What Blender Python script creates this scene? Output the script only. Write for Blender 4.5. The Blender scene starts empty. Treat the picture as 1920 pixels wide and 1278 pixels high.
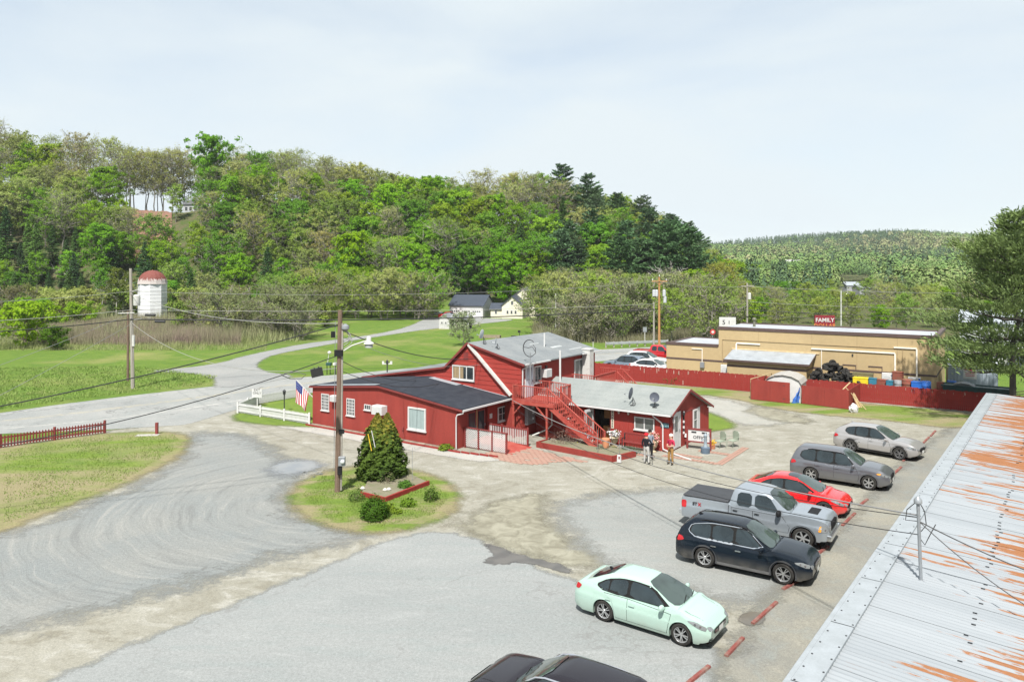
import bpy, bmesh, math, random
import numpy as np
from mathutils import Vector, Matrix
from mathutils.bvhtree import BVHTree

rnd = random.Random(11)
C = bpy.context.scene.collection
PI = math.pi
SC = bpy.context.scene

# ------------------------------------------------------------------ camera, sky, sun
EYE = 11.0
FL = 1400.0
HZ = 503.0
cam_d = bpy.data.cameras.new("camera")
cam = bpy.data.objects.new("camera", cam_d)
C.objects.link(cam)
cam.location = (0, 0, EYE)
cam.rotation_euler = (PI / 2, 0, 0)
cam_d.sensor_width = 36.0
cam_d.lens = FL * 36.0 / 1920.0
cam_d.shift_y = -(639.0 - HZ) / 1920.0
cam_d.clip_start = 0.2
cam_d.clip_end = 9000
SC.camera = cam

SUN_EL = math.radians(55)
SUN_DIR = Vector((-0.19, -1.0, 0)).normalized() * math.cos(SUN_EL) + Vector((0, 0, math.sin(SUN_EL)))
sun_d = bpy.data.lights.new("sun", 'SUN')
sun_d.energy = 5.0
sun_d.angle = math.radians(2.0)
sun_d.color = (1.0, 0.955, 0.89)
sun = bpy.data.objects.new("sun", sun_d)
sun.rotation_euler = SUN_DIR.to_track_quat('Z', 'Y').to_euler()
C.objects.link(sun)

world = bpy.data.worlds.new("World")
SC.world = world
world.use_nodes = True
wn, wl = world.node_tree.nodes, world.node_tree.links
wn.clear()
w_out = wn.new('ShaderNodeOutputWorld')
w_bg = wn.new('ShaderNodeBackground')
w_bg.inputs['Strength'].default_value = 0.1
w_sky = wn.new('ShaderNodeTexSky')
w_sky.sky_type = 'NISHITA'
w_sky.sun_disc = False
w_sky.sun_elevation = SUN_EL
w_sky.sun_rotation = math.radians(191)
w_sky.air_density = 1.0
w_sky.dust_density = 0.6
w_tc = wn.new('ShaderNodeTexCoord')
w_map = wn.new('ShaderNodeMapping')
w_map.inputs['Scale'].default_value = (1.0, 1.0, 3.6)
w_map.inputs['Rotation'].default_value = (0.1, 0.06, 0.4)
w_n = wn.new('ShaderNodeTexNoise')
w_n.inputs['Scale'].default_value = 1.9
w_n.inputs['Detail'].default_value = 7
w_n.inputs['Roughness'].default_value = 0.52
w_n.inputs['Distortion'].default_value = 0.35
w_r = wn.new('ShaderNodeMapRange')
w_r.inputs['From Min'].default_value = 0.34
w_r.inputs['From Max'].default_value = 0.60
w_r.inputs['To Min'].default_value = 0.68
w_r.inputs['To Max'].default_value = 1.0
w_mix = wn.new('ShaderNodeMix')
w_mix.data_type = 'RGBA'
w_mix.inputs['B'].default_value = (5.0, 5.5, 5.75, 1)
wl.new(w_tc.outputs['Generated'], w_map.inputs['Vector'])
wl.new(w_map.outputs['Vector'], w_n.inputs['Vector'])
wl.new(w_n.outputs['Fac'], w_r.inputs['Value'])
wl.new(w_r.outputs['Result'], w_mix.inputs['Factor'])
wl.new(w_sky.outputs['Color'], w_mix.inputs['A'])
wl.new(w_mix.outputs['Result'], w_bg.inputs['Color'])
wl.new(w_bg.outputs['Background'], w_out.inputs['Surface'])

vs = SC.view_settings
vs.view_transform = 'Standard'
vs.look = 'None'
vs.gamma = 1
vs.use_curve_mapping = False
vs.exposure = 0.72
SC.cycles.use_denoising = True
SC.cycles.max_bounces = 5
SC.cycles.diffuse_bounces = 2
SC.cycles.glossy_bounces = 3
SC.cycles.transmission_bounces = 4
SC.cycles.transparent_max_bounces = 10
SC.cycles.volume_bounces = 0
SC.cycles.sample_clamp_indirect = 4
SC.cycles.caustics_reflective = False
SC.cycles.caustics_refractive = False


# ------------------------------------------------------------------ helpers
def P(px, py, z=0.0):
 """world point at height z on the line of sight through a point of the photograph (used to survey the site)"""
 y = FL * (EYE - z) / (py - HZ)
 return Vector(((px - 960.0) / FL * y, y, z))


def PY(px, y, z=0.0):
 return Vector(((px - 960.0) / FL * y, y, z))


MATS = {}


def new_mat(name):
 m = bpy.data.materials.new(name)
 m.use_nodes = True
 nt = m.node_tree
 b = nt.nodes['Principled BSDF']
 return m, nt, b


def noise(nt, scale, detail=4, rough=0.5, coord='Object', vscale=None, dist=0.0, vec=None, rot=None):
 n = nt.nodes.new('ShaderNodeTexNoise')
 n.inputs['Scale'].default_value = scale
 n.inputs['Detail'].default_value = detail
 n.inputs['Roughness'].default_value = rough
 n.inputs['Distortion'].default_value = dist
 if vec is None:
  tc = nt.nodes.new('ShaderNodeTexCoord')
  vec = tc.outputs[coord]
 if vscale or rot:
  mp = nt.nodes.new('ShaderNodeMapping')
  if vscale:
   mp.inputs['Scale'].default_value = vscale
  if rot:
   mp.inputs['Rotation'].default_value = rot
  nt.links.new(vec, mp.inputs['Vector'])
  vec = mp.outputs['Vector']
 nt.links.new(vec, n.inputs['Vector'])
 return n.outputs['Fac']


def ramp(nt, src, a, b, lo=0.0, hi=1.0):
 r = nt.nodes.new('ShaderNodeMapRange')
 r.inputs['From Min'].default_value = a
 r.inputs['From Max'].default_value = b
 r.inputs['To Min'].default_value = lo
 r.inputs['To Max'].default_value = hi
 nt.links.new(src, r.inputs['Value'])
 return r.outputs['Result']


def mixc(nt, fac, a, b):
 m = nt.nodes.new('ShaderNodeMix')
 m.data_type = 'RGBA'
 if isinstance(fac, (int, float)):
  m.inputs['Factor'].default_value = fac
 else:
  nt.links.new(fac, m.inputs['Factor'])
 for k, v in (('A', a), ('B', b)):
  if isinstance(v, (tuple, list)):
   m.inputs[k].default_value = (v[0], v[1], v[2], 1)
  else:
   nt.links.new(v, m.inputs[k])
 return m.outputs['Result']


def math_n(nt, op, a, b=None, clamp=False):
 m = nt.nodes.new('ShaderNodeMath')
 m.operation = op
 m.use_clamp = clamp
 for i, v in enumerate((a, b)):
  if v is None:
   continue
  if isinstance(v, (int, float)):
   m.inputs[i].default_value = v
  else:
   nt.links.new(v, m.inputs[i])
 return m.outputs[0]


def bump(nt, b, src, strength=0.3, dist=0.02):
 bm = nt.nodes.new('ShaderNodeBump')
 bm.inputs['Strength'].default_value = strength
 bm.inputs['Distance'].default_value = dist
 nt.links.new(src, bm.inputs['Height'])
 nt.links.new(bm.outputs['Normal'], b.inputs['Normal'])


def mat(name, col, rough=0.6, metal=0.0, var=0.12, vs_=3.0, col2=None, amt=0.5, bmp=0.0, bs=40, vscale=None,
  spec=0.5, coat=0.0, lo=0.35, hi=0.7):
 """plain paint / wood / metal with grain and patchy wear"""
 if name in MATS:
  return MATS[name]
 m, nt, b = new_mat(name)
 n = noise(nt, vs_, 5, 0.6, vscale=vscale)
 c2 = col2 or tuple(max(0, c * (1 - var * 2.2)) for c in col)
 f = ramp(nt, n, lo, hi, 0, amt if col2 else 1.0)
 cc = mixc(nt, f, col, c2)
 if var:
  n2 = noise(nt, vs_ * 9, 3, 0.6)
  hs = nt.nodes.new('ShaderNodeHueSaturation')
  nt.links.new(cc, hs.inputs['Color'])
  nt.links.new(ramp(nt, n2, 0.3, 0.7, 1 - var * 0.6, 1 + var * 0.6), hs.inputs['Value'])
  cc = hs.outputs['Color']
 nt.links.new(cc, b.inputs['Base Color'])
 b.inputs['Roughness'].default_value = rough
 b.inputs['Metallic'].default_value = metal
 b.inputs['Specular IOR Level'].default_value = spec if rough < 0.65 else 0.12
 b.inputs['Coat Weight'].default_value = coat
 b.inputs['Coat Roughness'].default_value = 0.04
 if bmp:
  bump(nt, b, noise(nt, bs, 3, 0.6, vscale=vscale), bmp, 0.01)
 MATS[name] = m
 return m


class MB:
 """collects simple shapes into one mesh"""

 def __init__(s):
  s.v, s.f, s.m = [], [], []
  s.mi = 0

 def poly(s, pts, faces):
  o = len(s.v)
  s.v += [tuple(p) for p in pts]
  for f in faces:
   s.f.append(tuple(i + o for i in f))
   s.m.append(s.mi)
  return s

 def box(s, a, b, M=None):
  x0, y0, z0 = a
  x1, y1, z1 = b
  p = [(x0, y0, z0), (x1, y0, z0), (x1, y1, z0), (x0, y1, z0), (x0, y0, z1), (x1, y0, z1), (x1, y1, z1), (x0, y1, z1)]
  if M is not None:
   p = [tuple(M @ Vector(q)) for q in p]
  return s.poly(p, [(0, 3, 2, 1), (4, 5, 6, 7), (0, 1, 5, 4), (1, 2, 6, 5), (2, 3, 7, 6), (3, 0, 4, 7)])

 def bar(s, a, b, w=0.05, h=0.05, up=(0, 0, 1)):
  """rectangular bar from a to b"""
  a, b = Vector(a), Vector(b)
  d = (b - a).normalized()
  up = Vector(up)
  if abs(d.dot(up)) > 0.98:
   up = Vector((1, 0, 0))
  x = d.cross(up).normalized()
  y = x.cross(d)
  p = []
  for q in (a, b):
   for sx, sy in ((-1, -1), (1, -1), (1, 1), (-1, 1)):
    p.append(q + x * sx * w / 2 + y * sy * h / 2)
  return s.poly(p, [(0, 1, 2, 3), (7, 6, 5, 4), (0, 4, 5, 1), (1, 5, 6, 2), (2, 6, 7, 3), (3, 7, 4, 0)])

 def tube(s, pts, rad, n=8, cap=True):
  pts = [Vector(p) for p in pts]
  if not isinstance(rad, (list, tuple)):
   rad = [rad] * len(pts)
  o = len(s.v)
  prev = None
  for i, p in enumerate(pts):
   d = (pts[min(i + 1, len(pts) - 1)] - pts[max(i - 1, 0)]).normalized()
   ref = Vector((0, 0, 1)) if abs(d.z) < 0.95 else Vector((1, 0, 0))
   x = d.cross(ref).normalized() if prev is None else (prev - d * prev.dot(d)).normalized()
   prev = x
   y = d.cross(x)
   for k in range(n):
    a = 2 * PI * k / n
    s.v.append(tuple(p + (x * math.cos(a) + y * math.sin(a)) * rad[i]))
  for i in range(len(pts) - 1):
   for k in range(n):
    k2 = (k + 1) % n
    s.f.append((o + i * n + k, o + i * n + k2, o + (i + 1) * n + k2, o + (i + 1) * n + k))
    s.m.append(s.mi)
  if cap:
   s.f.append(tuple(o + k for k in reversed(range(n))))
   s.f.append(tuple(o + (len(pts) - 1) * n + k for k in range(n)))
   s.m += [s.mi, s.mi]
  return s

 def lathe(s, prof, n=20, M=None, cap=True):
  """profile of (radius, height) round z"""
  o = len(s.v)
  for r, z in prof:
   for k in range(n):
    a = 2 * PI * k / n
    p = Vector((r * math.cos(a), r * math.sin(a), z))
    s.v.append(tuple(M @ p if M is not None else p))
  for i in range(len(prof) - 1):
   for k in range(n):
    k2 = (k + 1) % n
    s.f.append((o + i * n + k, o + i * n + k2, o + (i + 1) * n + k2, o + (i + 1) * n + k))
    s.m.append(s.mi)
  if cap:
   s.f.append(tuple(o + k for k in reversed(range(n))))
   s.f.append(tuple(o + (len(prof) - 1) * n + k for k in range(n)))
   s.m += [s.mi, s.mi]
  return s

 def prism(s, prof, y0, y1, axis='y'):
  """polygon in (x,z) pushed along y (axis y) or polygon (x,y) pushed along z"""
  n = len(prof)
  if axis == 'y':
   p = [(a, y0, b) for a, b in prof] + [(a, y1, b) for a, b in prof]
  elif axis == 'x':
   p = [(y0, a, b) for a, b in prof] + [(y1, a, b) for a, b in prof]
  else:
   p = [(a, b, y0) for a, b in prof] + [(a, b, y1) for a, b in prof]
  fs = [tuple(range(n)), tuple(reversed(range(n, 2 * n)))]
  for i in range(n):
   j = (i + 1) % n
   fs.append((i, i + n, j + n, j))
  return s.poly(p, fs)

 def build(s, name, mats, parent=None, smooth=False, loc=None, rot=None, bevel=0, autos=None):
  me = bpy.data.meshes.new(name)
  me.from_pydata(s.v, [], s.f)
  if not isinstance(mats, (list, tuple)):
   mats = [mats]
  for m in mats:
   me.materials.append(m)
  if len(mats) > 1:
   me.polygons.foreach_set('material_index', s.m)
  bm = bmesh.new()
  bm.from_mesh(me)
  bmesh.ops.recalc_face_normals(bm, faces=bm.faces)
  if bevel:
   bmesh.ops.remove_doubles(bm, verts=bm.verts, dist=1e-5)
   bmesh.ops.bevel(bm, geom=list(bm.edges), offset=bevel, segments=1, affect='EDGES')
  bm.to_mesh(me)
  bm.free()
  if smooth:
   me.polygons.foreach_set('use_smooth', [True] * len(me.polygons))
   me.set_sharp_from_angle(angle=math.radians(autos or 40))
  return link(name, me, parent, loc, rot)


def link(name, data, parent=None, loc=None, rot=None):
 o = bpy.data.objects.new(name, data)
 C.objects.link(o)
 if parent is not None:
  o.parent = parent
 if loc is not None:
  o.location = loc
 if rot is not None:
  o.rotation_euler = (0, 0, rot) if isinstance(rot, (int, float)) else rot
 return o


def tag(o, label=None, cat=None, group=None, kind=None):
 if label:
  o['label'] = label
 if cat:
  o['category'] = cat
 if group:
  o['group'] = group
 if kind:
  o['kind'] = kind
 return o


def thing(name, label, cat, loc=(0, 0, 0), rotz=0.0, group=None):
 o = link(name, None, None, loc, rotz)
 o.empty_display_size = 0.2
 return tag(o, label, cat, group)


def copy_tree(o, parent=None):
 c = o.copy()
 C.objects.link(c)
 c.parent = parent
 for ch in list(o.children):
  copy_tree(ch, c)
 return c


def dup(o, loc, rotz=None, label=None, group=None, scale=None):
 c = copy_tree(o)
 c.location = loc
 if rotz is not None:
  c.rotation_euler = (0, 0, rotz)
 if label:
  c['label'] = label
 if group:
  c['group'] = group
 if scale is not None:
  c.scale = scale if isinstance(scale, (tuple, list)) else (scale,) * 3
 return c


def piece(src, parent, loc, rot=None, scale=None):
 """one more of a piece that shares its mesh"""
 c = bpy.data.objects.new(src.name.split('.')[0], src.data)
 C.objects.link(c)
 c.parent = parent
 c.location = loc
 if rot is not None:
  c.rotation_euler = rot
 if scale is not None:
  c.scale = scale
 return c


def text(name, body, size, material, parent, loc, rot, extrude=0.004, align='CENTER', spacing=1.0, line=1.0, bold=0.0):
 cu = bpy.data.curves.new(name, 'FONT')
 cu.body = body
 cu.size = size
 cu.extrude = extrude
 cu.offset = bold
 cu.align_x = align
 cu.align_y = 'CENTER'
 cu.space_character = spacing
 cu.space_line = line
 cu.resolution_u = 2
 cu.materials.append(material)
 tmp = bpy.data.objects.new(name, cu)
 C.objects.link(tmp)
 me = bpy.data.meshes.new_from_object(tmp.evaluated_get(bpy.context.evaluated_depsgraph_get()))
 bpy.data.objects.remove(tmp)
 me.name = name
 return link(name, me, parent, loc, rot)


def np_mesh(name, V, F, mats, attrs=None, smooth=False, midx=None):
 """fast mesh from numpy arrays, F is (n,3) or (n,4)"""
 me = bpy.data.meshes.new(name)
 V = np.asarray(V, dtype=np.float32)
 F = np.asarray(F, dtype=np.int32)
 n, k = F.shape
 me.vertices.add(len(V))
 me.vertices.foreach_set('co', V.ravel())
 me.loops.add(n * k)
 me.loops.foreach_set('vertex_index', F.ravel())
 me.polygons.add(n)
 me.polygons.foreach_set('loop_start', np.arange(0, n * k, k, dtype=np.int32))
 try:
  me.polygons.foreach_set('loop_total', np.full(n, k, dtype=np.int32))
 except Exception:
  pass
 if smooth:
  me.polygons.foreach_set('use_smooth', np.ones(n, dtype=bool))
 for m in (mats if isinstance(mats, (list, tuple)) else [mats]):
  me.materials.append(m)
 if midx is not None:
  me.polygons.foreach_set('material_index', np.asarray(midx, dtype=np.int32))
 for an, av in (attrs or {}).items():
  a = me.attributes.new(an, 'FLOAT', 'POINT')
  a.data.foreach_set('value', np.asarray(av, dtype=np.float32))
 me.update(calc_edges=True)
 me.validate()
 return me


def clip_poly(poly, axis, val, keep_above):
 out = []
 n = len(poly)
 for i in range(n):
  a, b = poly[i], poly[(i + 1) % n]
  da = (a[axis] - val) * (1 if keep_above else -1)
  db = (b[axis] - val) * (1 if keep_above else -1)
  if da >= 0:
   out.append(a)
  if (da > 0 and db < 0) or (da < 0 and db > 0):
   t = da / (da - db)
   out.append((a[0] + (b[0] - a[0]) * t, a[1] + (b[1] - a[1]) * t))
 return out


def sdf(poly, X, Y):
 """signed distance to a polygon, positive inside"""
 pts = np.array([(p[0], p[1]) for p in poly])
 d2 = np.full(X.shape, 1e18)
 ins = np.zeros(X.shape, dtype=bool)
 n = len(pts)
 for i in range(n):
  ax, ay = pts[i]
  bx, by = pts[(i + 1) % n]
  ex, ey = bx - ax, by - ay
  t = np.clip(((X - ax) * ex + (Y - ay) * ey) / (ex * ex + ey * ey + 1e-12), 0, 1)
  d2 = np.minimum(d2, (X - ax - t * ex) ** 2 + (Y - ay - t * ey) ** 2)
  c = ((ay > Y) != (by > Y)) & (X < (bx - ax) * (Y - ay) / (by - ay + 1e-12) + ax)
  ins ^= c
 d = np.sqrt(d2)
 return np.where(ins, d, -d)


def smoothstep(a, b, x):
 t = np.clip((x - a) / (b - a), 0, 1)
 return t * t * (3 - 2 * t)


# the site's two building directions
UD = Vector((0.8207, -0.5713, 0))
VD = Vector((0.5713, 0.8207, 0))
UA = math.atan2(UD.y, UD.x)


def px_list(pts, z=0.0):
 return [P(x, y, z) for x, y in pts]


def smooth_poly(pts, n=2):
 """round the corners of an outline (Chaikin)"""
 for _ in range(n):
  q = []
  for i in range(len(pts)):
   a, b = pts[i], pts[(i + 1) % len(pts)]
   q += [a * 0.75 + b * 0.25, a * 0.25 + b * 0.75]
  pts = q
 return pts
# ------------------------------------------------------------------ terrain
_cp = np.array([-900, -400, 0, 100, 330, 380, 450, 600, 700, 860, 1000, 1150, 1250, 1320, 1380, 2600], float)
_ch = np.array([37, 37, 37, 32, 29, 30, 33, 31, 28, 25.5, 25, 20, 12.5, 5, 0, 0], float)


def hfun(X, Y):
 X = np.asarray(X, float)
 Y = np.asarray(Y, float)
 a = 960 + FL * X / np.maximum(Y, 20)
 crest = np.interp(a, _cp, _ch)
 h = crest * smoothstep(176, 236, Y + 0 * X)
 h = h * (1 - 0.55 * smoothstep(300, 520, Y))
 h = h + 0.7 * np.sin(X * 0.07) * smoothstep(185, 215, Y) * (crest > 3)
 # the far ridge to the right
 far = np.interp(Y, [0, 250, 350, 600, 800, 950, 1150, 1330, 1500, 3000], [0, 0, -1, 11, 24, 36, 52, 61, 55, 20])
 side = np.interp(a, [1200, 1330, 1500, 1650, 1750, 1850, 2000, 2400], [0.7, 0.80, 0.93, 1.03, 1.0, 0.93, 0.88, 0.8])
 wob = 4.5 * np.sin(X * 0.011 + 1) * smoothstep(500, 900, Y) + 3 * np.sin(X * 0.023 + Y * 0.008) * smoothstep(500, 900, Y)
 g = smoothstep(260, 420, Y)
 return h * (1 - g * (a > 1250)) * 1.0 * np.where(a > 1250, 1 - g, 1) + np.where(far > 0, far * side, far) * smoothstep(1150, 1300, a) + wob * (a > 1200)


def hz(x, y):
 return float(hfun(x, y))


def vec_col(nt, vec):
 return vec


def grass_nodes(nt, base=(0.122, 0.185, 0.032), dry=(0.235, 0.225, 0.09), deep=(0.082, 0.145, 0.026), drylo=0.50, dryhi=0.70):
 n1 = noise(nt, 0.09, 5, 0.6)
 n2 = noise(nt, 0.7, 5, 0.65)
 n3 = noise(nt, 9.0, 4, 0.7)
 c = mixc(nt, ramp(nt, n2, 0.35, 0.65), base, deep)
 c = mixc(nt, ramp(nt, n1, drylo, dryhi, 0, 0.75), c, dry)
 hs = nt.nodes.new('ShaderNodeHueSaturation')
 nt.links.new(c, hs.inputs['Color'])
 nt.links.new(ramp(nt, n3, 0.25, 0.75, 0.62, 1.4), hs.inputs['Value'])
 return hs.outputs['Color'], n3


def ground_mat():
 m, nt, b = new_mat("field_grass")
 c, n3 = grass_nodes(nt)
 g = nt.nodes.new('ShaderNodeNewGeometry')
 sx = nt.nodes.new('ShaderNodeSeparateXYZ')
 nt.links.new(g.outputs['Position'], sx.inputs[0])
 # forest litter on the hillside instead of mown grass
 fy = ramp(nt, sx.outputs['Z'], 1.0, 4.0)
 ang = math_n(nt, 'DIVIDE', sx.outputs['X'], sx.outputs['Y'])
 fy = math_n(nt, 'MAXIMUM', fy, math_n(nt, 'MULTIPLY', ramp(nt, sx.outputs['Y'], 108, 122), ramp(nt, ang, 0.06, 0.10)))
 fy = math_n(nt, 'MAXIMUM', fy, math_n(nt, 'MULTIPLY', ramp(nt, sx.outputs['Y'], 104, 118), ramp(nt, ang, -0.26, -0.32)))
 c = mixc(nt, fy, c, mixc(nt, ramp(nt, noise(nt, 0.5, 5, 0.6), 0.4, 0.6), (0.10, 0.09, 0.05), (0.06, 0.09, 0.025)))
 nt.links.new(c, b.inputs['Base Color'])
 b.inputs['Roughness'].default_value = 0.95
 b.inputs['Specular IOR Level'].default_value = 0.1
 bump(nt, b, n3, 0.9, 0.12)
 return m


def grid_axis(lo, hi, mid, step, grow=1.045):
 a = [mid]
 s = step
 while a[-1] < hi:
  a.append(a[-1] + s)
  s *= grow
 b = [mid]
 s = step
 while b[-1] > lo:
  b.append(b[-1] - s)
  s *= grow
 return np.array(sorted(set(b + a)))


gx = np.concatenate([np.arange(-2600, -240, 60), np.arange(-240, 120, 4.0), np.arange(120, 1500, 14), np.arange(1500, 3600, 80)])
gy = np.concatenate([np.array([-1500, -400, -100, -30]), np.arange(-20, 170, 6.0), np.arange(170, 262, 3.0), np.arange(262, 620, 12), np.arange(620, 1700, 26), np.arange(1700, 5200, 300)])
GX, GY = np.meshgrid(gx, gy)
GZ = hfun(GX, GY)
GV = np.stack([GX, GY, GZ], -1).reshape(-1, 3)
ny, nx = GX.shape
ii = (np.arange(ny - 1)[:, None] * nx + np.arange(nx - 1)[None, :]).ravel()
GF = np.stack([ii, ii + 1, ii + nx + 1, ii + nx], -1)
tag(link("ground", np_mesh("ground", GV, GF, ground_mat(), smooth=True)), kind='structure')


def sheet(name, outline, res, z, material, margin=0.8, round_=2, kind='structure', hills=False):
 """a flat ground sheet whose ragged edge lives in its 'edge' attribute (metres inside the outline)"""
 pts = smooth_poly(outline, round_) if round_ else outline
 xs = [p[0] for p in pts]
 ys = [p[1] for p in pts]
 X = np.arange(min(xs) - margin - res, max(xs) + margin + res * 2, res)
 Y = np.arange(min(ys) - margin - res, max(ys) + margin + res * 2, res)
 XX, YY = np.meshgrid(X, Y)
 D = sdf(pts, XX, YY)
 ny, nx = XX.shape
 ii = (np.arange(ny - 1)[:, None] * nx + np.arange(nx - 1)[None, :])
 mx = np.maximum(np.maximum(D[:-1, :-1], D[1:, :-1]), np.maximum(D[:-1, 1:], D[1:, 1:]))
 ii = ii[mx > -margin]
 F = np.stack([ii, ii + 1, ii + nx + 1, ii + nx], -1)
 used, inv = np.unique(F, return_inverse=True)
 F = inv.reshape(F.shape)
 V = np.stack([XX.ravel()[used], YY.ravel()[used], np.full(len(used), z)], -1)
 me = np_mesh(name, V, F, material, {'edge': D.ravel()[used]})
 o = link(name, me)
 if kind:
  o['kind'] = kind
 return o


def ragged(m, nt, b, amp=0.8, scale=1.2, soft=0.25, off=0.0, scale2=9.0):
 """let the sheet fray out along its edge"""
 at = nt.nodes.new('ShaderNodeAttribute')
 at.attribute_name = 'edge'
 n = noise(nt, scale, 6, 0.7)
 n2 = noise(nt, scale2, 4, 0.7)
 v = math_n(nt, 'ADD', at.outputs['Fac'], math_n(nt, 'MULTIPLY', math_n(nt, 'SUBTRACT', n, 0.5), amp * 2.0))
 v = math_n(nt, 'ADD', v, math_n(nt, 'MULTIPLY', math_n(nt, 'SUBTRACT', n2, 0.5), soft * 2.6))
 fac = ramp(nt, v, off - soft, off + soft)
 tr = nt.nodes.new('ShaderNodeBsdfTransparent')
 mx = nt.nodes.new('ShaderNodeMixShader')
 out = nt.nodes['Material Output']
 nt.links.new(fac, mx.inputs[0])
 nt.links.new(tr.outputs[0], mx.inputs[1])
 nt.links.new(b.outputs[0], mx.inputs[2])
 nt.links.new(mx.outputs[0], out.inputs['Surface'])


def gravel_speckle(nt, c, scale=28, lo=0.8, hi=1.2):
 n = noise(nt, scale, 4, 0.75)
 hs = nt.nodes.new('ShaderNodeHueSaturation')
 nt.links.new(c, hs.inputs['Color'])
 nb = noise(nt, scale * 0.33, 5, 0.8)
 nt.links.new(math_n(nt, 'MULTIPLY', ramp(nt, n, 0.3, 0.7, lo - 0.06, hi + 0.06), ramp(nt, nb, 0.3, 0.7, 0.84, 1.16)), hs.inputs['Value'])
 return hs.outputs['Color'], n


def lot_mat():
 m, nt, b = new_mat("worn_gravel_dirt")
 # old broken paving, pale sand and darker damp silt, drawn out along the way the cars drive
 n1 = noise(nt, 0.22, 8, 0.62, dist=1.2, rot=(0, 0, 0.6))
 n2 = noise(nt, 0.60, 8, 0.70, dist=1.6, vscale=(0.75, 1.25, 1), rot=(0, 0, 0.6))
 n3 = noise(nt, 2.0, 6, 0.7, dist=0.8, rot=(0, 0, 0.6))
 c = mixc(nt, ramp(nt, n1, 0.38, 0.62), (0.258, 0.25, 0.212), (0.22, 0.212, 0.175))
 c = mixc(nt, ramp(nt, n2, 0.53, 0.64, 0, 0.7), c, (0.165, 0.153, 0.118))
 c = mixc(nt, ramp(nt, n2, 0.47, 0.36, 0, 0.9), c, (0.31, 0.303, 0.27))
 c = mixc(nt, ramp(nt, n3, 0.56, 0.68, 0, 0.45), c, (0.15, 0.14, 0.112))
 c, n = gravel_speckle(nt, c, 22, 0.82, 1.16)
 nt.links.new(c, b.inputs['Base Color'])
 b.inputs['Roughness'].default_value = 0.92
 b.inputs['Specular IOR Level'].default_value = 0.2
 bump(nt, b, n, 0.35, 0.03)
 ragged(m, nt, b, 1.0, 0.8, 0.3)
 return m


def asphalt_mat(name, c1, c2, amp=0.5, soft=0.12, cracks=0.0, stretch=None, dark=(0.12, 0.125, 0.125), tint=(0.195, 0.222, 0.218)):
 m, nt, b = new_mat(name)
 n1 = noise(nt, 0.22, 6, 0.6, dist=0.4, vscale=stretch, rot=(0, 0, 0.62) if stretch else None)
 n2 = noise(nt, 1.4, 6, 0.65, dist=0.5, vscale=stretch, rot=(0, 0, 0.62) if stretch else None)
 c = mixc(nt, ramp(nt, n1, 0.36, 0.64), c1, c2)
 c = mixc(nt, ramp(nt, n2, 0.5, 0.72, 0, 0.5), c, tint)
 c = mixc(nt, ramp(nt, n2, 0.42, 0.26, 0, 0.55), c, tuple(x * 1.2 for x in c2))
 c, n = gravel_speckle(nt, c, 30, 0.8, 1.17)
 if cracks:
  vo = nt.nodes.new('ShaderNodeTexVoronoi')
  vo.feature = 'DISTANCE_TO_EDGE'
  vo.inputs['Scale'].default_value = 0.17
  tc = nt.nodes.new('ShaderNodeTexCoord')
  mx = nt.nodes.new('ShaderNodeMix')
  mx.data_type = 'VECTOR'
  mx.inputs['Factor'].default_value = 0.12
  nz = nt.nodes.new('ShaderNodeTexNoise')
  nz.inputs['Scale'].default_value = 0.8
  nz.inputs['Detail'].default_value = 5
  nt.links.new(tc.outputs['Object'], nz.inputs['Vector'])
  sc = nt.nodes.new('ShaderNodeVectorMath')
  sc.operation = 'SCALE'
  sc.inputs['Scale'].default_value = 3.0
  nt.links.new(nz.outputs['Color'], sc.inputs[0])
  ad = nt.nodes.new('ShaderNodeVectorMath')
  nt.links.new(tc.outputs['Object'], ad.inputs[0])
  nt.links.new(sc.outputs[0], ad.inputs[1])
  nt.links.new(ad.outputs[0], vo.inputs['Vector'])
  gate = ramp(nt, noise(nt, 0.25, 3), 0.45, 0.6)
  f = math_n(nt, 'MULTIPLY', ramp(nt, vo.outputs['Distance'], 0.010, 0.002), gate)
  c = mixc(nt, math_n(nt, 'MULTIPLY', f, cracks), c, dark)
 nt.links.new(c, b.inputs['Base Color'])
 b.inputs['Roughness'].default_value = 0.85
 b.inputs['Specular IOR Level'].default_value = 0.25
 bump(nt, b, n, 0.3, 0.02)
 if amp:
  ragged(m, nt, b, amp, 0.9, soft)
 return m


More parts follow.
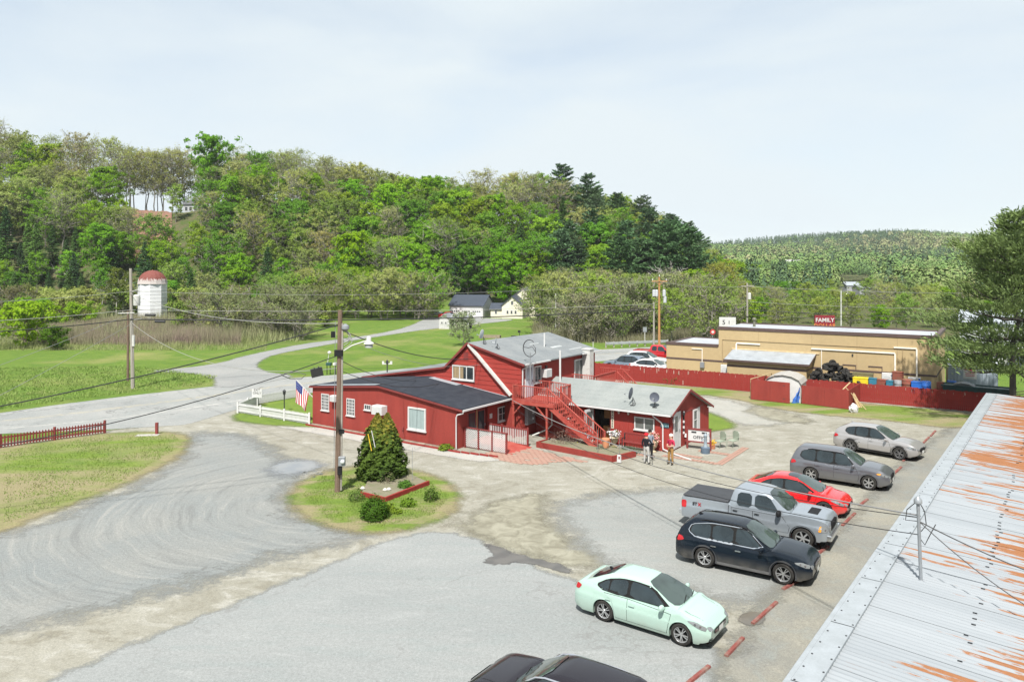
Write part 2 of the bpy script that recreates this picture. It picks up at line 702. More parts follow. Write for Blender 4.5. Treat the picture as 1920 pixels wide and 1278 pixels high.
def drive_mat():
 """gravel drive with curved tyre tracks swept round a centre"""
 m, nt, b = new_mat("grey_gravel_tracks")
 c0 = P(640, 930)
 g = nt.nodes.new('ShaderNodeNewGeometry')
 sub = nt.nodes.new('ShaderNodeVectorMath')
 sub.operation = 'SUBTRACT'
 sub.inputs[1].default_value = (c0.x, c0.y, 0)
 nt.links.new(g.outputs['Position'], sub.inputs[0])
 ln = nt.nodes.new('ShaderNodeVectorMath')
 ln.operation = 'LENGTH'
 nt.links.new(sub.outputs[0], ln.inputs[0])
 sx = nt.nodes.new('ShaderNodeSeparateXYZ')
 nt.links.new(sub.outputs[0], sx.inputs[0])
 th = math_n(nt, 'ARCTAN2', sx.outputs['Y'], math_n(nt, 'MULTIPLY', sx.outputs['X'], -1.0))
 wob = noise(nt, 0.14, 2, 0.5)
 r = math_n(nt, 'ADD', ln.outputs['Value'], math_n(nt, 'MULTIPLY', wob, 2.6))
 cb = nt.nodes.new('ShaderNodeCombineXYZ')
 nt.links.new(math_n(nt, 'MULTIPLY', r, 3.0), cb.inputs[0])
 nt.links.new(math_n(nt, 'MULTIPLY', th, 1.5), cb.inputs[1])
 tr = noise(nt, 0.85, 6, 0.66, vec=cb.outputs[0])
 n1 = noise(nt, 0.24, 6, 0.6, dist=0.5)
 n2 = noise(nt, 1.7, 5, 0.65, dist=0.5)
 c = mixc(nt, ramp(nt, n1, 0.38, 0.62), (0.212, 0.218, 0.208), (0.188, 0.202, 0.20))
 c = mixc(nt, ramp(nt, tr, 0.53, 0.66, 0, 0.65), c, (0.15, 0.155, 0.152))
 c = mixc(nt, ramp(nt, tr, 0.47, 0.34, 0, 0.55), c, (0.275, 0.273, 0.255))
 c = mixc(nt, ramp(nt, n2, 0.6, 0.75, 0, 0.5), c, (0.16, 0.165, 0.16))
 c, n = gravel_speckle(nt, c, 24, 0.8, 1.2)
 nt.links.new(c, b.inputs['Base Color'])
 b.inputs['Roughness'].default_value = 0.95
 b.inputs['Specular IOR Level'].default_value = 0.15
 hb = math_n(nt, 'ADD', n, math_n(nt, 'MULTIPLY', tr, 2.0))
 bump(nt, b, hb, 0.5, 0.05)
 ragged(m, nt, b, 2.2, 0.5, 0.8, scale2=5)
 return m


def lawn_mat(name, drylo=0.48, dryhi=0.62, dry=(0.24, 0.20, 0.125), base=(0.14, 0.195, 0.035), deep=(0.10, 0.155, 0.03), amp=0.7, dn=0.22):
 m, nt, b = new_mat(name)
 n1 = noise(nt, dn, 6, 0.65, dist=0.4, vscale=(0.6, 1.6, 1), rot=(0, 0, -0.3))
 n2 = noise(nt, 0.55, 5, 0.65)
 n3 = noise(nt, 11.0, 4, 0.75)
 c = mixc(nt, ramp(nt, n2, 0.35, 0.65), base, deep)
 at = nt.nodes.new('ShaderNodeAttribute')
 at.attribute_name = 'edge'
 worn = ramp(nt, at.outputs['Fac'], 1.2, -0.2, 0, 0.10)
 c = mixc(nt, ramp(nt, math_n(nt, 'ADD', n1, worn), drylo, dryhi, 0, 0.85), c, dry)
 hs = nt.nodes.new('ShaderNodeHueSaturation')
 nt.links.new(c, hs.inputs['Color'])
 nt.links.new(ramp(nt, n3, 0.25, 0.75, 0.62, 1.38), hs.inputs['Value'])
 nt.links.new(hs.outputs['Color'], b.inputs['Base Color'])
 b.inputs['Roughness'].default_value = 0.95
 b.inputs['Specular IOR Level'].default_value = 0.1
 bump(nt, b, n3, 0.8, 0.06)
 ragged(m, nt, b, amp, 0.9, 0.35, scale2=7)
 return m


# worn gravel lot (everything this side of the road)
lot = sheet("gravel_lot", [P(-1100, 1010), P(-500, 880), P(-60, 838), P(200, 806), P(330, 795), P(430, 764), P(480, 750), P(585, 742), P(720, 716),
       P(900, 698), P(1090, 683), P(1130, 690), P(1400, 722), P(1830, 764), P(2300, 790), Vector((75, 30, 0)), Vector((40, -6, 0)), Vector((-40, -6, 0))],
   0.5, 0.006, lot_mat(), 1.5, 1)

road = sheet("road", [PY(-1500, 36), PY(-500, 46), P(0, 774), P(120, 757), P(250, 741), P(400, 724), P(488, 713), P(650, 701), P(837, 684), P(1112, 656), P(1249, 649), P(1420, 645), P(1900, 640), P(2300, 636),
      P(2300, 652), P(1900, 656), P(1420, 661), P(1250, 668), P(1110, 678), P(900, 697), P(720, 715), P(580, 737), P(445, 767), P(350, 796), P(200, 805), P(0, 813), PY(-500, 37), PY(-1500, 27)],
    0.6, 0.012, None, 0.8, 0)


def road_mat():
 m = asphalt_mat("old_road_asphalt", (0.215, 0.223, 0.218), (0.265, 0.268, 0.258), 0.18, 0.06, 0.9, None, dark=(0.10, 0.10, 0.10))
 return m


road.data.materials.clear()
road.data.materials.append(road_mat())
# faded edge and centre markings as their own sheets
wm = mat("faded_road_paint", (0.50, 0.49, 0.45), 0.8, var=0.1, col2=(0.29, 0.29, 0.28), amt=1.0, vs_=1.5, lo=0.4, hi=0.6)
ym = mat("faded_yellow_paint", (0.42, 0.37, 0.24), 0.8, var=0.1, col2=(0.28, 0.28, 0.26), amt=1.0, vs_=1.5, lo=0.4, hi=0.6)


def strip(name, pts, w, z, m):
 mb = MB()
 pts = [Vector((p[0], p[1], 0)) for p in pts]
 L, R = [], []
 for i, p in enumerate(pts):
  d = (pts[min(i + 1, len(pts) - 1)] - pts[max(i - 1, 0)]).normalized()
  n_ = Vector((-d.y, d.x, 0))
  L.append((p.x + n_.x * w / 2, p.y + n_.y * w / 2, z))
  R.append((p.x - n_.x * w / 2, p.y - n_.y * w / 2, z))
 n = len(pts)
 mb.poly(L + R, [(i, i + 1, n + i + 1, n + i) for i in range(n - 1)])
 return mb.build(name, m)


far_e = [PY(-500, 46), P(0, 774), P(120, 757), P(250, 741), P(400, 724), P(488, 713), P(650, 701), P(837, 684), P(1112, 656), P(1249, 649), P(1420, 645), P(1900, 640)]
near_e = [PY(-500, 37), P(0, 813), P(200, 797), P(350, 778), P(470, 757), P(560, 741), P(720, 715), P(900, 697), P(1110, 678), P(1250, 668), P(1420, 661), P(1900, 656)]


def lerp_line(t):
 out = []
 for i in range(len(far_e)):
  out.append(far_e[i].lerp(near_e[i], t))
 res = []
 for i in range(len(out) - 1):
  for k in range(4):
   res.append(out[i].lerp(out[i + 1], k / 4))
 return res + [out[-1]]


for t, mm in ((0.09, wm), (0.42, ym), (0.46, ym), (0.80, wm)):
 o = strip("road_marking", lerp_line(t), 0.13, 0.017, mm)
 o['kind'] = 'structure'

side_road_m = asphalt_mat("lane_asphalt", (0.205, 0.21, 0.205), (0.25, 0.25, 0.24), 0.6, 0.25)
tag(sheet("lane", [P(280, 694), P(350, 690), P(420, 679), P(455, 668), P(492, 660), P(564, 645), P(636, 636), P(708, 626), P(765, 613), P(798, 597), P(835, 594), P(960, 598),
     P(960, 601), P(850, 612), P(800, 618), P(780, 620), P(708, 631), P(643, 641), P(564, 655), P(513, 665), P(490, 675), P(479, 686), P(499, 698), P(556, 704), P(520, 714), P(400, 730), P(407, 712), P(370, 700), P(300, 697)],
   0.5, 0.018, side_road_m, 0.9, 1), kind='structure')

asph_m = asphalt_mat("pale_parking_asphalt", (0.208, 0.220, 0.217), (0.24, 0.248, 0.243), 0.6, 0.18, 0.55, (0.35, 1.3, 1), dark=(0.15, 0.15, 0.145))
tag(sheet("parking_asphalt", [P(742, 1006), P(835, 994), P(905, 1017), P(965, 1042), P(1020, 1070), P(1090, 1094), P(1290, 1165), P(1360, 1230), P(1330, 1300), Vector((3, 8, 0)), Vector((-16, 8, 0)), P(60, 1290), P(240, 1210), P(420, 1140), P(600, 1065)],
   0.3, 0.012, asph_m, 0.7, 1), kind='structure')
tag(sheet("upper_asphalt", [P(1035, 955), P(1110, 928), P(1290, 915), P(1420, 935), P(1560, 990), P(1500, 1090), P(1395, 1140), P(1200, 1085), P(1110, 1040), P(1080, 1000)],
   0.3, 0.010, asphalt_mat("dusty_parking_asphalt", (0.20, 0.208, 0.20), (0.235, 0.24, 0.228), 1.5, 0.7, 0.4, (0.5, 1.2, 1)), 1.8, 1), kind='structure')
apron = asphalt_mat("dark_gravel_apron", (0.165, 0.167, 0.155), (0.235, 0.225, 0.185), 0.9, 0.4)
tag(sheet("gravel_apron", [P(1330, 1300), P(1395, 1175), P(1480, 1090), P(1590, 975), P(1700, 860), P(1800, 790), P(1900, 770), Vector((60, 40, 0)), Vector((20, 6, 0)), Vector((6, 10, 0))],
   0.4, 0.014, apron, 1.2, 1), kind='structure')
tag(sheet("gravel_drive", [P(352, 812), P(440, 812), P(520, 850), P(560, 880), P(530, 925), P(545, 960), P(600, 985), P(690, 1000), P(655, 1012), P(560, 1036), P(430, 1072), P(280, 1112), P(90, 1165), P(-150, 1225), P(-500, 1250), P(-500, 1080), P(0, 1012), P(120, 965), P(240, 918), P(330, 868), P(358, 836)],
   0.3, 0.010, drive_mat(), 1.6, 1), kind='structure')
tag(sheet("side_drive", [P(1195, 730), P(1345, 745), P(1420, 765), P(1500, 790), P(1420, 800), P(1370, 790), P(1310, 762), P(1200, 745)], 0.5, 0.010,
   asphalt_mat("silt_paving", (0.27, 0.265, 0.235), (0.30, 0.295, 0.27), 1.4, 0.4), 1.4, 1), kind='structure')

# lawns
lawn_l = lawn_mat("worn_lawn", 0.43, 0.60, dn=0.13)
sheet("lawn", [P(-400, 900), P(-60, 838), P(0, 840), P(60, 830), P(197, 812), P(290, 808), P(345, 812), P(358, 830), P(332, 860), P(240, 906), P(120, 952), P(0, 1000), P(-200, 1050), P(-700, 1090)], 0.35, 0.016, lawn_l, 0.9, 1)
sheet("island_lawn", [P(540, 930), P(560, 905), P(600, 885), P(650, 874), P(720, 872), P(800, 885), P(850, 908), P(868, 932), P(850, 962), P(790, 990), P(710, 1002), P(640, 996), P(580, 978), P(545, 952)], 0.25, 0.018,
  lawn_mat("island_grass", 0.47, 0.60, amp=0.5, dn=0.35), 0.6, 1)
sheet("yard_lawn", [P(425, 786), P(470, 762), P(530, 745), P(585, 740), P(640, 735), P(640, 800), P(560, 800), P(500, 797)], 0.3, 0.016,
  lawn_mat("yard_grass", 0.62, 0.75, amp=0.25), 0.5, 1)
sheet("verge_grass", [P(1170, 716), P(1240, 720), P(1405, 734), P(1500, 745), P(1625, 756), P(1830, 776), P(1900, 790), P(1800, 806), P(1680, 790), P(1560, 780), P(1440, 765), P(1370, 745), P(1200, 730)], 0.3, 0.018,
  lawn_mat("verge", 0.46, 0.60, amp=0.9), 0.9, 1)
sheet("side_lawn", [P(1300, 765), P(1350, 780), P(1385, 800), P(1345, 808), P(1300, 812)], 0.2, 0.018, lawn_mat("side_grass", 0.66, 0.8, amp=0.15), 0.3, 1)

# damp silt and a puddle, a second one by the kerb blocks
wet, nt, b = new_mat("damp_silt")
nt.links.new(mixc(nt, ramp(nt, noise(nt, 1.5, 5), 0.4, 0.6), (0.075, 0.072, 0.066), (0.105, 0.10, 0.09)), b.inputs['Base Color'])
b.inputs['Roughness'].default_value = 0.32
ragged(wet, nt, b, 0.35, 1.6, 0.06)
tag(sheet("puddle", [P(905, 1018), P(930, 1022), P(960, 1038), P(1000, 1046), P(1050, 1058), P(1090, 1080), P(1030, 1066), P(970, 1052), P(950, 1058), P(920, 1060), P(905, 1052), P(930, 1042)], 0.12, 0.022, wet, 0.5, 1), kind='structure')
wet2, nt, b = new_mat("puddle_water")
nt.links.new(mixc(nt, ramp(nt, noise(nt, 1.5, 5), 0.4, 0.6), (0.10, 0.09, 0.075), (0.14, 0.125, 0.10)), b.inputs['Base Color'])
b.inputs['Roughness'].default_value = 0.12
ragged(wet2, nt, b, 0.15, 2.5, 0.04)
tag(sheet("puddle", [P(1382, 1162), P(1395, 1148), P(1420, 1146), P(1440, 1158), P(1425, 1172), P(1398, 1174)], 0.08, 0.022, wet2, 0.3, 1), kind='structure')
wet3, nt, b = new_mat("damp_drive")
nt.links.new(mixc(nt, ramp(nt, noise(nt, 1.2, 5), 0.4, 0.6), (0.18, 0.195, 0.21), (0.215, 0.225, 0.23)), b.inputs['Base Color'])
b.inputs['Roughness'].default_value = 0.55
ragged(wet3, nt, b, 1.0, 0.8, 0.45)
tag(sheet("puddle", [P(500, 872), P(545, 862), P(600, 864), P(612, 874), P(560, 890), P(520, 895)], 0.25, 0.018, wet3, 0.9, 1), kind='structure')
silt, nt, b = new_mat("dark_silt")
n_ = noise(nt, 1.1, 7, 0.7, dist=0.8)
nt.links.new(mixc(nt, ramp(nt, n_, 0.4, 0.6), (0.155, 0.145, 0.105), (0.25, 0.24, 0.185)), b.inputs['Base Color'])
b.inputs['Roughness'].default_value = 0.8
ragged(silt, nt, b, 1.5, 0.9, 0.5)
tag(sheet("silt_patch", [P(850, 985), P(900, 955), P(985, 925), P(1030, 930), P(1020, 965), P(1060, 1010), P(1140, 1040), P(1155, 1060), P(1080, 1068), P(1000, 1045), P(920, 1020)], 0.25, 0.008, silt, 1.4, 1), kind='structure')
tag(sheet("silt_patch", [P(1400, 765), P(1435, 762), P(1500, 780), P(1530, 795), P(1460, 790), P(1410, 778)], 0.3, 0.020, silt, 1.0, 1), kind='structure')
# pale concrete apron in front of the long wall
conc = asphalt_mat("pale_concrete", (0.36, 0.35, 0.325), (0.32, 0.31, 0.28), 0.35, 0.12, 0.4)
tag(sheet("concrete_walk", [P(520, 786), P(581, 797), P(720, 822), P(862, 848), P(960, 862), P(900, 866), P(820, 853), P(700, 832), P(590, 812), P(520, 800)], 0.2, 0.012, conc, 0.4, 0), kind='structure')
# red brick paving by the ramp and round the office corner (individual pavers follow)
brk = mat("faded_brick", (0.30, 0.16, 0.125), 0.9, var=0.2, col2=(0.30, 0.26, 0.21), amt=0.7, vs_=1.2)
PAV = [[P(892, 840), P(990, 836), P(1040, 850), P(1120, 872), P(1060, 862), P(990, 868), P(930, 858)]]
# ------------------------------------------------------------------ vegetation
def leaf_mat(name, col, col2, transl=0.45, objcol=True, attr=None, rough=0.6):
 m, nt, b = new_mat(name)
 n = noise(nt, 0.6, 4, 0.6)
 c = mixc(nt, ramp(nt, n, 0.35, 0.65), col, col2)
 if attr:
  at = nt.nodes.new('ShaderNodeAttribute')
  at.attribute_name = 'tone'
  c = mixc(nt, at.outputs['Fac'], c, attr)
 if objcol:
  oi = nt.nodes.new('ShaderNodeObjectInfo')
  mm = nt.nodes.new('ShaderNodeMix')
  mm.data_type = 'RGBA'
  mm.blend_type = 'MULTIPLY'
  mm.inputs['Factor'].default_value = 1
  nt.links.new(c, mm.inputs['A'])
  nt.links.new(oi.outputs['Color'], mm.inputs['B'])
  c = mm.outputs['Result']
 df = nt.nodes.new('ShaderNodeBsdfDiffuse')
 tl = nt.nodes.new('ShaderNodeBsdfTranslucent')
 mx = nt.nodes.new('ShaderNodeMixShader')
 mx.inputs[0].default_value = transl
 nt.links.new(c, df.inputs[0])
 nt.links.new(c, tl.inputs[0])
 nt.links.new(df.outputs[0], mx.inputs[1])
 nt.links.new(tl.outputs[0], mx.inputs[2])
 nt.links.new(mx.outputs[0], nt.nodes['Material Output'].inputs['Surface'])
 nt.nodes.remove(b)
 return m


LEAF = leaf_mat("spring_leaves", (0.95, 0.95, 0.95), (0.72, 0.76, 0.72))
NEEDLE = leaf_mat("pine_needles", (0.115, 0.18, 0.085), (0.07, 0.12, 0.06), 0.2)
BARK = mat("grey_bark", (0.28, 0.26, 0.225), 0.95, var=0.2, vs_=1.5)
BARK_D = mat("dark_bark", (0.10, 0.09, 0.08), 0.95, var=0.2, vs_=1.5)
BIRCH = mat("birch_bark", (0.52, 0.50, 0.46), 0.8, var=0.25, vs_=1.2, col2=(0.2, 0.19, 0.17))
TWIG = mat("brown_twigs", (0.20, 0.16, 0.125), 0.95, var=0.2, vs_=1.2)
TWIGG = mat("grey_twigs", (0.27, 0.245, 0.21), 0.95, var=0.2, vs_=1.2)
STEM_R = mat("red_brown_stems", (0.24, 0.175, 0.155), 0.95, var=0.3, vs_=0.2, col2=(0.22, 0.23, 0.12), amt=1)


def cards(rs, cen, nor, size, aspect=1.0, jitter=0.35, up=None, along=None):
 """leaf sprays: one bent quad per centre, facing nor"""
 N = len(cen)
 nor = nor / (np.linalg.norm(nor, axis=1, keepdims=True) + 1e-9)
 r = rs.normal(size=(N, 3)) if up is None else np.tile(np.array(up, float), (N, 1)) + rs.normal(size=(N, 3)) * 0.3
 t = np.cross(nor, r)
 t /= np.linalg.norm(t, axis=1, keepdims=True) + 1e-9
 if along is not None:
  t = along / (np.linalg.norm(along, axis=1, keepdims=True) + 1e-9)
 bt = np.cross(nor, t)
 bt /= np.linalg.norm(bt, axis=1, keepdims=True) + 1e-9
 s = (size * (1 + jitter * (rs.rand(N) * 2 - 1)))[:, None]
 a = cen + t * s * 0.5
 c = cen - t * s * 0.5
 b = cen + bt * s * 0.5 * aspect + nor * s * 0.12
 d = cen - bt * s * 0.5 * aspect + nor * s * 0.12
 V = np.stack([a, b, c, d], 1).reshape(-1, 3)
 F = np.arange(N * 4).reshape(N, 4)
 return V, F


def tubes_np(segs, n=4):
 """tapered limbs: list of (points, radii)"""
 Vs, Fs, o = [], [], 0
 for pts, rad in segs:
  pts = np.asarray(pts, float)
  k = len(pts)
  d = np.gradient(pts, axis=0)
  d /= np.linalg.norm(d, axis=1, keepdims=True) + 1e-9
  ref = np.where(np.abs(d[:, 2:3]) < 0.9, np.array([[0, 0, 1.0]]), np.array([[1.0, 0, 0]]))
  x = np.cross(d, ref)
  x /= np.linalg.norm(x, axis=1, keepdims=True) + 1e-9
  y = np.cross(d, x)
  ang = np.arange(n) * 2 * PI / n
  ring = pts[:, None, :] + (x[:, None, :] * np.cos(ang)[None, :, None] + y[:, None, :] * np.sin(ang)[None, :, None]) * np.asarray(rad)[:, None, None]
  Vs.append(ring.reshape(-1, 3))
  i = np.arange(k - 1)[:, None] * n
  j = np.arange(n)[None, :]
  j2 = (j + 1) % n
  Fs.append(np.stack([i + j, i + j2, i + n + j2, i + n + j], -1).reshape(-1, 4) + o)
  o += k * n
 return np.concatenate(Vs), np.concatenate(Fs)


def bent(rs, a, b, k=4, wob=0.1, droop=0.0):
 a, b = np.asarray(a, float), np.asarray(b, float)
 t = np.linspace(0, 1, k)[:, None]
 L = np.linalg.norm(b - a)
 p = a + (b - a) * t
 w = rs.normal(size=(k, 3)) * wob * L * (np.sin(t * PI))
 p = p + w
 p[:, 2] += droop * L * np.sin(t[:, 0] * PI)
 return p


def broadleaf(seed, H=14, R=4.2, base=0.28, limbs=16, twigs=4, per=34, size=0.42, cl=0.85, trunk=0.2, shell=0.55, air=1.0, multi=1, twig_r=0.02, topheavy=0.8):
 """trunk, limbs and twig tubes, and leaf sprays gathered in clumps at the twig ends"""
 rs = np.random.RandomState(seed)
 segs, tips = [], []
 for s in range(multi):
  off = rs.normal(size=2) * (0.25 if multi > 1 else 0.0)
  lean = rs.normal(size=2) * (0.18 if multi > 1 else 0.05) * H * 0.5
  tr = bent(rs, (off[0], off[1], -0.4), (off[0] + lean[0], off[1] + lean[1], H * 0.93), 8, 0.02)
  segs.append((tr, np.linspace(trunk, trunk * 0.16, 8) * (1 if multi == 1 else 0.6)))
  nl = max(4, limbs // multi)
  for i in range(nl):
   f = base + (0.93 - base) * ((i + rs.rand()) / nl)
   k = f * 7
   k0 = int(k)
   a = tr[k0] * (1 - (k - k0)) + tr[min(7, k0 + 1)] * (k - k0)
   u = (f - base) / (1 - base)
   rr = R * (math.sin(PI * min(1, (u * 0.80 + 0.17)) ** topheavy)) * (0.72 + 0.45 * rs.rand())
   an = i * 2.4 + rs.rand() * 0.9
   rise = (0.10 + 0.5 * (1 - u) * rs.rand() + 0.45 * u) * rr + 0.5
   e = a + np.array([math.cos(an) * rr, math.sin(an) * rr, rise])
   e[2] = min(e[2], H)
   lb = bent(rs, a, e, 5, 0.06, -0.04)
   r0 = trunk * (0.42 - 0.2 * u)
   segs.append((lb, np.linspace(r0, r0 * 0.22, 5)))
   for j in range(twigs):
    q = lb[1 + rs.randint(0, 4)] * 1.0
    tl = rr * (0.22 + 0.33 * rs.rand())
    dr = rs.normal(size=3)
    dr[2] = abs(dr[2]) * 0.7 + 0.1
    dr /= np.linalg.norm(dr)
    dr = dr + (e - a) / (np.linalg.norm(e - a) + 1e-6) * 0.5
    te = q + dr * tl
    segs.append((bent(rs, q, te, 3, 0.08), np.array([twig_r * 2.2, twig_r * 1.4, twig_r * 0.5])))
    tips.append(te)
    if rs.rand() < 0.5:
     for _ in range(2):
      t2 = te + rs.normal(size=3) * tl * 0.35
      segs.append((np.array([q * 0.4 + te * 0.6, t2]), np.array([twig_r, twig_r * 0.4])))
   tips.append(e)
 tips = np.array(tips)
 cc = np.array([0, 0, H * (base + 0.55 * (1 - base))])
 if per > 0:
  keep = tips[rs.rand(len(tips)) < air]
  cnt = rs.poisson(per, len(keep)) + 1
  idx = np.repeat(np.arange(len(keep)), cnt)
  csz = cl * (0.6 + 0.8 * rs.rand(len(keep)))
  off = rs.normal(size=(len(idx), 3))
  off /= np.linalg.norm(off, axis=1, keepdims=True)
  off *= (rs.rand(len(idx), 1) ** shell) * csz[idx][:, None] * np.array([1.1, 1.1, 0.72])
  cen = keep[idx] + off
  nor = off / (csz[idx][:, None] + 1e-6) * 1.0 + (cen - cc) / R * 0.5 + rs.normal(size=cen.shape) * 0.55 + np.array([0, 0, 0.35])
  LV, LF = cards(rs, cen, nor, size, 0.8)
 else:
  LV, LF = np.zeros((4, 3)), np.array([[0, 1, 2, 3]])
 TV, TF = tubes_np(segs)
 return TV, TF, LV, LF


def pine_arrays(seed, H=18, R=4.0, base=0.2, whorl=0.8, per=5, size=0.36, dens=26, droop=0.12, irregular=0.45, top=0.25, trunk=0.25, pad=0.5, asp=0.32, lift=0.25, taper=0.85, clump=0):
 rs = np.random.RandomState(seed)
 tr = bent(rs, (0, 0, -0.5), (rs.normal() * 0.3, rs.normal() * 0.3, H), 9, 0.008)
 segs = [(tr, np.linspace(trunk, 0.03, 9))]
 cen, nor, alo = [], [], []
 z = H * base
 k = 0
 while z < H * 0.985:
  f = z / H
  u = (f - base) / (1 - base)
  env = (1 - u) ** taper * (1 - 0.35 * math.exp(-u * 9)) + top * 0.25
  for j in range(per):
   an = k * 1.1 + j * 2 * PI / per + rs.rand() * 0.8
   L = R * env * (1 - irregular + 2 * irregular * rs.rand())
   if L < 0.25:
    L = 0.25
   kk = f * 8
   k0 = int(kk)
   a = tr[k0] * (1 - (kk - k0)) + tr[min(8, k0 + 1)] * (kk - k0)
   rise = L * (0.12 + 0.5 * u - droop * (1 - u))
   e = a + np.array([math.cos(an) * L, math.sin(an) * L, rise])
   b_ = bent(rs, a, e, 5, 0.03, -0.06)
   segs.append((b_, np.linspace(0.05 + trunk * 0.25 * (1 - u), 0.015, 5)))
   m = max(5, int(dens * L / R * 2.0))
   t = 0.25 + 0.8 * rs.rand(m) ** 0.8
   wid = pad * L * 0.42 * (1.15 - np.abs(t - 0.6))
   perp = np.array([-math.sin(an), math.cos(an), 0])
   if clump:
    q_ = max(4, m // 13)
    t = (0.35 + 0.7 * rs.rand(q_))[rs.randint(0, q_, m)]
    wid = pad * L * 0.5 * (1.15 - np.abs(t - 0.6))
   s_ = rs.normal(size=m) * wid
   if clump:
    s_ = np.sign(np.sin(t * 91)) * np.abs(np.cos(t * 57)) * wid
   p = a + (e - a) * t[:, None] + perp * s_[:, None]
   p[:, 2] += rs.normal(size=m) * 0.10 * (1 + L * 0.1) + 0.10
   if clump:
    p += rs.normal(size=(m, 3)) * clump * np.array([1, 1, 0.55])
   cen.append(p)
   nn = rs.normal(size=(m, 3)) * 0.55 + np.array([math.cos(an) * 0.3, math.sin(an) * 0.3, 0.9])
   nor.append(nn)
   alo.append(np.array([math.cos(an), math.sin(an), lift]) + rs.normal(size=(m, 3)) * 0.42)
  z += whorl * (0.75 + 0.5 * rs.rand()) * (1.1 - 0.5 * u)
  k += 1
 cen = np.concatenate(cen)
 nor = np.concatenate(nor)
 LV, LF = cards(rs, cen, nor, size, asp, along=np.concatenate(alo))
 TV, TF = tubes_np(segs)
 return TV, TF, LV, LF


PROTO = {}


def proto(key, arrays, bark, leaf):
 TV, TF, LV, LF = arrays
 PROTO[key] = (np_mesh(key + "_trunk", TV, TF, bark, smooth=True), np_mesh(key + "_crown", LV, LF, leaf), (TV, TF, LV, LF))


for i in range(3):
 proto("maple%d" % i, broadleaf(10 + i, 14, 4.7, 0.13, 30, 7, 36, 0.40, 0.78, 0.22), BARK, LEAF)
for i in range(3):
 proto("airy%d" % i, broadleaf(20 + i, 15, 4.9, 0.16, 30, 8, 24, 0.33, 0.82, 0.2, 0.8, 0.97), BARK, LEAF)
for i in range(3):
 proto("bud%d" % i, broadleaf(30 + i, 17, 4.9, 0.28, 28, 10, 12, 0.25, 0.85, 0.2, 0.9, 0.95, twig_r=0.030), BARK, LEAF)
for i in range(2):
 proto("birch%d" % i, broadleaf(40 + i, 13, 2.9, 0.26, 20, 4, 40, 0.32, 0.8, 0.13, 0.8, 0.9, multi=1), BIRCH, LEAF)
for i in range(3):
 proto("scrub%d" % i, broadleaf(50 + i, 8.5, 3.4, 0.08, 24, 8, 13, 0.24, 0.85, 0.13, 0.9, 0.9, multi=3, twig_r=0.026), TWIGG, LEAF)
for i in range(2):
 proto("bush%d" % i, broadleaf(60 + i, 3.4, 2.1, 0.06, 20, 5, 34, 0.22, 0.48, 0.07, 0.7, 1.0, multi=3, twig_r=0.012), TWIG, LEAF)
proto("bare0", broadleaf(70, 11, 4.2, 0.15, 22, 10, 0, 0.2, 0.7, 0.16, 0.9, 0.9, multi=2, twig_r=0.032), mat("dead_grey_wood", (0.33, 0.31, 0.29), 0.9, var=0.2), LEAF)
for i in range(3):
 proto("pine%d" % i, pine_arrays(80 + i, 19, 5.0, 0.16, 1.45, 6, 0.95, 46, 0.02, 0.55, pad=0.55, taper=0.55, asp=0.3), BARK_D, NEEDLE)
for i in range(2):
 proto("spruce%d" % i, pine_arrays(90 + i, 14, 2.8, 0.05, 0.62, 7, 0.55, 26, 0.3, 0.25, pad=0.6, taper=1.0, lift=-0.2), BARK_D, NEEDLE)

TREE_N = [0]


def tree(name, key, x, y, s, color, label, cat='tree', group=None, rot=None, zoff=0.0, sz=None, z=None):
 mt, mc, _ = PROTO[key]
 r = rnd.random() * 2 * PI if rot is None else rot
 zz = hz(x, y) if z is None else z
 o = thing(name, label, cat, (x, y, zz + zoff), r, group)
 o.scale = (s, s, s * (sz or 1))
 t = link("trunk", mt, o)
 if key != 'bare0':
  c = link("crown", mc, o)
  c.color = (*color, 1)
 TREE_N[0] += 1
 return o


BRIGHT = [(0.21, 0.36, 0.025), (0.17, 0.33, 0.03), (0.25, 0.38, 0.035), (0.14, 0.29, 0.035)]
OLIVE = [(0.28, 0.35, 0.07), (0.31, 0.355, 0.10), (0.22, 0.33, 0.065), (0.28, 0.39, 0.075), (0.34, 0.37, 0.13)]
TAN = [(0.40, 0.40, 0.13), (0.36, 0.40, 0.12), (0.43, 0.41, 0.17), (0.34, 0.38, 0.13)]
DEEP = [(0.075, 0.135, 0.03), (0.085, 0.145, 0.04), (0.065, 0.115, 0.035)]


def jit(c, a=0.12):
 k = 1.12 + rnd.uniform(-a, a)
 return tuple(max(0.0, v * k * (1 + rnd.uniform(-a, a) * 0.4)) for v in c)


KIND_LABEL = {
 'maple': "bright green maple on the wooded hillside",
 'airy': "olive green tree in thin spring leaf on the wooded hillside",
 'bud': "tan budding tree on the wooded hillside",
 'birch': "slim white barked birch in light leaf on the hillside",
 'pine': "dark green white pine with layered boughs on the hillside",
 'spruce': "narrow dark evergreen among the hillside hardwoods",
}
KIND_GROUP = {'maple': 'bright maples on the hillside', 'airy': 'olive trees on the hillside', 'bud': 'budding trees on the hillside', 'birch': 'birches on the hillside',
    'pine': 'white pines on the hillside', 'spruce': 'dark evergreens on the hillside'}
KIND_NAME = {'maple': 'maple_tree', 'airy': 'hardwood_tree', 'bud': 'budding_tree', 'birch': 'birch_tree', 'pine': 'white_pine', 'spruce': 'evergreen_tree'}

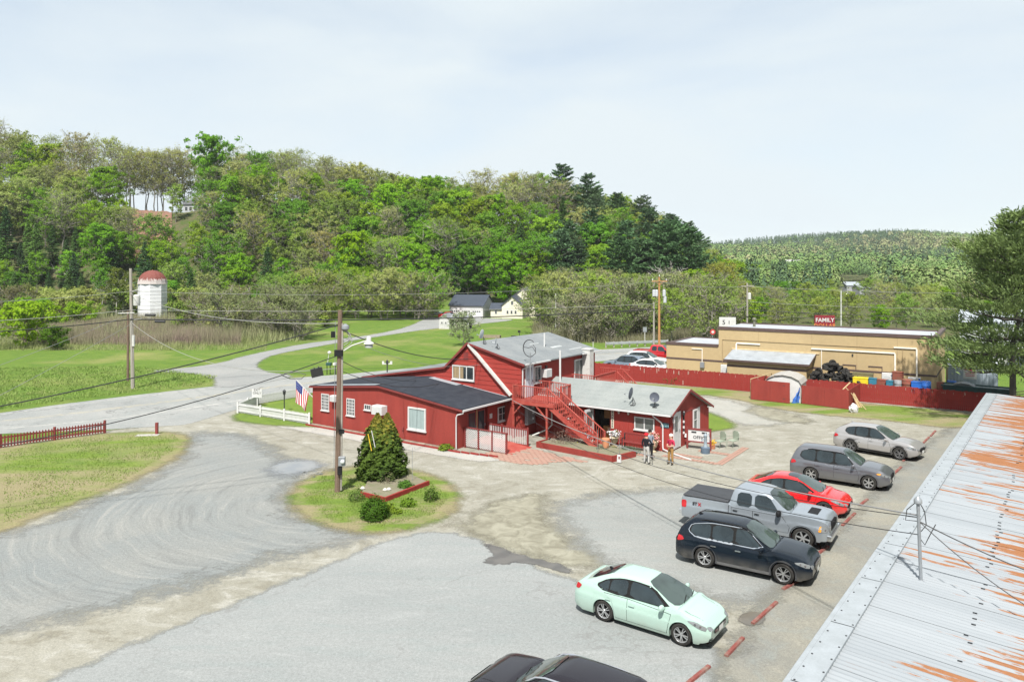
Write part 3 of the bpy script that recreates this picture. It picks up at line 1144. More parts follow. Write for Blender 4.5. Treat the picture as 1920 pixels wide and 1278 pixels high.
# skyline reference: tree-top height above the crest, read along the photograph
HILLN = 0
woods_rest = []
y = 172.0
row = 0
while y < 262:
 step = 6.6 if y < 215 else 7.6
 a0, a1 = -110, 1370
 x = (a0 - 960) / FL * y + (row % 2) * step * 0.5
 xe = (a1 - 960) / FL * y
 while x < xe:
  xx = x + rnd.uniform(-2.3, 2.3)
  yy = y + rnd.uniform(-2.3, 2.3)
  x += step * (1.0 if y < 225 else 1.1)
  a = 960 + FL * xx / yy
  h = hz(xx, yy)
  # the slip of red earth and the house on the bluff stay clear
  if 245 < a < 318 and 202 < yy < 238:
   continue
  if 330 < a < 385 and 203 < yy < 245:
   continue
  if yy < 186 and 150 < a < 520 and rnd.random() < 0.5:
   continue
  if 790 < a < 1060 and yy < 186:
   continue
  if a > 1240 and yy > 236:
   continue
  crestrow = yy > 228
  # which kind grows here
  u = rnd.random()
  if 230 < a < 560 and yy < 198:
   kind = 'birch' if u < 0.42 else ('airy' if u < 0.75 else ('spruce' if u < 0.87 else 'maple'))
  elif a > 1050 and a < 1330 and yy > 180:
   kind = 'pine' if u < 0.40 else ('spruce' if u < 0.48 else ('airy' if u < 0.78 else 'maple'))
   if a > 1215 and kind != 'pine' and rnd.random() < 0.4:
    kind = 'pine'
  elif a < 230 and yy < 205:
   kind = 'spruce' if u < 0.5 else ('maple' if u < 0.62 else ('birch' if u < 0.85 else 'airy'))
  elif 100 < a < 350 and crestrow:
   kind = 'bud' if u < 0.88 else 'airy'
   if rnd.random() < 0.35:
    continue
  elif 380 < a < 640 and crestrow:
   kind = 'bud' if u < 0.6 else ('airy' if u < 0.92 else 'maple')
  elif 860 < a < 1050 and yy > 215:
   kind = 'bud' if u < 0.55 else 'airy'
  elif 620 < a < 1000:
   kind = 'maple' if u < 0.50 else ('airy' if u < 0.80 else ('bud' if u < 0.92 else 'spruce'))
  else:
   kind = 'airy' if u < 0.42 else ('maple' if u < 0.57 else ('birch' if u < 0.72 else ('bud' if u < 0.93 else 'spruce')))
  i = rnd.randrange(3 if kind in ('maple', 'airy', 'bud', 'pine') else 2)
  s = rnd.uniform(0.78, 1.12)
  if yy < 186:
   s *= 0.72
  sz = 1.0
  if a < 380 and crestrow:
   s, sz = rnd.uniform(0.98, 1.15), 1.22
  if crestrow and kind == 'maple':
   s *= 0.95
  if kind == 'pine':
   s = rnd.uniform(0.72, 0.92)
   if a > 1190:
    s = rnd.uniform(0.86, 1.0)
  if kind == 'spruce':
   s *= 0.95
  if a > 1250:
   s *= 0.92
  col = {'maple': BRIGHT, 'airy': OLIVE, 'bud': TAN if (a < 640 or a > 860) else OLIVE, 'birch': OLIVE + BRIGHT, 'pine': [(1, 1, 1), (0.85, 0.95, 0.9)],
    'spruce': [(0.8, 0.95, 0.55), (0.6, 0.75, 0.6), (1.0, 1.1, 0.6)]}[kind]
  c = jit(rnd.choice(col), 0.2)
  if kind == 'airy' and rnd.random() < 0.42:
   c = jit(rnd.choice(BRIGHT))
  if HILLN < 298 and (yy < 236 or (crestrow and rnd.random() < 0.75)):
   lb = KIND_LABEL[kind].split(' on the')[0].split(' among')[0] + (" at the hill's foot" if yy < 190 else " on the lower slope" if yy < 212 else " on the upper slope" if yy < 228 else " on the crest")
   lb += next(w for q_, w in ((120, " by the picture's edge"), (240, " left of the silo"), (330, " above the silo"), (450, " right of the silo"), (560, " above the lane's junction"), (700, " above the island pole"), (840, " left of the garage"),
          (930, " above the garage"), (1050, " above the farmhouse"), (1190, " left of the orange pole"), (1280, " above the orange pole"), (9999, " at the hill's end")) if a < q_)
   tree(KIND_NAME[kind], "%s%d" % (kind, i), xx, yy, s, c, lb, 'tree', KIND_GROUP[kind], sz=sz)
   HILLN += 1
  else:
   woods_rest.append((kind, i, xx, yy, s, c, sz))
 y += step * 0.86
 row += 1
print("hill trees", HILLN, "rest", len(woods_rest))


# landmark trees
for a_, Y_ in ((252, 241), (272, 244), (290, 240), (305, 246), (322, 242), (338, 248), (236, 243)):
 p = PY(a_, Y_)
 tree('budding_tree', 'bud%d' % (a_ % 3), p.x, Y_, rnd.uniform(0.95, 1.1), jit(TAN[0]), 'tall thin crowned tree on the bluff edge by the red earth slip', 'tree', 'thin trees on the bluff edge', sz=1.25)
def lm(name, key, px, Y, s, col, label, **k):
 p = PY(px, Y)
 return tree(name, key, p.x, Y, s, col, label, **k)


lm("maple_tree", "maple0", 400, 232, 1.30, (0.17, 0.36, 0.03), "tall bright green maple standing above the skyline beside the bluff house", sz=1.25)
lm("maple_tree", "maple1", 668, 190, 1.18, (0.26, 0.42, 0.02), "broad vivid yellow green maple low on the slope above the lane")
lm("maple_tree", "maple2", 950, 184, 1.0, (0.18, 0.38, 0.02), "deep green round maple rising behind the white garage")
lm("maple_tree", "maple0", 815, 236, 1.05, (0.16, 0.34, 0.03), "rich green maple on the ridge top between paler trees")
lm("evergreen_tree", "spruce0", 138, 214, 0.88, (0.95, 1.15, 0.55), "small pointed cedar on the bluff in front of bare trees")
lm("budding_tree", "bud2", 697, 240, 0.85, (0.24, 0.23, 0.15), "leafless grey round headed tree alone on the ridge line")
lm("white_pine", "pine0", 1055, 232, 1.02, (0.85, 0.95, 0.9), "dark pine standing above the hardwoods at the ridge's dip")
lm("white_pine", "pine1", 1105, 226, 0.98, (0.9, 1, 0.95), "dark pine with an open ragged top next to the dip in the ridge")
lm("white_pine", "pine2", 1165, 178, 0.98, (0.9, 1.05, 0.9), "full dark pine whose boughs reach down to the scrub")
lm("white_pine", "pine1", 1243, 176, 1.12, (1.0, 1.15, 1.0), "largest white pine at the hill's end above the dead tree")
lm("white_pine", "pine0", 1285, 178, 1.08, (1.0, 1.15, 1.0), "white pine with long feathered boughs at the very end of the hill")
lm("white_pine", "pine2", 1205, 182, 0.95, (1.0, 1.1, 1.0), "white pine squeezed between the two largest pines")
lm("white_pine", "pine0", 1318, 186, 0.72, (1.0, 1.1, 1.0), "small outlying pine against the far ridge")
lm("dead_tree", "bare0", 1255, 150, 1.12, (1, 1, 1), "leafless grey spreading tree in front of the dark pines")
lm("maple_tree", "maple1", 1305, 148, 0.78, (0.25, 0.40, 0.025), "yellow green maple beside the leafless grey tree")
lm("hardwood_tree", "airy1", 1345, 152, 0.85, (0.31, 0.31, 0.07), "rounded golden olive tree at the end of the slope")
lm("birch_tree", "birch0", 218, 168, 0.9, (0.16, 0.2, 0.04), "tall white stemmed birch just behind the silo")
lm("bush", "bush0", 45, 104, 1.62, (0.30, 0.46, 0.03), "big bright lime green bush at the edge of the rough field", cat='bush')
lm("bush", "bush1", 100, 101, 0.85, (0.12, 0.22, 0.025), "low darker green bush beside the big lime green one", cat='bush')

# light scrub trees between the road and the hill, right of the white house
scr = 0
mark = lambda a, w: next(t for q_, t in w if a < q_)
M1 = ((1080, ' near the farmhouse'), (1140, ' beyond the white pole'), (1200, ' above the gabled house roof'), (1260, ' by the orange pole'), (1310, ' past the orange pole'), (9999, ' above the store annex'))
M2 = ((1450, ' by the price sign'), (1530, ' left of the FAMILY sign'), (1600, ' around the FAMILY sign'), (1690, ' above the store roof'), (1780, ' left of the large pine'), (9999, ' behind the large pine'))
M3 = ((60, ' by the lime bush'), (160, ' past the lime bush'), (250, ' left of the silo'), (345, ' beside the silo'), (430, ' right of the silo'), (520, ' over the thicket end'), (9999, ' above the lane'))
for Y, n, lo, hi in ((152, 15, 1000, 1350), (138, 14, 1010, 1330), (124, 13, 1020, 1330), (112, 12, 1035, 1400)):
 for k in range(n):
  a = lo + (hi - lo) * (k + rnd.random() * 0.8) / n
  yy = Y + rnd.uniform(-5, 5)
  if a > 1180 and yy < 108 or (a > 1190 and yy < 116 and rnd.random() < 0.5):
   yy += 12
  p = PY(a, yy)
  u = rnd.random()
  if u < 0.62:
   key, col, nm, lb, gr = "scrub%d" % rnd.randrange(3), rnd.choice([(0.24, 0.27, 0.09), (0.26, 0.28, 0.14), (0.22, 0.29, 0.08), (0.30, 0.31, 0.17)]), "scrub_tree", \
    "grey brown many stemmed scrub tree budding behind the guardrail", "scrub trees behind the guardrail"
   s = rnd.uniform(0.95, 1.3) * (1.0 if Y > 120 else 0.85)
  elif u < 0.86:
   key, col, nm, lb, gr = "airy%d" % rnd.randrange(3), rnd.choice(OLIVE), "hardwood_tree", "small olive tree among the scrub behind the guardrail", "olive trees behind the guardrail"
   s = rnd.uniform(0.55, 0.72)
  else:
   key, col, nm, lb, gr = "maple%d" % rnd.randrange(3), rnd.choice(BRIGHT), "maple_tree", "small bright green tree in the scrub behind the guardrail", "green trees behind the guardrail"
   s = rnd.uniform(0.45, 0.6)
  tree(nm, key, p.x, yy, s, jit(col), lb.replace(' behind the guardrail', '') + (' in front' if Y < 120 else ' in the middle' if Y < 145 else ' at the back') + mark(a, M1), 'tree', gr)
  scr += 1

# belt of trees behind the tan store
for Y, n, lo, hi, sm in ((215, 20, 1350, 1990, 0.54), (182, 20, 1350, 1990, 0.48), (155, 20, 1350, 1990, 0.45), (132, 16, 1400, 1990, 0.42)):
 for k in range(n):
  a = lo + (hi - lo) * (k + rnd.random() * 0.8) / n
  yy = Y + rnd.uniform(-7, 7)
  p = PY(a, yy)
  u = rnd.random()
  kind = 'airy' if u < 0.4 else ('bud' if u < 0.6 else ('maple' if u < 0.8 else 'birch'))
  if 1570 < a < 1620 and Y in (182, 155, 215):
   continue
  col = {'airy': OLIVE, 'bud': TAN, 'maple': BRIGHT, 'birch': OLIVE}[kind]
  i = rnd.randrange(3 if kind != 'birch' else 2)
  lb = {'airy': "olive tree in thin leaf in the belt behind the tan store", 'bud': "tan budding tree in the belt behind the tan store",
    'maple': "fresh green tree in the belt behind the tan store", 'birch': "slim pale stemmed tree in the belt behind the tan store"}[kind]
  tree(KIND_NAME[kind], "%s%d" % (kind, i), p.x, yy, sm * rnd.uniform(0.8, 1.15), jit(rnd.choice(col)), lb.replace(' the belt', ' row %s' % 'one two three four'.split()[(215, 182, 155, 132).index(Y)]).replace(' the tan', ' the') + mark(a, M2), 'tree', lb.split(' in ')[0] + 's behind the store')

# field edge bushes under the hill, left of the lane
for k in range(46):
 a = rnd.uniform(-60, 620)
 Y = rnd.uniform(120, 172) if a < 430 else rnd.uniform(140, 176)
 if 235 < a < 340 and Y < 165:
  continue
 p = PY(a, Y)
 u = rnd.random()
 if u < 0.35:
  key, col, nm = "scrub%d" % rnd.randrange(3), rnd.choice([(0.22, 0.21, 0.10), (0.20, 0.22, 0.07)]), "scrub_tree"
  s = rnd.uniform(0.6, 0.95)
  lb = "pale twiggy scrub tree at the foot of the wooded hill"
  gr = "scrub trees at the foot of the hill"
 else:
  key, col, nm = "bush%d" % rnd.randrange(2), rnd.choice(BRIGHT + OLIVE + OLIVE), "bush"
  s = rnd.uniform(1.0, 1.9)
  lb = "rounded light green bush at the foot of the wooded hill"
  gr = "bushes at the foot of the hill"
 tree(nm, key, p.x, Y, s, jit(col), ('large ' if s > 1.45 else 'small ' if nm == 'bush' else '') + lb + mark(a, M3), 'bush' if nm == 'bush' else 'tree', gr)
for k in range(14):
 p = PY(395 + 175 * rnd.random(), rnd.uniform(114, 136))
 tree("scrub_tree", "scrub%d" % rnd.randrange(3), p.x, p.y, rnd.uniform(0.7, 1.0), jit((0.25, 0.28, 0.12)), "pale stemmed scrub tree between the thicket and the lane", 'tree', "scrub trees beside the lane")
for k in range(15):
 a = 500 + 330 * (k + rnd.random()) / 15
 Y = 160 + rnd.uniform(-4, 10)
 p = PY(a, Y)
 key = rnd.choice(["scrub0", "scrub1", "airy0", "airy2", "scrub2"])
 tree("hardwood_tree", key, p.x, Y, rnd.uniform(0.6, 0.8) if 'airy' in key else rnd.uniform(1.0, 1.3), jit(rnd.choice(OLIVE + BRIGHT[:2])), "young tree at the wood's edge above the lane", 'tree', "young trees above the lane")

# the rest of the wood, behind the trees that stand in front
if woods_rest:
 allV, allF, mi, tone = [], [], [], []
 o_ = 0
 for kind, i, xx, yy, s, c, sz in woods_rest:
  TV, TF, LV, LF = PROTO["%s%d" % (kind, i)][2]
  ang = rnd.random() * 2 * PI
  R_ = np.array([[math.cos(ang), -math.sin(ang), 0], [math.sin(ang), math.cos(ang), 0], [0, 0, 1]])
  sel = np.arange(len(LF))[::2]
  lv = LV.reshape(-1, 4, 3)[sel].reshape(-1, 3)
  for V, F, q in ((TV[:8 * 4], TF[:7 * 4], 0), (lv, np.arange(len(lv)).reshape(-1, 4), 1 if kind in ('pine', 'spruce') else 2)):
   W = (V * np.array([s, s, s * sz])) @ R_.T * (1.0) + np.array([xx, yy, hz(xx, yy)])
   allV.append(W)
   allF.append(F + o_)
   o_ += len(V)
   mi.append(np.full(len(F), q))
 olive = leaf_mat("far_wood_leaves", (0.26, 0.28, 0.09), (0.2, 0.26, 0.07), 0.35, objcol=False)
 needle2 = leaf_mat("far_wood_needles", (0.075, 0.115, 0.055), (0.05, 0.085, 0.045), 0.15, objcol=False)
 tag(link("hilltop_wood", np_mesh("hilltop_wood", np.concatenate(allV), np.concatenate(allF), [BARK, needle2, olive], midx=np.concatenate(mi))),
  "wood continuing over the hilltop behind the ridge trees", "wood", kind='stuff')


# far ridge: thousands of crowns
def far_woods(sd, N, y0, y1, k, s1, s2):
 rs = np.random.RandomState(sd)
 Y = np.sqrt(rs.uniform(y0 ** 2, y1 ** 2, N))
 a = rs.uniform(1225, 2080, N)
 X = (a - 960) / FL * Y
 Z = hfun(X, Y)
 conif = (np.sin(X * 0.012 + 2) + np.sin(Y * 0.009 + X * 0.004) + rs.normal(size=N) * 0.7 + (Y > 950) * 0.8 - (a > 1700) * 0.7) > 0.45
 keep = ~((np.abs(a - 1483) < 9) & (Y < 600) & (Y > 480)) & ~((np.abs(a - 1562) < 16) & (Y < 640) & (Y > 500)) & ~((np.abs(a - 1600) < 40) & (Y < 420))
 X, Y, Z, conif, a = X[keep], Y[keep], Z[keep], conif[keep], a[keep]
 N = len(X)
 Hh = rs.uniform(8, 13, N) * np.where(conif, 1.1, 1.0)
 Rr = np.where(conif, rs.uniform(1.8, 3.0, N), rs.uniform(3.0, 5.0, N))
 u = rs.rand(N, k)
 th = rs.rand(N, k) * 2 * PI
 ph = np.arccos(1 - 1.55 * rs.rand(N, k))
 # hardwoods: knobbly domes; conifers: ragged cones
 dx = np.sin(ph) * np.cos(th)
 dy = np.sin(ph) * np.sin(th)
 dz = np.cos(ph)
 rr = 0.75 + 0.3 * rs.rand(N, k)
 hx = dx * Rr[:, None] * rr
 hy = dy * Rr[:, None] * rr
 hzz = Hh[:, None] * 0.62 + dz * Hh[:, None] * 0.38 * rr
 cx_ = np.cos(th) * Rr[:, None] * (1 - u) * 1.1
 cy_ = np.sin(th) * Rr[:, None] * (1 - u) * 1.1
 cz_ = Hh[:, None] * (0.12 + 0.92 * u)
 cf = conif[:, None]
 ox, oy, oz = np.where(cf, cx_, hx), np.where(cf, cy_, hy), np.where(cf, cz_, hzz)
 nx_, ny_, nz_ = np.where(cf, np.cos(th), dx), np.where(cf, np.sin(th), dy), np.where(cf, 0.5, dz)
 cen = np.stack([X[:, None] + ox, Y[:, None] + oy, Z[:, None] + oz], -1).reshape(-1, 3)
 nor = np.stack([nx_, ny_, nz_ + 0.2], -1).reshape(-1, 3) + rs.normal(size=(N * k, 3)) * 0.22
 size = (np.where(conif, s1, s2)[:, None] * np.ones((1, k))).ravel()
 V, F = cards(rs, cen, nor, size, 0.8)
 pt = 0.55 + 0.22 * np.sin(X * 0.021 + 1) * np.cos(Y * 0.013 + X * 0.006) + 0.2 * (a > 1600) * (Y > 700) * (Y < 1100) + rs.normal(size=N) * 0.13
 tone = np.repeat(np.where(conif, rs.uniform(0, 0.2, N), np.clip(pt, 0.28, 1)), k * 4)
 return V, F, tone


V, F, tone = far_woods(5, 7000, 470, 1420, 46, 1.2, 2.1)
V2, F2, t2 = far_woods(6, 1300, 200, 470, 170, 0.62, 0.85)
V, F, tone = np.concatenate([V, V2]), np.concatenate([F, F2 + len(V)]), np.concatenate([tone, t2])
m, nt, b = new_mat("ridge_foliage")
at = nt.nodes.new('ShaderNodeAttribute')
at.attribute_name = 'tone'
cr = nt.nodes.new('ShaderNodeValToRGB')
cr.color_ramp.elements[0].color = (0.07, 0.115, 0.065, 1)
cr.color_ramp.elements[1].color = (0.235, 0.235, 0.125, 1)
for pos, c in ((0.25, (0.085, 0.135, 0.065)), (0.35, (0.115, 0.20, 0.06)), (0.5, (0.135, 0.215, 0.065)), (0.65, (0.16, 0.215, 0.08)), (0.8, (0.20, 0.225, 0.10))):
 e = cr.color_ramp.elements.new(pos)
 e.color = (*c, 1)
nt.links.new(at.outputs['Fac'], cr.inputs[0])
nt.links.new(cr.outputs[0], b.inputs['Base Color'])
b.inputs['Roughness'].default_value = 1
b.inputs['Specular IOR Level'].default_value = 0
tag(link("ridge_woods", np_mesh("ridge_woods", V, F, m, {'tone': tone})), "mixed woods covering the far ridge and valley floor", "woods", kind='stuff')


# brush: reddish stems and dry grass in the rough field
def stems(name, n, area, h0, h1, material, seed, tone_mat=None, w=0.05, lean=0.35, label="", cat="brush"):
 rs = np.random.RandomState(seed)
 a0, a1, y0, y1 = area
 Y = 1 / rs.uniform(1 / y1, 1 / y0, n)
 a = rs.uniform(a0, a1, n)
 X = (a - 960) / FL * Y
 k = (np.sin(X * 0.35) * np.sin(Y * 0.3 + X * 0.1) + rs.rand(n) * 1.6) > 0.25
 X, Y = X[k], Y[k]
 n = len(X)
 Z = hfun(X, Y)
 H = rs.uniform(h0, h1, n) * (0.75 + 0.25 * np.sin(X * 0.25))
 th = rs.rand(n) * 2 * PI
 lx, ly = rs.normal(size=n) * lean * H, rs.normal(size=n) * lean * H
 wx, wy = np.cos(th) * w / 2, np.sin(th) * w / 2
 b0 = np.stack([X - wx, Y - wy, Z - 0.05], -1)
 b1 = np.stack([X + wx, Y + wy, Z - 0.05], -1)
 t = np.stack([X + lx, Y + ly, Z + H], -1)
 V = np.stack([b0, b1, t], 1).reshape(-1, 3)
 F = np.arange(n * 3).reshape(n, 3)
 tag(link(name, np_mesh(name, V, F, material)), label, cat, kind='stuff')


stems("thicket", 62000, (70, 450, 107, 150), 1.2, 3.0, STEM_R, 3, w=0.045, lean=0.16, label="reddish brown leafless thicket in the rough field by the silo", cat="thicket")
stems("thicket_grass", 26000, (-120, 500, 100, 122), 0.3, 1.1, mat("dry_grass", (0.25, 0.25, 0.13), 0.95, var=0.2, vs_=0.3, col2=(0.17, 0.22, 0.06), amt=1), 4, w=0.05, label="dry pale grass along the front of the thicket", cat="dry grass")
stems("thicket_leaves", 26000, (-120, 560, 112, 170), 0.8, 3.0, mat("young_brush_green", (0.20, 0.25, 0.09), 0.95, var=0.2, vs_=0.2, col2=(0.26, 0.25, 0.15), amt=1), 6, w=0.09, lean=0.2, label="low greenish brush under the wooded hill", cat="brush")
stems("roadside_brush", 30000, (1000, 1400, 110, 136), 0.6, 2.8, mat("grey_brush", (0.22, 0.20, 0.13), 0.95, var=0.2, vs_=0.3, col2=(0.13, 0.17, 0.05)), 7, w=0.06, lean=0.22, label="tangled grey green brush behind the guardrail", cat="brush")


# grass tufts on the near lawns and the rough verge across the road
def tufts(name, poly, n, h, material, seed, label, w=0.03):
 rs = np.random.RandomState(seed)
 xs = [p[0] for p in poly]
 ys = [p[1] for p in poly]
 X = rs.uniform(min(xs), max(xs), n)
 Y = rs.uniform(min(ys), max(ys), n)
 D = sdf(poly, X, Y)
 k = (D > 0.15) & ((np.sin(X * 1.7) * np.sin(Y * 1.3) + rs.rand(n)) > 0.0)
 X, Y = X[k], Y[k]
 n = len(X)
 Z = hfun(X, Y) + 0.015
 H = h * rs.uniform(0.5, 1.3, n)
 th = rs.rand(n) * 2 * PI
 wx, wy = np.cos(th) * w / 2, np.sin(th) * w / 2
 lx, ly = rs.normal(size=n) * 0.4 * H, rs.normal(size=n) * 0.4 * H
 V = np.stack([np.stack([X - wx, Y - wy, Z], -1), np.stack([X + wx, Y + wy, Z], -1), np.stack([X + lx, Y + ly, Z + H], -1)], 1).reshape(-1, 3)
 tag(link(name, np_mesh(name, V, np.arange(n * 3).reshape(n, 3), material)), label, "grass", kind='stuff')


gm = mat("grass_blades", (0.125, 0.20, 0.035), 0.9, var=0.25, vs_=0.7, col2=(0.20, 0.18, 0.075), lo=0.45, hi=0.65)
tufts("island_blades", px_list([(560, 930), (600, 892), (720, 880), (800, 895), (850, 930), (820, 965), (710, 992), (610, 975)]), 15000, 0.08, gm, 21, "short grass growing on the island round the utility pole", 0.03)
tufts("lawn_blades", px_list([(0, 845), (197, 815), (330, 815), (350, 832), (240, 900), (120, 945), (0, 990)]), 16000, 0.08, gm, 22, "short grass growing on the lawn by the red picket fence", 0.035)
tufts("verge_blades", px_list([(-300, 750), (0, 690), (250, 685), (410, 705), (390, 722), (250, 736), (0, 768), (-200, 790)]), 34000, 0.17, mat("rough_grass", (0.13, 0.22, 0.04), 0.9, var=0.2, vs_=0.3, col2=(0.22, 0.26, 0.09), amt=1), 23,
  "rough grass on the verge across the road", 0.07)


# the big pine at the right, close and detailed
mt = pine_arrays(121, 14.9, 6.9, 0.27, 1.15, 7, 0.38, 380, 0.06, 0.42, pad=0.55, trunk=0.30, taper=1.0, clump=0.30, asp=0.26, lift=0.75)
nd = leaf_mat("big_pine_needles", (0.205, 0.28, 0.095), (0.135, 0.19, 0.075), 0.25, objcol=False)
bp = PY(1900, 54.6)
o = thing("white_pine", "large white pine leaning over the red fence by the metal roof", "tree", (bp.x, bp.y, 0), 0.4)
link("trunk", np_mesh("trunk", mt[0], mt[1], BARK_D, smooth=True), o)
link("crown", np_mesh("crown", mt[2], mt[3], nd), o)


# dense cedar on the island: two fused peaks, golden tips
def cedar():
 rs = np.random.RandomState(77)
 N = 15000
 cen, nor, tone = [], [], []
 for (cx, cy, R, H, n) in ((-0.20, 0.0, 1.0, 3.0, 7000), (0.25, 0.05, 0.95, 3.0, 6000), (-0.70, -0.1, 0.5, 1.3, 1700)):
  u = rs.rand(n) ** 0.85
  th = rs.rand(n) * 2 * PI
  lump = 1 + 0.17 * np.sin(th * 4 + u * 11) * np.cos(u * 13 + th) + 0.13 * np.sin(th * 8 - u * 23) + rs.normal(size=n) * 0.07
  r = R * (1 - u ** 1.4) ** 0.85 * lump * (0.72 + 0.28 * np.minimum(1, u * 5))
  dep = 1 - 0.34 * rs.rand(n) ** 2
  c = np.stack([cx + np.cos(th) * r * dep, cy + np.sin(th) * r * dep, 0.05 + u * H], -1)
  cen.append(c)
  nor.append(np.stack([np.cos(th), np.sin(th), 0.45 + 0 * th], -1) + rs.normal(size=(n, 3)) * 0.6)
  tone.append(np.clip((u - 0.72) * 2.2 + (dep - 0.93) * 4 + rs.normal(size=n) * 0.22, 0, 1) * 0.75)
 cen, nor, tone = np.concatenate(cen), np.concatenate(nor), np.concatenate(tone)
 V, F = cards(rs, cen, nor, 0.17, 0.55, up=(0, 0, 1))
 return V, F, np.repeat(tone, 4)


V, F, tone = cedar()
cm = leaf_mat("cedar_sprays", (0.085, 0.13, 0.025), (0.05, 0.085, 0.02), 0.2, objcol=False, attr=(0.34, 0.25, 0.045))
c0 = P(716, 898)
o = thing("cedar_tree", "dense two peaked cedar with golden tips behind the brick bed on the island", "tree", (c0.x, c0.y, 0), 0)
o.scale = (1.12, 1.12, 1.12)
link("crown", np_mesh("crown", V, F, cm, {'tone': tone}), o)
tb = MB().tube([(0, 0, 0), (0, 0, 2.2)], [0.12, 0.05], 8)
tb.build("trunk", BARK_D, o)


def small_bush(name, label, p, r, h, col, n, size, seed, cat='shrub', group=None, flat=0.0, spiky=0.0):
 rs = np.random.RandomState(seed)
 th = rs.rand(n) * 2 * PI
 ph = np.arccos(1 - rs.rand(n) * (1.25))
 k = 0.7 + 0.3 * rs.rand(n)
 c = np.stack([np.sin(ph) * np.cos(th) * r * k, np.sin(ph) * np.sin(th) * r * k, np.maximum(0.03, 0.25 * h + np.cos(ph) * h * 0.75 * k)], -1)
 c += rs.normal(size=c.shape) * r * 0.06
 c *= (1 + 0.16 * np.sin(th * 3 + seed) * np.cos(ph * 4) + 0.1 * np.sin(th * 7 + ph * 5))[:, None]
 nn = c / r + rs.normal(size=c.shape) * 0.6
 V, F = cards(rs, c, nn, size, 0.5 if spiky else 0.75, up=(0, 0, 1) if spiky else None)
 m_ = leaf_mat(name + "_leaves", col, tuple(x * 0.6 for x in col), 0.25, objcol=False)
 o = thing(name, label, cat, p, 0, group)
 link("crown", np_mesh("crown", V, F, m_), o)
 mb = MB()
 for i in range(7):
  a = i * 0.9
  mb.tube([(0, 0, -0.02), (math.cos(a) * r * 0.35, math.sin(a) * r * 0.35, h * 0.6)], [0.018, 0.006], 5)
 mb.build("stem", TWIG, o)
 return o


small_bush("round_shrub", "dense dark green rounded shrub in front of the brick edged bed", P(702, 972), 0.62, 0.95, (0.07, 0.145, 0.02), 2600, 0.10, 31, spiky=1)
small_bush("shrub", "loose upright little shrub at the tip of the brick edged bed", P(808, 938), 0.36, 0.62, (0.09, 0.15, 0.03), 420, 0.09, 32)
small_bush("peony_plant", "low bright green clump inside the brick edged bed", P(760, 917), 0.40, 0.42, (0.09, 0.19, 0.03), 900, 0.08, 33)
small_bush("perennial", "light green low clump beside the loose upright shrub", P(765, 948), 0.36, 0.32, (0.15, 0.25, 0.03), 480, 0.09, 34)
small_bush("perennial", "yellow green clump touching the dark rounded shrub", P(728, 958), 0.30, 0.35, (0.19, 0.27, 0.03), 380, 0.09, 35)
small_bush("perennial", "smallest lime clump between shrub and island edge", P(745, 962), 0.25, 0.2, (0.19, 0.28, 0.03), 240, 0.08, 36)
small_bush("grass_clump", "tall grassy clump behind the cedar's foot", P(752, 893), 0.36, 0.6, (0.085, 0.17, 0.035), 700, 0.12, 37, spiky=1)
small_bush("grass_clump", "wispy pale grass clump near the utility pole", P(668, 938), 0.4, 0.5, (0.13, 0.2, 0.05), 420, 0.09, 38, spiky=1)
small_bush("twiggy_shrub", "dry brown twiggy shrub at the cedar's foot", P(727, 908), 0.45, 0.7, (0.16, 0.17, 0.08), 260, 0.06, 39)
small_bush("hosta_plant", "yellow green hosta against the long red wall", P(836, 843), 0.45, 0.32, (0.17, 0.24, 0.03), 320, 0.14, 40)
small_bush("twiggy_shrub", "purple brown leafless shrub beneath the outdoor stairs", P(1057, 836), 0.85, 1.15, (0.20, 0.14, 0.11), 700, 0.06, 41)
small_bush("yellow_flowers", "small yellow flowering clump in the red edged bed", P(1083, 838), 0.2, 0.28, (0.42, 0.36, 0.03), 160, 0.06, 42)
small_bush("blue_green_shrub", "low blue green shrub in the middle of the red edged bed", P(1127, 848), 0.5, 0.42, (0.12, 0.17, 0.12), 520, 0.06, 43)
small_bush("low_evergreen", "spreading grey green juniper at the end of the red edged bed", P(1178, 849), 0.75, 0.32, (0.13, 0.19, 0.12), 900, 0.06, 44)
small_bush("perennial", "dull olive clump beside the clay pot in the bed", P(1150, 846), 0.35, 0.35, (0.16, 0.17, 0.05), 300, 0.06, 45)
for k, (a, yy, rr) in enumerate(((1248, 717, 0.9), (1262, 719, 0.7), (1274, 720, 0.8))):
 small_bush("leafy_plant", ["first", "middle", "last"][k] + " of three weedy green plants beyond the office roof", P(a, yy), rr, 1.1, (0.12, 0.18, 0.045), 420, 0.11, 46 + k)
# flowering white tree on the lawn
fp = P(868, 648)
tf = broadleaf(66, 4.6, 2.0, 0.12, 18, 5, 20, 0.2, 0.45, 0.08, 0.8, 1.0)
o = thing("blossom_tree", "small tree in white blossom on the lawn past the red gable", "tree", (fp.x, fp.y, 0), 0)
link("trunk", np_mesh("trunk", tf[0], tf[1], BARK, smooth=True), o)
c_ = link("crown", np_mesh("crown", tf[2], tf[3], LEAF), o)
c_.color = (0.33, 0.38, 0.22, 1)
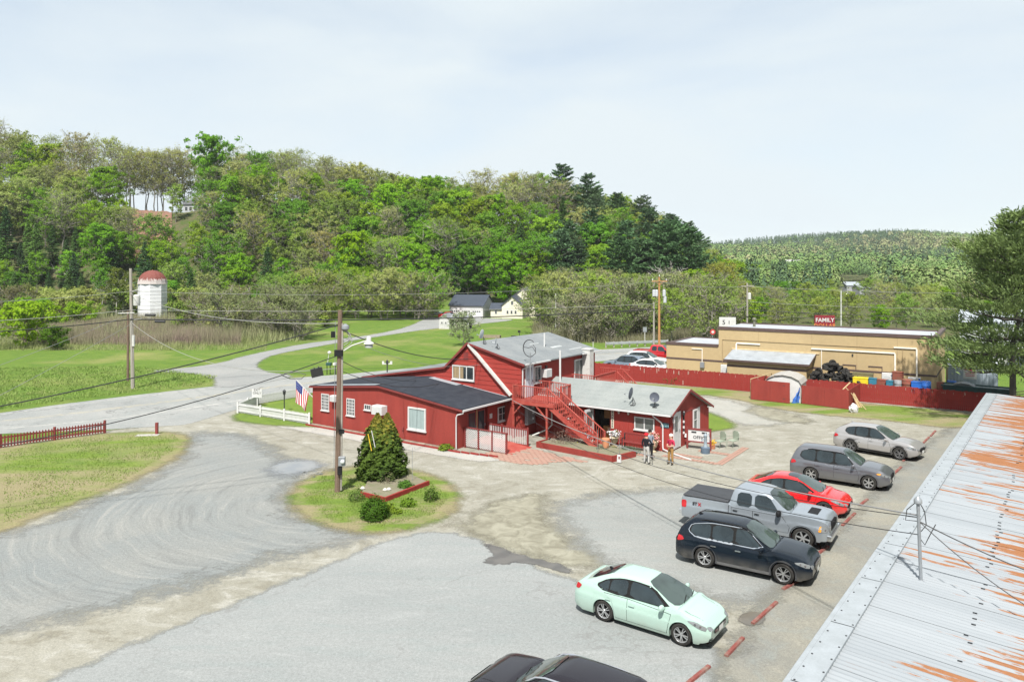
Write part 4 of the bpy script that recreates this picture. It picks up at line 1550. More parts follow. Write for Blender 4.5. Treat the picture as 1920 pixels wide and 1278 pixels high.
# ------------------------------------------------------------------ building materials
RED = mat("barn_red_paint", (0.25, 0.045, 0.036), 0.7, var=0.14, vs_=1.1, col2=(0.205, 0.036, 0.030), amt=1, bmp=0.2, bs=12, vscale=(1.2, 1.2, 0.3))
RED_S = mat("red_siding_paint", (0.28, 0.042, 0.034), 0.65, var=0.10, vs_=1.2, col2=(0.26, 0.040, 0.033), amt=1)
RED_D = mat("deck_red_paint", (0.29, 0.038, 0.028), 0.6, var=0.15, vs_=2.5, col2=(0.38, 0.11, 0.08), amt=0.6)
RED_T = mat("dark_red_trim", (0.19, 0.030, 0.027), 0.6, var=0.1)
RED_F = mat("weathered_fence_red", (0.225, 0.032, 0.027), 0.85, var=0.2, vs_=2.2, col2=(0.30, 0.13, 0.10), amt=0.6, vscale=(3, 3, 0.35), lo=0.62, hi=0.75)
WHITE = mat("white_paint", (0.52, 0.52, 0.515), 0.55, var=0.05)
WHITE_W = mat("weathered_white_paint", (0.48, 0.48, 0.46), 0.7, var=0.12, vs_=4, col2=(0.32, 0.30, 0.27), amt=0.6, lo=0.55, hi=0.7)
GUTTER = mat("white_gutter", (0.52, 0.52, 0.52), 0.35, var=0.04)
BLACKROOF = mat("black_rolled_roofing", (0.024, 0.028, 0.037), 0.9, var=0.15, vs_=1.5, col2=(0.038, 0.042, 0.052), amt=1, bmp=0.3, bs=60)
GREYROOF = mat("grey_shingle", (0.155, 0.17, 0.178), 0.85, var=0.12, vs_=0.8, col2=(0.20, 0.212, 0.215), amt=1, bmp=0.3, bs=60)
PALEROOF = mat("pale_grey_shingle", (0.19, 0.208, 0.204), 0.85, var=0.10, vs_=0.7, col2=(0.235, 0.25, 0.242), amt=1, bmp=0.3, bs=60)
BLUEROOF = mat("dark_slate_roofing", (0.035, 0.045, 0.065), 0.6, var=0.1)
SILVERCOAT = mat("silver_roof_coating", (0.30, 0.33, 0.36), 0.5, var=0.12, vs_=1.5)
GREYMETAL = mat("grey_metal", (0.30, 0.32, 0.34), 0.45, metal=0.4, var=0.1)
DARKMETAL = mat("dark_metal", (0.045, 0.047, 0.05), 0.45, metal=0.3, var=0.1)
BLACK = mat("black_rubber_cable", (0.015, 0.015, 0.016), 0.5, var=0.0)
WIREGREY = mat("grey_wire", (0.20, 0.20, 0.20), 0.5, var=0.0)
WIREPALE = mat("pale_wire", (0.27, 0.27, 0.25), 0.5, var=0.0)
TAN = mat("tan_stucco", (0.41, 0.315, 0.175), 0.85, var=0.07, vs_=0.35, col2=(0.36, 0.275, 0.155), amt=1, bmp=0.2, bs=20)
BROWN = mat("brown_trim", (0.085, 0.055, 0.05), 0.6, var=0.1)
RAWWOOD = mat("raw_lumber", (0.47, 0.35, 0.20), 0.8, var=0.15)
POLEWOOD = mat("weathered_pole", (0.175, 0.125, 0.095), 0.9, var=0.2, vs_=2, col2=(0.11, 0.075, 0.055), amt=1, vscale=(5, 5, 0.4))
POLEGREY = mat("grey_pole", (0.32, 0.30, 0.27), 0.9, var=0.2, vs_=2, col2=(0.22, 0.2, 0.17), amt=1, vscale=(5, 5, 0.4))
POLEORANGE = mat("orange_pole", (0.42, 0.23, 0.10), 0.85, var=0.15, vs_=2, vscale=(5, 5, 0.4))
SOIL = mat("mulch_soil", (0.19, 0.165, 0.125), 0.95, var=0.25, vs_=3, col2=(0.12, 0.14, 0.07), amt=0.7)
TERRA = mat("terracotta", (0.42, 0.20, 0.12), 0.8, var=0.1)
DARKROOM = mat("dim_interior", (0.05, 0.045, 0.04), 0.9, var=0.2)
CURTAIN = mat("blue_white_curtain", (0.27, 0.335, 0.335), 0.8, var=0.1, vs_=2, vscale=(4, 4, 0.3))
CURTAIN2 = mat("tan_curtain", (0.33, 0.25, 0.15), 0.8, var=0.25, vs_=3, vscale=(6, 6, 0.3))
BLUEP = mat("blue_plastic", (0.02, 0.12, 0.45), 0.4, var=0.05)
INK = mat("black_lettering", (0.02, 0.02, 0.022), 0.6, var=0.0)


def glass_mat(name, col, rough=0.05, spec=0.6):
 m, nt, b = new_mat(name)
 nt.links.new(mixc(nt, ramp(nt, noise(nt, 1.3, 3), 0.4, 0.6), col, tuple(x * 0.6 for x in col)), b.inputs['Base Color'])
 b.inputs['Roughness'].default_value = rough
 b.inputs['Specular IOR Level'].default_value = spec
 return m


GLASS = glass_mat("window_glass", (0.035, 0.045, 0.05))
GLASS_G = glass_mat("grey_window_glass", (0.12, 0.135, 0.13), 0.08)



def siding(parent, prof, plane, at, z0, z1, pitch, material, name="plank", out=-1, holes=None, t=0.022):
 """lapped boards, each its own piece, clipped to the outline of the wall. prof is [(s, z)], plane 'y' (wall faces -y) or 'x' (faces +x)"""
 z = z0
 while z < z1 - 0.02:
  zt = min(z + pitch, z1)
  pl = clip_poly(clip_poly(prof, 1, z, True), 1, zt - 0.006, False)
  segs = [pl]
  if holes:
   for (a, b, h0, h1) in holes:
    if zt > h0 + 0.02 and z < h1 - 0.02:
     ns = []
     for q in segs:
      l_ = clip_poly(q, 0, a, False)
      r_ = clip_poly(q, 0, b, True)
      ns += [w for w in (l_, r_) if len(w) >= 3]
     segs = ns
  for q in segs:
   if len(q) < 3 or max(p[0] for p in q) - min(p[0] for p in q) < 0.05:
    continue
   mb = MB()
   n = len(q)
   pts = []
   for s, zz in q:
    off = 0.004 + t * (1 - (zz - z) / max(1e-6, pitch))
    if plane == 'y':
     pts.append((s, at - off, zz))
    else:
     pts.append((at + off, s, zz))
   for s, zz in q:
    pts.append((s, at + 0.002, zz) if plane == 'y' else (at - 0.002, s, zz))
   fs = [tuple(range(n)), tuple(reversed(range(n, 2 * n)))] + [(i, i + n, (i + 1) % n + n, (i + 1) % n) for i in range(n)]
   mb.poly(pts, fs)
   mb.build(name, material, parent)
  z += pitch


def window(parent, loc, rot, w, h, nx=1, ny=1, frame=0.07, fm=None, pm=None, depth=0.06, sill=True, mull=0.03, name="window", bars_x=None):
 """frame mesh with the pane and a sill under it; loc is the lower left corner on the wall, the wall faces local -y"""
 fm = fm or WHITE
 pm = pm or GLASS
 mb = MB()
 d = depth
 mb.box((0, -d, 0), (w, 0.0, frame)).box((0, -d, h - frame), (w, 0.0, h)).box((0, -d, frame), (frame, 0, h - frame)).box((w - frame, -d, frame), (w, 0, h - frame))
 xs = bars_x if bars_x is not None else [frame + (w - 2 * frame) * i / nx for i in range(1, nx)]
 for x in xs:
  mb.box((x - mull / 2, -d * 0.9, frame), (x + mull / 2, -0.004, h - frame))
 for i in range(1, ny):
  z = frame + (h - 2 * frame) * i / ny
  mb.box((frame, -d * 0.88, z - mull / 2), (w - frame, -0.006, z + mull / 2))
 f = mb.build(name, fm, parent, loc=loc, rot=rot)
 MB().box((frame * 0.9, -d * 0.45, frame * 0.9), (w - frame * 0.9, -0.008, h - frame * 0.9)).build("pane", pm, f)
 if sill:
  MB().box((-0.05, -d - 0.05, -0.06), (w + 0.05, 0.0, -0.004)).build("sill", fm, f)
 return f


# ------------------------------------------------------------------ the long red building with its gabled block
O = Vector((-3.37, 45.4, 0))


def LOC(u, v, z=0.0):
 return O + UD * u + VD * v + Vector((0, 0, z))


A = thing("red_building", "long low red building with black roof and white framed windows", "building", O, UA)
V1 = 5.0  # where the gabled block begins
# walls: faces -y and +x in local space
mb = MB()
profA = [(-13.1, -0.1), (0, -0.1), (0, 2.55), (-6.5, 3.28), (-13.1, 2.66)]
mb.prism(profA, 0, 0.18)
mb.box((-13.1, 0.18, -0.1), (-12.92, 5.2, 2.62))
# right wall with the entry recess
mb.box((-0.18, 0.18, -0.1), (0, 1.05, 2.5)).box((-0.18, 1.05, 2.12), (0, 3.15, 2.5)).box((-0.18, 3.15, -0.1), (0, 5.2, 2.5))
mb.build("wall", RED, A)
mb = MB()
mb.box((-1.0, 1.05, 0.0), (-0.9, 3.15, 2.2))
mb.build("porch_wall", DARKROOM, A)
# entry doors, side by side
for i, v in enumerate((1.12, 2.08)):
 d = MB().box((-0.10, 0, 0.05), (-0.05, 0.9, 2.08)).build("door", RED_T, A, loc=(0, v, 0))
 MB().box((-0.046, 0.14, 0.35), (-0.03, 0.76, 1.95)).build("pane", GLASS, d)
 MB().box((-0.03, 0.80, 0.95), (0.0, 0.84, 1.12)).build("handle", GREYMETAL, d)
MB().box((-0.04, 2.0, 0.0), (0.012, 2.05, 2.1)).build("door_post", RAWWOOD, A)
MB().box((0.003, 3.35, 1.32), (0.03, 3.62, 1.62)).build("notice", WHITE, A)
window(A, (0.0, 4.25, 0.95), PI / 2, 0.95, 0.95, 2, 2, 0.07, depth=0.05)
# lap siding on the short wall by the entry
siding(A, [(3.2, 0.0), (5.15, 0.0), (5.15, 2.35), (3.2, 2.35)], 'x', 0.0, 0.0, 2.4, 0.28, RED_S, holes=[(4.2, 5.25, 0.85, 1.95)])
# black roof in courses
sl_r = (3.28 - 2.50) / 6.5
sl_l = (3.28 - 2.66) / 6.6


def roof_course(parent, x0, x1, zf, y0, y1, m, name="roof_strip", t=0.03, lift=0.0):
 mb = MB()
 z0, z1 = zf(x0) + lift, zf(x1) + lift
 mb.poly([(x0, y0, z0), (x1, y0, z1), (x1, y1, z1), (x0, y1, z0), (x0, y0, z0 + t), (x1, y0, z1 + t), (x1, y1, z1 + t), (x0, y1, z0 + t)],
   [(0, 3, 2, 1), (4, 5, 6, 7), (0, 1, 5, 4), (1, 2, 6, 5), (2, 3, 7, 6), (3, 0, 4, 7)])
 return mb.build(name, m, parent)


zr = lambda x: 3.30 - sl_r * (x + 6.5)
zl = lambda x: 3.30 + sl_l * (x + 6.5)
mb = MB()
mb.prism([(-13.3, zl(-13.3) - 0.02), (-6.5, 3.28), (0.55, zr(0.55) - 0.02), (0.55, zr(0.55) + 0.03), (-6.5, 3.33), (-13.3, zl(-13.3) + 0.03)], -0.14, 5.05)
mb.build("roof", BLACKROOF, A)
# rolled roofing strips run along the ridge on the right slope, each lapping the one below
xx_ = 0.5
while xx_ > -6.3:
 x2 = max(-6.45, xx_ - 0.88)
 roof_course(A, x2, xx_ + 0.0, zr, -0.12, 5.03, BLACKROOF, lift=0.034 + 0.006 * rnd.random(), t=0.012)
 xx_ = x2
xx_ = -13.25
while xx_ < -6.7:
 x2 = min(-6.55, xx_ + 0.88)
 roof_course(A, xx_, x2, zl, -0.12, 5.03, BLACKROOF, lift=0.034 + 0.006 * rnd.random(), t=0.012)
 xx_ = x2
roof_course(A, -12.6, -6.8, zl, -0.10, 0.42, SILVERCOAT, "flashing", lift=0.055, t=0.006)
roof_course(A, -6.1, -3.6, zr, 4.4, 5.0, SILVERCOAT, "flashing", lift=0.060, t=0.006)
roof_course(A, -3.4, 0.3, zr, 4.86, 5.0, SILVERCOAT, "flashing", lift=0.060, t=0.008)
# fascia of the front edge, gutter and downspout
mb = MB()
for a, b in (((-13.32, -0.16, zl(-13.3) - 0.05), (-6.5, -0.16, 3.24)), ((-6.5, -0.16, 3.24), (0.56, -0.16, zr(0.55) - 0.05))):
 mb.bar(a, b, 0.03, 0.11)
mb.build("fascia", RED_T, A)
g = MB()
g.box((0.53, -0.1, 2.36), (0.65, 5.1, 2.46))
g.build("gutter", GUTTER, A)
MB().tube([(0.58, -0.06, 2.38), (0.55, -0.06, 2.25), (0.12, -0.09, 2.12), (0.05, -0.10, 1.95), (0.05, -0.10, 0.05)], 0.04, 8).build("downspout", GUTTER, A, smooth=True)
# windows of the long wall
window(A, (-12.15, 0, 1.10), 0, 0.78, 1.15, 5, 5, 0.05, mull=0.035, depth=0.05, pm=GLASS)
window(A, (-9.60, 0, 1.02), 0, 0.78, 1.15, 5, 5, 0.05, mull=0.035, depth=0.05, pm=GLASS)
window(A, (-7.90, 0, 1.58), 0, 0.60, 0.36, 3, 1, 0.05, depth=0.05)
window(A, (-3.95, 0, 0.78), 0, 1.50, 1.42, 1, 1, 0.10, depth=0.07, pm=CURTAIN)
MB().box((-3.98, -0.02, 0.62), (-2.42, 0.0, 0.71)).build("board", RED_T, A)


def wall_ac(parent, loc, w, h, d, rot=0, label=None):
 mb = MB()
 mb.box((0, -d, 0), (w, 0, h))
 a = mb.build("air_conditioner", WHITE, parent, loc=loc, rot=rot, bevel=0.015)
 s = MB()
 for i in range(7):
  z = 0.06 + (h - 0.12) * i / 7
  s.box((0.05, -d - 0.006, z), (w * 0.62, -d + 0.001, z + 0.018))
 s.box((w * 0.68, -d - 0.005, 0.05), (w - 0.05, -d + 0.001, h - 0.05))
 s.build("grille", mat("pale_grille", (0.45, 0.46, 0.46), 0.5, var=0.05), a)
 return a


tA = tag(wall_ac(None, LOC(-10.92, 0, 1.86), 0.55, 0.42, 0.38, UA), "small white air conditioner between two many paned windows", "air conditioner")
tB = tag(wall_ac(None, LOC(-6.72, 0, 1.48), 0.92, 0.58, 0.55, UA), "big boxy white air conditioner beside the tiny window", "air conditioner")
MB().box((-0.06, -0.06, 0), (0.06, 0, 0.2)).tube([(0, -0.03, 0.0), (0.02, -0.04, -0.2), (0.12, -0.05, -0.45)], 0.018, 6).build("tap", RED_T, A, loc=(-4.4, -0.002, 0.62))
# narrow bed with a red edging in front of the wall
bd = thing("edging_bed", "narrow gravel bed with red edging along the long red wall", "garden edging", LOC(0, 0, 0), UA)
MB().box((-13.1, -0.55, 0.0), (0.15, -0.03, 0.06)).build("gravel", mat("pale_gravel", (0.30, 0.26, 0.21), 0.95, var=0.3, vs_=6), bd)
x = -13.1
while x < 0.1:
 MB().box((x, -0.64, 0.0), (min(x + 1.18, 0.2), -0.553, 0.11)).build("timber", RED_F, bd)
 x += 1.2
for i in range(5):
 MB().box((0.15 + i * 0.62, -0.64 + i * 0.10, 0.0), (0.75 + i * 0.62, -0.55 + i * 0.10, 0.11)).build("timber", RED_F, bd)

# ---- two storey gabled block
B = thing("gabled_house", "two storey red house with a steep gable, lap siding and grey roof", "house", O, UA)
prof = [(-13.0, -0.1), (1.36, -0.1), (1.36, 4.80), (-3.0, 5.86), (-5.0, 4.06), (-9.0, 3.40), (-13.0, 2.74)]
mb = MB()
mb.prism(prof, V1, V1 + 0.18)
mb.box((1.18, V1 + 0.18, -0.1), (1.36, 15.0, 4.78))
mb.prism([(-13.0, -0.1), (1.36, -0.1), (1.36, 4.80), (-3.0, 5.86), (-5.0, 4.06), (-9.0, 3.40), (-13.0, 2.74)], 14.85, 15.0)
mb.box((-13.0, V1 + 0.18, -0.1), (-12.8, 14.85, 2.7))
mb.build("wall", RED, B)
wx0, wx1 = -4.42, -2.50
siding(B, [(-8.9, 3.45), (-5.0, 2.6), (1.36, 2.2), (1.36, 4.78), (-3.0, 5.84), (-5.0, 4.04)], 'y', V1, 2.25, 5.84, 0.30, RED_S, holes=[(wx0 - 0.04, wx1 + 0.04, 3.30, 4.30)])
siding(B, [(V1 + 0.02, 2.2), (14.95, 2.2), (14.95, 4.72), (V1 + 0.02, 4.72)], 'x', 1.36, 2.25, 4.72, 0.30, RED_S,
  holes=[(5.42, 6.28, 2.2, 4.58), (6.42, 7.40, 3.3, 4.4), (11.75, 13.3, 2.2, 4.45)])
siding(B, [(V1 + 0.02, 0.0), (8.0, 0.0), (8.0, 2.2), (V1 + 0.02, 2.2)], 'x', 1.36, 0.0, 2.2, 0.30, RED_S)
f = window(B, (wx0, V1, 3.32), 0, wx1 - wx0, 0.98, 1, 1, 0.08, bars_x=[0.66, 1.26], mull=0.07, depth=0.05, pm=GLASS)
MB().box((0.10, -0.035, 0.10), (0.62, -0.03, 0.88)).build("curtain", CURTAIN2, f)
MB().box((0.70, -0.035, 0.10), (0.98, -0.03, 0.88)).build("curtain", CURTAIN2, f)
MB().box((-3.42, V1 - 0.035, 4.72), (-3.02, V1 - 0.01, 5.22)).build("vent_board", RED_T, B)
# roof: steep left slope, sweeping low left wing, shallow right slope
zc = lambda x: 5.92 - (x + 3.0) * (5.92 - 4.86) / 4.36
mb = MB()
mb.prism([(-3.05, 5.86), (1.75, zc(1.75) - 0.06), (1.75, zc(1.75)), (-3.0, 5.93)], V1 - 0.18, 15.25)
mb.prism([(-3.0, 5.93), (-3.05, 5.86), (-5.02, 4.08), (-9.0, 3.42), (-13.2, 2.72), (-13.2, 2.78), (-9.0, 3.48), (-5.05, 4.15)], V1 - 0.18, 15.25)
mb.build("roof", GREYROOF, B)
yy_ = V1 - 0.16
for i in range(12):
 x0 = -2.95 + i * 0.4
 x1 = min(1.73, x0 + 0.42)
 if x1 - x0 > 0.05:
  roof_course(B, x0, x1, zc, V1 - 0.17, 15.24, GREYROOF, "shingle_course", t=0.012, lift=0.006 + 0.004 * (i % 2))
for (x0, x1, y0, y1) in ((-0.2, 0.05, 11.0, 12.4), (0.7, 0.8, 12.2, 14.0), (-1.2, -1.1, 9.8, 11.0)):
 roof_course(B, x0, x1, zc, y0, y1, mat("roof_patch", (0.38, 0.40, 0.40), 0.7, var=0.1), "roof_patch", t=0.004, lift=0.026)
mb = MB()
mb.bar((-3.0, V1 - 0.19, 5.87), (1.74, V1 - 0.19, zc(1.74) - 0.06), 0.03, 0.13)
mb.bar((-3.0, V1 - 0.19, 5.87), (-5.03, V1 - 0.19, 4.06), 0.03, 0.15)
mb.bar((-5.03, V1 - 0.19, 4.06), (-9.0, V1 - 0.19, 3.40), 0.03, 0.13)
mb.bar((-9.0, V1 - 0.19, 3.40), (-13.2, V1 - 0.19, 2.70), 0.03, 0.13)
mb.build("rake_trim", RED_T, B)
MB().bar((-2.92, V1 - 0.10, 5.80), (0.62, V1 - 0.10, 2.66), 0.16, 0.22, up=(0, 1, 0)).build("old_rake_board", WHITE_W, B)
MB().bar((-2.95, V1 - 0.16, 5.66), (0.46, V1 - 0.16, 2.60), 0.03, 0.06, up=(0, 1, 0)).build("rake_trim", RED_T, B)
# gutters of the right eave
MB().box((1.72, V1 - 0.1, 4.70), (1.84, 7.9, 4.79)).build("gutter", GUTTER, B)
MB().box((1.72, 12.4, 4.70), (1.84, 15.3, 4.79)).build("gutter", GUTTER, B)
MB().tube([(1.78, V1 + 0.1, 4.7), (1.75, V1 + 0.1, 4.55), (1.45, V1 + 0.05, 4.42), (1.43, V1 + 0.05, 2.6)], 0.045, 8).build("downspout", GUTTER, B, smooth=True)
# the upstairs door, storm window and their frames
d = MB().box((0, -0.07, 0), (0.86, -0.005, 2.05)).build("door", mat("pale_blue_door", (0.52, 0.60, 0.66), 0.5, var=0.05), B, loc=(1.36, 5.45, 2.52), rot=PI / 2)
MB().box((-0.07, -0.09, 0), (-0.004, 0, 2.14)).box((0.864, -0.09, 0), (0.93, 0, 2.14)).box((-0.004, -0.09, 2.055), (0.864, 0, 2.14)).build("door_frame", WHITE, d)
MB().box((0.12, -0.085, 1.1), (0.74, -0.072, 1.92)).build("pane", glass_mat("pale_door_glass", (0.38, 0.46, 0.52), 0.15), d)
MB().box((0.76, -0.12, 0.95), (0.80, -0.072, 1.1)).build("handle", GREYMETAL, d)
window(B, (1.36, 6.50, 3.32), PI / 2, 0.85, 1.12, 2, 1, 0.08, depth=0.06)
window(B, (1.36, 11.85, 2.55), PI / 2, 1.35, 1.80, 2, 1, 0.09, depth=0.06, pm=GLASS_G)
MB().box((1.37, 7.9, 4.2), (1.45, 8.1, 4.35)).build("lamp", DARKMETAL, B)
ac = tag(wall_ac(None, LOC(1.42, 7.32, 3.62), 0.72, 0.55, 0.42, UA + PI / 2), "white air conditioner hanging by the upstairs door", "air conditioner")
# white chimney against the right wall
ch = thing("chimney", "square white painted block chimney against the upper red wall", "chimney", LOC(1.42, 12.95, 0), UA)
z = 1.8
while z < 4.99:
 MB().box((0.0, 0.0, z), (0.62, 0.62, min(z + 0.196, 5.0))).build("block", WHITE_W, ch, bevel=0.006)
 z += 0.2
MB().box((0.02, 0.02, 0.0), (0.60, 0.60, 1.8)).build("shaft", WHITE_W, ch)
MB().box((-0.04, -0.04, 5.0), (0.66, 0.66, 5.07)).build("cap", WHITE_W, ch)
# white vent pipes
tag(MB().tube([(0, 0, 0), (0, 0, 1.05)], 0.06, 10).build("vent_pipe", WHITE, None, smooth=True, loc=LOC(-0.4, 10.6, zc(-0.4) - 0.05)), "short white vent pipe high on the grey house roof", "vent pipe")
tag(MB().tube([(0, 0, 0), (0, 0, 2.35)], 0.07, 10).build("vent_pipe", WHITE, None, smooth=True, loc=LOC(2.05, 8.75, 3.0)), "tall white stack pipe rising from the pale office roof", "vent pipe")

# ---- single storey office wing
Cw = thing("office_wing", "single storey red office wing with a pale grey gable roof", "building", O, UA)
CX0, CX1 = 1.36, 10.95
CY0, CY1, CYR = 6.75, 13.0, 9.3
zN = lambda y: 3.42 - (CYR - y) * (3.42 - 2.28) / (CYR - 6.4)
zF = lambda y: 3.42 - (y - CYR) * (3.42 - 1.78) / (13.4 - CYR)
mb = MB()
# near wall with the open shop doorway
mb.box((CX0, CY0, -0.1), (5.75, CY0 + 0.16, 2.36)).box((5.75, CY0, 2.12), (6.95, CY0 + 0.16, 2.36)).box((6.95, CY0, -0.1), (CX1, CY0 + 0.16, 2.36))
mb.prism([(CY0 + 0.16, -0.1), (CY1, -0.1), (CY1, zF(CY1)), (CYR, 3.40), (CY0 + 0.16, zN(CY0 + 0.16))], CX1 - 0.16, CX1, axis='x')
mb.box((CX0, CY1 - 0.16, -0.1), (CX1 - 0.16, CY1, 1.9))
mb.build("wall", RED, Cw)
MB().box((5.5, 8.2, 0.0), (7.3, 8.3, 2.3)).box((5.4, CY0 + 0.16, 0.0), (5.5, 8.3, 2.3)).box((7.3, CY0 + 0.16, 0.0), (7.4, 8.3, 2.3)).build("inner_wall", DARKROOM, Cw)
MB().box((5.5, CY0, 0.02), (7.3, 8.2, 0.05)).build("floor", mat("wood_floor", (0.22, 0.12, 0.05), 0.6, var=0.2), Cw)
MB().box((6.0, 7.6, 0.05), (6.9, 8.1, 0.85)).box((5.9, 7.9, 1.3), (6.6, 8.15, 1.9)).build("cabinet", mat("orange_wood", (0.34, 0.17, 0.06), 0.5, var=0.2), Cw)
# vertical board siding on the near wall, one board each
x = 7.0
while x < CX1 - 0.05:
 x2 = min(x + 0.30, CX1 - 0.003)
 for (h0, h1) in (((0.0, 2.30),) if not (8.58 < x + 0.15 < 9.98) else ((0.0, 1.10), (1.92, 2.30))):
  MB().box((x + 0.004, CY0 - 0.018, h0), (x2 - 0.004, CY0 - 0.001, h1)).build("plank", RED_S, Cw)
 x += 0.30
siding(Cw, [(CX0 + 0.02, 0.0), (5.7, 0.0), (5.7, 2.3), (CX0 + 0.02, 2.3)], 'y', CY0, 0.0, 2.3, 0.28, RED_S)
# roof in shingle courses
mb = MB()
mb.prism([(6.40, 2.24), (CYR, 3.37), (13.4, 1.74), (13.4, 1.80), (CYR, 3.44), (6.40, 2.30)], CX0 + 0.0, CX1 + 0.28, axis='x')
mb.build("roof", PALEROOF, Cw)


def course_y(parent, y0, y1, zf, x0, x1, m, lift, t=0.010, name="shingle_course"):
 z0, z1 = zf(y0) + lift, zf(y1) + lift
 MB().poly([(x0, y0, z0), (x1, y0, z0), (x1, y1, z1), (x0, y1, z1), (x0, y0, z0 + t), (x1, y0, z0 + t), (x1, y1, z1 + t), (x0, y1, z1 + t)],
    [(0, 3, 2, 1), (4, 5, 6, 7), (0, 1, 5, 4), (1, 2, 6, 5), (2, 3, 7, 6), (3, 0, 4, 7)]).build(name, m, parent)


for i in range(12):
 y0 = 6.42 + i * 0.24
 course_y(Cw, y0, min(y0 + 0.255, CYR), zN, CX0 + 0.02, CX1 + 0.27, PALEROOF, 0.026 + 0.006 * (i % 2))
for i in range(17):
 y0 = CYR + i * 0.24
 course_y(Cw, y0, min(y0 + 0.255, 13.38), zF, CX0 + 0.02, CX1 + 0.27, PALEROOF, 0.026 + 0.006 * (i % 2))
mb = MB()
mb.bar((CX1 + 0.29, 6.40, 2.25), (CX1 + 0.29, CYR, 3.40), 0.03, 0.14)
mb.bar((CX1 + 0.29, CYR, 3.40), (CX1 + 0.29, 13.4, 1.75), 0.03, 0.14)
mb.build("rake_trim", RED_T, Cw)
MB().box((CX0 + 2.0, 6.27, 2.20), (CX1 + 0.2, 6.39, 2.29)).build("gutter", GUTTER, Cw)
MB().tube([(10.0, 6.33, 2.22), (10.0, 6.4, 2.1), (10.45, 6.62, 1.72), (10.5, 6.68, 1.5), (10.5, 6.68, 0.35), (10.55, 6.62, 0.15), (11.5, 6.2, 0.06), (12.7, 5.6, 0.05)], 0.045, 8).build("downspout", GUTTER, Cw, smooth=True)
window(Cw, (8.62, CY0 - 0.004, 1.12), 0, 1.32, 0.78, 2, 1, 0.07, mull=0.07, depth=0.06, pm=GLASS_G)
# open white shop door
d = MB().box((0, -0.02, 0), (0.86, 0.02, 2.03)).build("door", WHITE, Cw, loc=(5.75, CY0 - 0.02, 0.05), rot=math.radians(-100))
MB().box((0.16, -0.028, 0.95), (0.70, 0.028, 1.88)).build("pane", GLASS_G, d)
MB().box((0.14, -0.026, 0.2), (0.72, 0.026, 0.8)).build("door_panel", mat("lilac_white", (0.58, 0.56, 0.64), 0.6, var=0.05), d)
MB().box((0.78, -0.07, 0.95), (0.82, 0.07, 1.0)).build("handle", GREYMETAL, d)
mb = MB().box((5.70, CY0 - 0.03, 0), (5.76, CY0 + 0.1, 2.14)).box((6.94, CY0 - 0.03, 0), (7.0, CY0 + 0.1, 2.14)).box((5.76, CY0 - 0.03, 2.08), (6.94, CY0 + 0.1, 2.14))
mb.build("door_frame", RED_T, Cw)
MB().box((5.6, CY0 - 0.55, 0.0), (7.2, CY0 - 0.02, 0.07)).build("step", mat("pale_step", (0.40, 0.39, 0.35), 0.9), Cw)
# gable end: white office door, window, seam boards
d = MB().box((0, -0.05, 0), (0.86, -0.002, 2.03)).build("door", WHITE, Cw, loc=(CX1, 7.25, 0.1), rot=PI / 2)
MB().box((0.12, -0.062, 1.0), (0.50, -0.052, 1.92)).build("pane", GLASS_G, d)
MB().box((-0.10, -0.07, 0), (-0.004, 0, 2.15)).box((0.864, -0.07, 0), (0.96, 0, 2.15)).box((-0.004, -0.07, 2.04), (0.864, 0, 2.15)).build("door_frame", WHITE, d)
MB().box((0.76, -0.09, 0.95), (0.80, -0.052, 1.08)).build("handle", GREYMETAL, d)
window(Cw, (CX1, 10.35, 0.62), PI / 2, 0.72, 1.35, 1, 2, 0.09, depth=0.07, pm=GLASS_G)
MB().box((CX1 + 0.002, 10.35 + 0.80, 0.45), (CX1 + 0.03, 10.35 + 1.2, 2.0)).build("shutter", WHITE, Cw)
MB().box((CX1 + 0.002, CY0 + 0.02, 2.02), (CX1 + 0.022, 12.2, 2.09)).build("band_board", RED_T, Cw)
y = CY0 + 0.05
while y < CY1 - 0.1:
 if not (7.0 < y + 0.2 < 8.4 or 10.15 < y + 0.2 < 11.3):
  zt = (zN(y + 0.2) if y < CYR else zF(y + 0.4)) - 0.12
  MB().box((CX1 + 0.001, y + 0.006, 0.0), (CX1 + 0.013, y + 0.394, min(zt, 2.0))).build("plank", RED_S, Cw)
 y += 0.4
# BARBER board, OPEN sign, lamps
bs = thing("barber_sign", "narrow white vertical BARBER sign by the open shop door", "sign", LOC(7.12, CY0 - 0.03, 0.98), UA)
MB().box((-0.09, -0.02, 0), (0.09, 0.0, 1.10)).build("board", mat("cream_sign", (0.62, 0.58, 0.47), 0.6, var=0.05), bs)
for i, ch_ in enumerate("BARBER"):
 text("letter", ch_, 0.20, INK, bs, (0, -0.026, 1.00 - i * 0.178), (PI / 2, 0, 0), 0.003, bold=0.004)
os_ = thing("open_sign", "blue OPEN sign near the office corner under the gutter", "sign", LOC(10.62, CY0 - 0.035, 1.45), UA)
MB().box((-0.26, -0.03, 0), (0.26, 0, 0.28)).build("board", mat("dark_teal_sign", (0.03, 0.09, 0.12), 0.5, var=0.05), os_)
text("lettering", "OPEN", 0.20, mat("pale_cyan_letters", (0.45, 0.75, 0.80), 0.5, var=0), os_, (0, -0.036, 0.135), (PI / 2, 0, 0), 0.003)
for i, (u, lab) in enumerate(((7.6, "small outdoor lamp just right of the BARBER sign"), (8.25, "small outdoor lamp above and left of the shop window"))):
 l = thing("wall_lamp", lab, "lamp", LOC(u, CY0 - 0.02, 1.95), UA)
 MB().lathe([(0.02, 0), (0.05, 0.03), (0.07, 0.12), (0.04, 0.2)], 10).build("lamp_shade", WHITE_W, l, loc=(0, -0.12, 0))
 MB().bar((0, 0, 0.12), (0, -0.12, 0.16), 0.03, 0.03).build("bracket", DARKMETAL, l)
